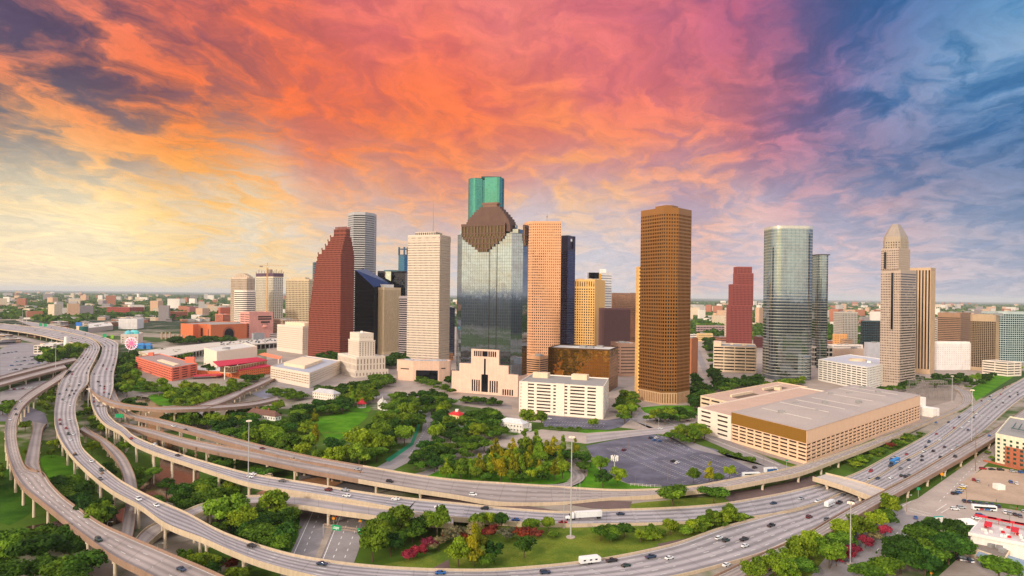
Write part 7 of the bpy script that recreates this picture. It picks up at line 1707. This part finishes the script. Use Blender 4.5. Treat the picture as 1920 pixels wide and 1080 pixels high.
root = site('terrace_restaurant', 'restaurant with a crowded white roof terrace edged in red awnings at bottom right', 'restaurant', centre(P)); b = MB(); b.prism([tuple(x) for x in P], 0, 8.0); b.prism([tuple(x) for x in inset([tuple(x) for x in P], -0.8)], 8.0, 9.4); b.build('wall', whiteP, root)
b = MB(); b.prism(inset([tuple(x) for x in P], -0.3), 9.4, 9.45); b.build('terrace_floor', mat('terrace_floor', (206, 196, 194)), root)
redm = mat('awning_red', (206, 26, 40), 0.6); rr = random.Random(9)
for t, s2 in ((0.08, 0.92), (0.3, 0.9), (0.52, 0.88), (0.74, 0.86), (0.2, 0.45), (0.62, 0.4)):
    c = Vector(sub([tuple(x) for x in P], t, t, s2, s2)[0]); b = MB(); b.box((c.x, c.y, 11.6), (9 if s2 > .6 else 3, 3.2 if s2 > .6 else 8, 0.35), math.atan2((P[1] - P[0]).y, (P[1] - P[0]).x)); b.tube([(c.x, c.y, 9.45), (c.x, c.y, 11.6)], 0.12, 5); b.build('awning', redm, root)
for k in range(22):
    c = Vector(sub([tuple(x) for x in P], *([rr.uniform(0.05, 0.9)] * 2), *([rr.uniform(0.1, 0.8)] * 2))[0]); b = MB(); b.box((c.x, c.y, 9.45), (1.1, 1.1, 0.8), rr.uniform(0, 1)); b.tube([(c.x, c.y, 10.2), (c.x, c.y, 10.35)], 0.7, 8)
    tag(b.build('cafe_table', redm if k % 3 == 0 else whiteP), ('red' if k % 3 == 0 else 'white') + ' cafe table standing on the crowded white roof terrace', 'table', 'cafe tables on the roof terrace')
Q_ = [at(1795, 1018, 4.5).to_2d(), at(1885, 1048, 4.5).to_2d(), at(1900, 1024, 4.5).to_2d(), at(1818, 1001, 4.5).to_2d()]
b = MB(); b.prism([tuple(x) for x in Q_], 0, 4.5); r2 = b.build('lower_wing', cream, root); b = MB(); b.prism(inset([tuple(x) for x in Q_], 0.6), 4.5, 4.55); b.build('lower_roof', mat('roof_tar', (130, 118, 110)), root)
for t, s2 in ((0.3, 0.5), (0.45, 0.55), (0.6, 0.5), (0.75, 0.6), (0.85, 0.4)): c = Vector(sub([tuple(x) for x in Q_], t, t, s2, s2)[0]); b = MB(); b.box((c.x, c.y, 4.55), (2.6, 2, 1.7), 0.4); b.build('air_conditioner', metalG, root)
b = MB(); S_ = [at(1830, 1040, 4).to_2d(), at(1940, 1070, 4).to_2d(), at(1940, 1056, 4).to_2d(), at(1842, 1026, 4).to_2d()]; b.prism([tuple(x) for x in S_], 3.4, 4.0); b.prism(scaled([tuple(x) for x in S_], 0.9), 0, 3.4); b.build('long_blue_roof', mat('roof_steel_blue', (132, 152, 170), 0.5), root)
p = at(1817, 990); t = site('white_canopy', 'white tent canopy on posts left of the roof terrace', 'canopy', p); b = MB(); sq = lambda r: [(p.x - r, p.y - r), (p.x + r, p.y - r), (p.x + r, p.y + r), (p.x - r, p.y + r)]; b.frustum(sq(4.6), sq(1), 3.2, 5); b.build('tent_roof', whiteP, t)
for x, y in sq(4.2): b = MB(); b.tube([(x, y, 0), (x, y, 3.2)], 0.12, 5); b.build('post', metalG, t)
p = at(1760, 992); t = site('framed_board', 'white board in a teal frame beside the lower right junction', 'billboard', p); b = MB(); b.box((p.x, p.y + 0.3, 1.2), (5.2, 0.5, 5.4), 0.15); b.build('frame', mat('teal_frame', (30, 160, 150), 0.5), t); b = MB(); b.box((p.x, p.y, 1.6), (4.6, 0.3, 4.6), 0.15); b.build('panel', whiteP, t)
# ---------------- masts, lamps and poles
galv = mat('galvanised', (196, 196, 198), 0.45, 0.4); amber = mat('lamp_glow', (236, 218, 200), 0.4, emit=((255, 220, 180), 0.25)); wood = mat('pole_wood', (140, 112, 88), 0.9)
def mast(px, yb, yt, label, head=True, r=0.42, m=None, cat='light mast', zb=0.0, base=True):
    p = at(px, yb, zb); top = atd(px, yt, p.y).z; t = site('light_mast' if head else 'pole', label, cat, p)
    b = MB(); b.tube([(p.x, p.y, zb), (p.x, p.y, top)], [r, r * 0.45], 10); b.build('pole', m or galv, t)
    if base: b = MB(); b.tube([(p.x, p.y, zb), (p.x, p.y, zb + 0.5)], r * 5, 14); b.build('footing', conc, t)
    if head:
        for k in range(8):
            a = k * math.pi / 4; x, y = p.x + 1.3 * math.cos(a), p.y + 1.3 * math.sin(a); b = MB(); b.bar((p.x, p.y, top - 0.4), (x, y, top - 0.4), 0.18); b.tube([(x, y, top - 1.0), (x, y, top - 0.4)], [0.34, 0.25], 8); b.build('floodlight', amber, t)
    return t
mast(1070, 1008, 817, 'very tall pale light mast on a round footing in the grass triangle', r=0.45); mast(465, 938, 787, 'tall light mast rising in front of the white house with brown roof', r=0.36); mast(1822, 828, 730, 'tall light mast beside the freeway at the right', r=0.36); mast(1594, 1058, 940, 'light mast on the flowering verge at lower right', r=0.35)
mast(165, 777, 728, 'light mast between the two grey viaducts', r=0.4); mast(104, 704, 641, 'light mast left of the two grey viaducts near the white pylon', r=0.4); mast(1785, 753, 704, 'thin mast beside the substation yard', r=0.35); mast(50, 612, 583, 'far light mast over the freeway at upper left', r=0.7, base=False); mast(42, 610, 580, 'far light mast left of another over the freeway', r=0.7, base=False)
mast(1829, 884, 800, 'bare tan pole on the grass tip above the dirt lot', False, 0.3, wood, 'pole'); mast(1057, 990, 908, 'slim white pole left of the tall light mast', False, 0.14, galv, 'pole'); mast(1080, 941, 910, 'short slim pole nearest right of the tall light mast', False, 0.14, galv, 'pole'); mast(1087, 941, 896, 'slim pole farther right of the tall light mast', False, 0.14, galv, 'pole')
for x, yb, yt, lb in ((1252, 901, 866, 'tan lamp pole in the lower middle of the dark car park'), (1337, 914, 891, 'yellowish pole behind the pink expressway'), (1451, 889, 866, 'dark pole beside the box truck'), (1191, 911, 890, 'short pole at the lower edge of the dark car park'), (1432, 868, 830, 'thin pole at the corner of the huge peach garage'), (1640, 800, 775, 'thin pole behind the pink expressway by the planted strip'), (1525, 884, 862, 'thin pole just above the grey overpass')): mast(x, yb, yt, lb, False, 0.16, wood, 'pole', base=False)
for x, yb, yt, lb in ((140, 888, 848, 'brown post on the left flank of the near viaduct, highest of three'), (191, 927, 893, 'brown post on the left flank of the near viaduct, lowest of three'), (367, 884, 838, 'brown post on the lower edge of the second viaduct'), (284, 858, 826, 'small brown post on the upper edge of the second viaduct')):
    p = at(x, yb); top = max(13.2, atd(x, yt, p.y).z); t = site('service_post', lb, 'post', p); b = MB(); b.tube([(p.x, p.y, 0), (p.x, p.y, top)], [0.55, 0.4], 8); b.build('pole', wood, t)
    for k in range(3): b = MB(); b.tube([(p.x, p.y, top - 1 - k * 2.4), (p.x, p.y, top - 0.4 - k * 2.4)], 0.95, 8); b.build('collar', wood, t)
for x, yb, yt, lb in ((1812, 945, 905, 'dark pole at the near left corner of the dirt lot'), (1893, 985, 948, 'dark pole above the roof terrace'), (1790, 1040, 1002, 'thin pole beside the lower wing of the restaurant'), (1700, 960, 930, 'signal pole at the lower right junction'), (1345, 800, 774, 'thin pole left of the white deck garage'), (1178, 842, 818, 'thin pole at the upper edge of the dark car park')): mast(x, yb, yt, lb, False, 0.12, wood, 'pole', base=False)
def lamp(px, yb, yt, lb, sx=-1):
    p = at(px, yb); top = atd(px, yt, p.y).z; t = site('street_lamp', lb, 'street lamp', p); b = MB(); b.tube([(p.x, p.y, 0), (p.x, p.y, top - 0.6), (p.x + sx * 0.5, p.y, top - 0.1), (p.x + sx * 2.2, p.y, top)], [0.14, 0.1, 0.08, 0.07], 6); b.build('pole', galv, t); b = MB(); b.box((p.x + sx * 2.5, p.y, top - 0.12), (0.9, 0.35, 0.2)); b.build('lamp_head', whiteP, t)
for x, yb, yt, lb, sx in ((110, 1092, 1062, 'curved street lamp in the bottom left corner', -1), (295, 1040, 1018, 'street lamp on the grass below the looping viaduct', 1), (201, 992, 978, 'street lamp in the clearing left of the narrow slip ramp', 1), (342, 962, 945, 'street lamp beside the curved slip ramp', 1), (817, 884, 864, 'street lamp at the left tip of the round tree island', -1), (806, 834, 814, 'street lamp beside the curving park street', 1), (785, 790, 770, 'street lamp at the top of the curving park street', 1), (1210, 800, 786, 'street lamp before the tall brown tower', 1), (1235, 806, 782, 'signal arm pole at the crossing below the tall brown tower', -1), (1700, 944, 928, 'street lamp under the frontage viaduct at the junction', 1)): lamp(x, yb, yt, lb, sx)
p = at(1152, 888); top = atd(1152, 854, p.y).z; t = site('cell_tower', 'white cell tower with a ring of antenna panels by the dark car park', 'antenna mast', p); b = MB(); b.tube([(p.x, p.y, 0), (p.x, p.y, top)], [0.5, 0.3], 8); b.build('pole', galv, t)
for k in range(9): a = k * 2 * math.pi / 9; b = MB(); x, y = p.x + 2.2 * math.cos(a), p.y + 2.2 * math.sin(a); b.box((x, y, top - 3.4), (0.7, 0.7, 3.2)); b.bar((p.x, p.y, top - 1.8), (x, y, top - 1.8), 0.15); b.build('antenna_panel', whiteP, t)
# ---------------- sign gantry and road signs
sg = mat('sign_green', (14, 150, 96), 0.5); sgw = mat('sign_white', (236, 240, 238), 0.5); so_ = mat('sign_orange', (240, 150, 30), 0.5); sr_ = mat('sign_red', (214, 50, 36), 0.5)
a, c = at(606, 1011), at(691, 1024); t = site('sign_gantry', 'overhead sign gantry with two green panels across the sunken avenue', 'sign gantry', a.lerp(c, 0.5)); zt = 6.6
for p in (a, c): b = MB(); b.tube([(p.x, p.y, 0), (p.x, p.y, zt + 0.6)], 0.22, 8); b.build('post', galv, t)
b = MB(); n_ = 18
for k in range(n_):
    p, q = a.lerp(c, k / n_), a.lerp(c, (k + 1) / n_)
    for dy, dz in ((0, 0), (0, 1.2), (1.0, 0), (1.0, 1.2)): b.bar((p.x, p.y + dy, zt - 0.6 + dz), (q.x, q.y + dy, zt - 0.6 + dz), 0.16)
    b.bar((p.x, p.y, zt - 0.6), (q.x, q.y, zt + 0.6), 0.1); b.bar((p.x, p.y, zt + 0.6), (p.x, p.y + 1, zt + 0.6), 0.1)
b.build('truss', mat('truss_tan', (186, 160, 138), 0.6, 0.3), t)
az = math.atan2(c.y - a.y, c.x - a.x)
for f in (0.30, 0.85):
    p = a.lerp(c, f); b = MB(); b.box((p.x, p.y - 0.5, zt - 1.2), (4.6, 0.2, 2.6), az); s1 = b.build('sign_panel', sg, t); b = MB()
    for dx, dz, w_ in ((0, 0.75, 3.0), (-0.2, 0.15, 3.4)): b.box((p.x + dx, p.y - 0.63, zt - 0.5 + dz), (w_, 0.05, 0.28), az)
    b.face([(p.x - 0.35 + 1.2 * (f > .5), p.y - 0.66, zt - 0.55), (p.x + 1.2 * (f > .5), p.y - 0.66, zt - 1.0), (p.x + 0.35 + 1.2 * (f > .5), p.y - 0.66, zt - 0.55)]); b.build('sign_lettering', sgw, s1)
def sign(px, yb, yt, w_, h_, m, lb, zb=0.0, round_=False, nm='road_sign'):
    p = at(px, yb, zb); top = atd(px, yt, p.y).z; t = site(nm, lb, 'road sign', (p.x, p.y, zb)); b = MB(); b.tube([(p.x, p.y + 0.15, zb), (p.x, p.y + 0.15, top - 0.1)], 0.1, 6); b.build('post', galv, t); b = MB()
    if round_: b.tube([(p.x, p.y - 0.05, top - h_ / 2), (p.x, p.y + 0.05, top - h_ / 2)], h_ / 2, 8)
    else: b.box((p.x, p.y, top - h_), (w_, 0.12, h_))
    b.build('sign_panel', m, t)
for a_ in ((634, 970, 957, 1.4, 1.4, sr_, 'red round sign on the island right of the sunken avenue', 0, True), (631, 978, 966, 1.1, 1.1, sr_, 'lower red sign on the island of the sunken avenue', 0, True), (625, 985, 969, 1.6, 1.6, so_, 'orange warning sign in the middle of the sunken avenue', 0, True), (675, 988, 974, 1.5, 1.5, so_, 'orange warning sign at the right of the sunken avenue', 0, True), (678, 982, 969, 1.4, 2.0, sg, 'small green sign under the curved slip ramp', 0), (223, 792, 776, 6.5, 3.2, sg, 'green road sign beside the second grey viaduct above the slip trees', 9), (1722, 932, 914, 2.0, 1.6, sg, 'small green sign by the lower right junction', 0), (1766, 900, 886, 2.2, 2.2, so_, 'orange round sign under the frontage viaduct', 0, True), (1475, 883, 862, 2.0, 0.9, sg, 'small green street sign at the corner of the huge peach garage', 0), (742, 950, 944, 1.4, 1.8, sg, 'small green sign between the merging decks', 6),
  (717, 888, 881, 1.1, 1.1, sr_, 'little red sign beside the curving park street', 0, True), (1746, 1083, 1072, 1.2, 1.2, so_, 'orange sign at the bottom right', 0, True), (275, 1030, 1023, 1.2, 1.2, sr_, 'red stop sign on the grass inside the slip ramp', 0, True)): sign(*a_)
for x, yb, lb in ((76, 620, 'far green overhead panel over the freeway, left one of a pair at upper left'), (85, 621, 'far green overhead panel over the freeway, right one of a pair at upper left'), (196, 640, 'green overhead panel above the freeway bend left of the ferris wheel'), (210, 642, 'yellow-green overhead panel above the freeway bend nearest the ferris wheel')): sign(x, yb, yb - 14, 8 if x != 210 else 6, 7.5, sg if x != 210 else mat('sign_lime', (120, 170, 40), 0.5), lb, 12.0)
# ---------------- substation, footbridge, little fence, people
steel = mat('lattice_steel', (140, 132, 130), 0.6, 0.3); rs = random.Random(2)
for k in range(16):
    p = at(1712 + (k % 8) * 9.5, 730 + (k // 8) * 17 + rs.uniform(-4, 4)); h = rs.uniform(9, 15); w_ = rs.uniform(5, 8); b = MB()
    for sx in (-1, 1): b.bar((p.x + sx * w_, p.y, 0), (p.x + sx * w_ * 0.95, p.y, h), 0.5); b.bar((p.x + sx * w_, p.y + 3, 0), (p.x + sx * w_ * 0.95, p.y + 3, h), 0.4)
    for z in (h, h * 0.8): b.bar((p.x - w_, p.y, z), (p.x + w_, p.y, z), 0.4); b.bar((p.x - w_, p.y + 3, z), (p.x + w_, p.y + 3, z), 0.3)
    for q in range(5): b.bar((p.x - w_ + q * w_ / 2.5, p.y, h * 0.8), (p.x - w_ + (q + 1) * w_ / 2.5, p.y, h), 0.25)
    for q in range(3): b.tube([(p.x - w_ * 0.6 + q * w_ * 0.6, p.y, h * 0.8 - 2.0), (p.x - w_ * 0.6 + q * w_ * 0.6, p.y, h * 0.8)], 0.25, 5)
    tag(b.build('substation_frame', steel), 'grey steel lattice frame standing in the substation yard', 'pylon', 'steel frames of the substation')
a, c = at(254, 741, 3), at(308, 736, 3); t = site('footbridge', 'low grey footbridge over the bayou in the park', 'footbridge', a.lerp(c, 0.5)); dy = Vector((0, 2, 0))
b = MB(); b.prism([tuple((a - dy)[:2]), tuple((c - dy)[:2]), tuple((c + dy)[:2]), tuple((a + dy)[:2])], 2.4, 3.0); b.build('deck', street, t); b = MB(); b.bar(a - dy + Vector((0, 0, 1)), c - dy + Vector((0, 0, 1)), 0.15); b.build('railing', metalG, t)
for f in (0.2, 0.5, 0.8): p = a.lerp(c, f); b = MB(); b.tube([(p.x, p.y, -0.1), (p.x, p.y, 2.4)], 0.5, 8); b.build('pier', pierm, t)
t = None; a, c = at(1182, 911), at(1240, 915); b = MB(); L = (c - a).length
for k in range(int(L / 2.5)): p = a.lerp(c, k * 2.5 / L); b.bar((p.x, p.y, 0), (p.x, p.y, 1.8), 0.12)
for z in (0.9, 1.7): b.bar((a.x, a.y, z), (c.x, c.y, z), 0.09)
tag(b.build('white_fence', whiteP), 'low white rail fence along the lower edge of the dark car park', 'fence')
skin = mat('skin', (196, 150, 124), 0.6); hairm = mat('hair', (60, 44, 34), 0.8)
def person(px, py, shirt, lb, rz):
    p = at(px, py, 0.16); t = thing('person', lb, 'person', p, rz); me = bpy.data.meshes.new('body'); sk = [(0, 0, .95), (0, 0, 1.2), (0, 0, 1.42), (0, 0, 1.5), (0, 0, 1.64), (.1, 0, .9), (.12, .05, .5), (.12, -.02, .08), (.12, .12, .04), (-.1, 0, .9), (-.12, -.1, .5), (-.12, -.18, .08), (-.12, -.04, .04), (.2, 0, 1.4), (.26, .02, 1.12), (.25, .14, .9), (-.2, 0, 1.4), (-.26, -.02, 1.12), (-.25, .1, .9)]
    ed = [(0, 1), (1, 2), (2, 3), (3, 4), (0, 5), (5, 6), (6, 7), (7, 8), (0, 9), (9, 10), (10, 11), (11, 12), (2, 13), (13, 14), (14, 15), (2, 16), (16, 17), (17, 18)]; me.from_pydata(sk, ed, []); o = link('body', me, t); md = o.modifiers.new('skin', 'SKIN'); rad = [.15, .15, .16, .06, .1, .1, .07, .05, .05, .1, .07, .05, .05, .07, .05, .04, .07, .05, .04]
    for v, r in zip(me.skin_vertices[0].data, rad): v.radius = (r, r * 0.8)
    me.skin_vertices[0].data[0].use_root = True; o.modifiers.new('sub', 'SUBSURF').levels = 1; me.materials.append(shirt); b = MB(); b.tube([(0, -.01, 1.62), (0, -.01, 1.76)], [.115, .07], 8); b.build('hair', hairm, t)
for x, y, m, lb, rz in ((1854, 913, PM['black'], 'person in black walking across the middle of the dirt lot', 0.4), (1868, 941, PM['dark blue'], 'person in dark blue standing on the dirt lot above the city bus', 1.2), (1905, 957, PM['red'], 'person in red standing at the right edge of the dirt lot', 2.0), (1908, 953, PM['black'], 'person in black beside the one in red at the right', 0.2)): person(x, y, m, lb, rz)
p = at(1873, 917, 0.15); t = site('lattice_crate', 'white lattice crate standing alone on the dirt lot', 'crate', p); b = MB()
for q in range(6):
    for sx, sy in ((1, 0), (0, 1)): b.box((p.x + (q - 2.5) * 0.9 * sx - 0 * sy, p.y + (q - 2.5) * 0.9 * sy, 0.15), (0.2 if sx else 4.8, 0.2 if sy else 4.8, 3.2))
b.build('lattice', whiteP, t)
GS('embankment', [(806, 1068), (841, 1049), (845, 1069)], 0.15, brick)
# ------------------------------------------------------------------ the far city: woods, small blocks, roads
g = np.random.default_rng(21)
def vnoise(x, y, sc, seed):
    r = np.random.default_rng(seed); T = r.random((64, 64)); fx, fy = x / sc, y / sc; ix, iy = np.floor(fx).astype(int), np.floor(fy).astype(int); tx, ty = fx - ix, fy - iy
    tx = tx * tx * (3 - 2 * tx); ty = ty * ty * (3 - 2 * ty); q = lambda a, b: T[a % 64, b % 64]
    return (q(ix, iy) * (1 - tx) + q(ix + 1, iy) * tx) * (1 - ty) + (q(ix, iy + 1) * (1 - tx) + q(ix + 1, iy + 1) * tx) * ty
def far_woods(n=34000):
    y = 1500 * np.exp(g.random(n) * math.log(16000 / 1500.0)); x = (g.random(n) * 2 - 1) * y * 0.92
    d = vnoise(x, y, 520, 1) * 0.55 + vnoise(x, y, 160, 2) * 0.45
    core = (np.abs(x + 40 - (y - 1500) * 0.0) < 520) & (y < 2000)
    left = x < -0.22 * y
    keep = (d > np.where(left, 0.36, 0.44)) & ~core & ~((y < 1900) & (x > -500) & (x < 900)) & ~((y < 2400) & left & (x > -0.46 * y) & (d < 0.62))
    poly = [(-60, 596), (60, 600), (125, 608), (262, 594), (300, 600), (440, 604), (440, 650), (200, 660), (-60, 700)]
    for i in np.flatnonzero(keep):
        if y[i] < 3200 and inside(*proj((x[i], y[i], 0.0)), poly): keep[i] = False
    x, y = x[keep], y[keep]; n = len(x); k = 12
    r = g.uniform(9, 15, n) * (1 + y / 9000)
    dr = g.normal(size=(n, k, 3)); dr[..., 2] = np.abs(dr[..., 2]); dr /= np.linalg.norm(dr, axis=2)[..., None]
    pos = dr * np.array([1, 1, 0.7]) * r[:, None, None] + np.stack([x, y, np.full(n, 3.0)], 1)[:, None]
    nr = dr + g.normal(scale=0.4, size=dr.shape); nr /= np.linalg.norm(nr, axis=2)[..., None]
    t1 = np.cross(nr, g.normal(size=dr.shape)); t1 /= np.linalg.norm(t1, axis=2)[..., None]; t2 = np.cross(nr, t1); s_ = (r * 0.5)[:, None, None] * g.uniform(0.6, 1.2, (n, k, 1))
    v = np.stack([pos - t1 * s_ - t2 * s_, pos + t1 * s_ - t2 * s_ * .8, pos + t1 * s_ * .8 + t2 * s_, pos - t1 * s_ + t2 * s_ * .8], 2).reshape(-1, 3).astype(np.float32)
    me = bpy.data.meshes.new('far_woods'); me.vertices.add(len(v)); me.vertices.foreach_set('co', v.ravel()); me.loops.add(len(v)); me.loops.foreach_set('vertex_index', np.arange(len(v), dtype=np.int32)); nf = len(v) // 4; me.polygons.add(nf); me.polygons.foreach_set('loop_start', np.arange(0, len(v), 4, dtype=np.int32))
    c = np.zeros((nf, 4), np.float32); c[:, 0] = np.repeat(g.random(n), k) * 0.7; c[:, 1] = g.random(nf) * 0.4 + np.repeat(g.random(n), k) * 0.5; c[:, 3] = 1
    ca = me.color_attributes.new('Col', 'FLOAT_COLOR', 'CORNER'); ca.data.foreach_set('color', np.repeat(c, 4, 0).ravel()); me.materials.append(LEAF['dark']); me.update(calc_edges=True)
    tag(link('far_woods', me), 'dark green wooded suburbs reaching to the horizon', 'woods', kind='stuff')
far_woods()
FB = [((232, 222, 212), 'white'), ((216, 196, 172), 'cream'), ((190, 182, 178), 'grey'), ((172, 112, 88), 'brick'), ((206, 168, 140), 'tan'), ((150, 140, 142), 'slate')]
fm = [mat('far_wall_' + nm, c, 0.85) for c, nm in FB]; fr_ = [mat('far_roof_pale', (214, 206, 200), 0.85), mat('far_roof_grey', (150, 144, 140), 0.9), mat('far_roof_dark', (110, 104, 104), 0.9)]
rf = random.Random(31)
def far_block(b, x, y, w_, d_, h, rz, mi, mr):
    ca_, sa_ = math.cos(rz), math.sin(rz); q = [(x + u * ca_ - v * sa_, y + u * sa_ + v * ca_) for u, v in ((-w_ / 2, -d_ / 2), (w_ / 2, -d_ / 2), (w_ / 2, d_ / 2), (-w_ / 2, d_ / 2))]
    b.prism(q, 0, h, mi, False, True, mr); return q
ZONES = [  # pixel box (x0, y0, x1, y1), how many, size range, height range, where it stands
 (0, 612, 135, 655, 16, (20, 55), (5, 12), 'near the freeway lot at the left edge'), (100, 585, 300, 612, 30, (25, 80), (6, 16), 'beyond the freeway left of the opera house'), (120, 566, 420, 586, 45, (40, 110), (8, 24), 'in the far brick district at left'), (300, 596, 425, 604, 10, (20, 45), (6, 12), 'just beyond the opera house'),
 (500, 600, 660, 640, 14, (30, 55), (8, 26), 'behind the red gabled tower'), (1295, 575, 1375, 640, 38, (22, 60), (5, 16), 'between the brown tower and the dark red tower'), (1410, 575, 1432, 650, 8, (20, 45), (6, 14), 'beside the curved glass tower'), (1550, 575, 1652, 655, 40, (25, 60), (6, 20), 'between the round glass tower and the crown tower'),
 (1745, 575, 1930, 605, 26, (40, 90), (8, 20), 'far behind the blocks at the right'), (1655, 640, 1760, 690, 6, (22, 40), (6, 16), 'behind the white windowless block'), (1300, 565, 1420, 576, 20, (60, 140), (10, 24), 'far off left of the curved glass tower'), (1560, 566, 1650, 576, 20, (60, 140), (12, 34), 'far off in the medical quarter')]
for x0, y0, x1, y1, n, sr2, hr, ph in ZONES:
    used = []
    for _ in range(n * 3):
        if len(used) >= n: break
        px, py = rf.uniform(x0, x1), rf.uniform(y0, y1); p = at(px, py); w_, d_ = rf.uniform(*sr2) * 0.75, rf.uniform(*sr2) * 0.75
        if any((p - q).length < (w_ + r) * 0.62 for q, r in used): continue
        used.append((p, w_)); i = rf.randrange(len(fm)); h = rf.uniform(*hr); b = MB(); rz = rf.choice((0.35, 0.35, -0.2, 0.9)); nm = FB[i][1]; size = 'long' if max(w_, d_) > 1.6 * min(w_, d_) else ('tall' if h > 18 else 'small')
        t = site('distant_building', '%s %s flat-roofed block %s' % (size, nm, ph), 'building', p, 'blocks ' + ph)
        q = far_block(b, p.x, p.y, w_, d_, h, rz, 0, 1); b.build('wall', [fm[i], rf.choice(fr_)], t)
        nfl = max(1, int(h / 4)); o = inset(q, -0.12); b = MB()
        for k in range(nfl): z0 = h * (k + 0.35) / nfl; ring(b, o, z0, z0 + h / nfl * 0.4)
        b.build('window_strip', shade if rf.random() < 0.6 else dark, t)
        b = MB(); c = sub(q, 0.4, 0.65, 0.4, 0.6); b.prism(c, h, h + 2.5); b.build('roof_unit', metalG, t)
b = MB()
for _ in range(4200):
    y = 2600 * math.exp(rf.random() * math.log(6.5)); x = rf.uniform(-0.9, 0.9) * y
    if -0.42 * y < x < 0.05 * y and y < 3200: continue
    w_ = rf.uniform(14, 48) * (1 + y / 9000); far_block(b, x, y, w_, rf.uniform(14, 45), rf.uniform(6, 13) + (rf.random() ** 9) * 70, rf.uniform(-0.5, 0.9), rf.randrange(len(fm)), len(fm) + rf.randrange(3))
tag(b.build('far_suburbs', fm + fr_), 'countless pale roofs scattered through the woods towards the horizon', 'suburbs', kind='stuff')
for i, (a0, a1, z) in enumerate((((-20, 588), (240, 580), 9), ((180, 566), (440, 570), 12), ((-20, 600), (60, 598), 10), ((60, 592), (330, 596), 7), ((1300, 590), (1370, 596), 6))):
    p, q = at(a0[0], a0[1], z), at(a1[0], a1[1], z); e = (q - p).normalized(); nn_ = Vector((-e.y, e.x, 0)) * 11; b = MB(); b.prism([tuple((p - nn_)[:2]), tuple((q - nn_)[:2]), tuple((q + nn_)[:2]), tuple((p + nn_)[:2])], z - 2.5, z)
    o = b.build('distant_viaduct', parm); tag(o, ['pale straight viaduct crossing the far woods at upper left', 'long pale viaduct on the far plain left of the ivory tower', 'short pale viaduct at the far left edge', 'low pale viaduct in front of the far brick hall', 'pale road bridge left of the dark red tower'][i], 'viaduct')
build_all_trees()
# ------------------------------------------------------------------ air: thin even haze round the whole scene
hz_ = MB(); hz_.prism([(-69000, -69000), (69000, -69000), (69000, 69000), (-69000, 69000)], -1.0, 340.0)
hm_ = bpy.data.materials.new('air'); hm_.use_nodes = True; hm_.node_tree.nodes.clear(); n = NT(hm_.node_tree)
pv = n.node('ShaderNodeVolumePrincipled'); pv.inputs['Color'].default_value = (0.86, 0.93, 1.0, 1); pv.inputs['Density'].default_value = 0.000024; pv.inputs['Anisotropy'].default_value = 0.0
ou = n.node('ShaderNodeOutputMaterial'); n.l.new(pv.outputs[0], ou.inputs['Volume'])
try: hm_.cycles.homogeneous_volume = True
except Exception: pass
ho = hz_.build('haze', hm_); ho['kind'] = 'stuff'
# ------------------------------------------------------------------ labels: things that share one are told apart by their order from the left
ORD = ['leftmost', 'second from left', 'third from left', 'fourth from left', 'fifth from left', 'sixth from left', 'seventh from left', 'eighth from left', 'ninth from left', 'tenth from left', 'eleventh from left', 'twelfth from left']
def order_labels(most=12):
    by = {}
    for o in SC.objects:
        if o.parent is None and o.get('label') and o.get('kind') != 'stuff': by.setdefault(o['label'], []).append(o)
    for lb, os_ in by.items():
        if not 1 < len(os_) <= most: continue
        def px(o):
            p = o.location if o.location.length > 1 else (o.data.vertices[0].co if o.type == 'MESH' else o.location)
            return proj(p)[0] if p[1] > 1 else 0
        os_.sort(key=px)
        for i, o in enumerate(os_):
            w_ = ('rightmost' if i == len(os_) - 1 else ORD[i]); o['label'] = lb + ', ' + w_
            if len(o['label'].split()) > 16: o['label'] = ' '.join(lb.split()[:13]) + ', ' + w_
order_labels()
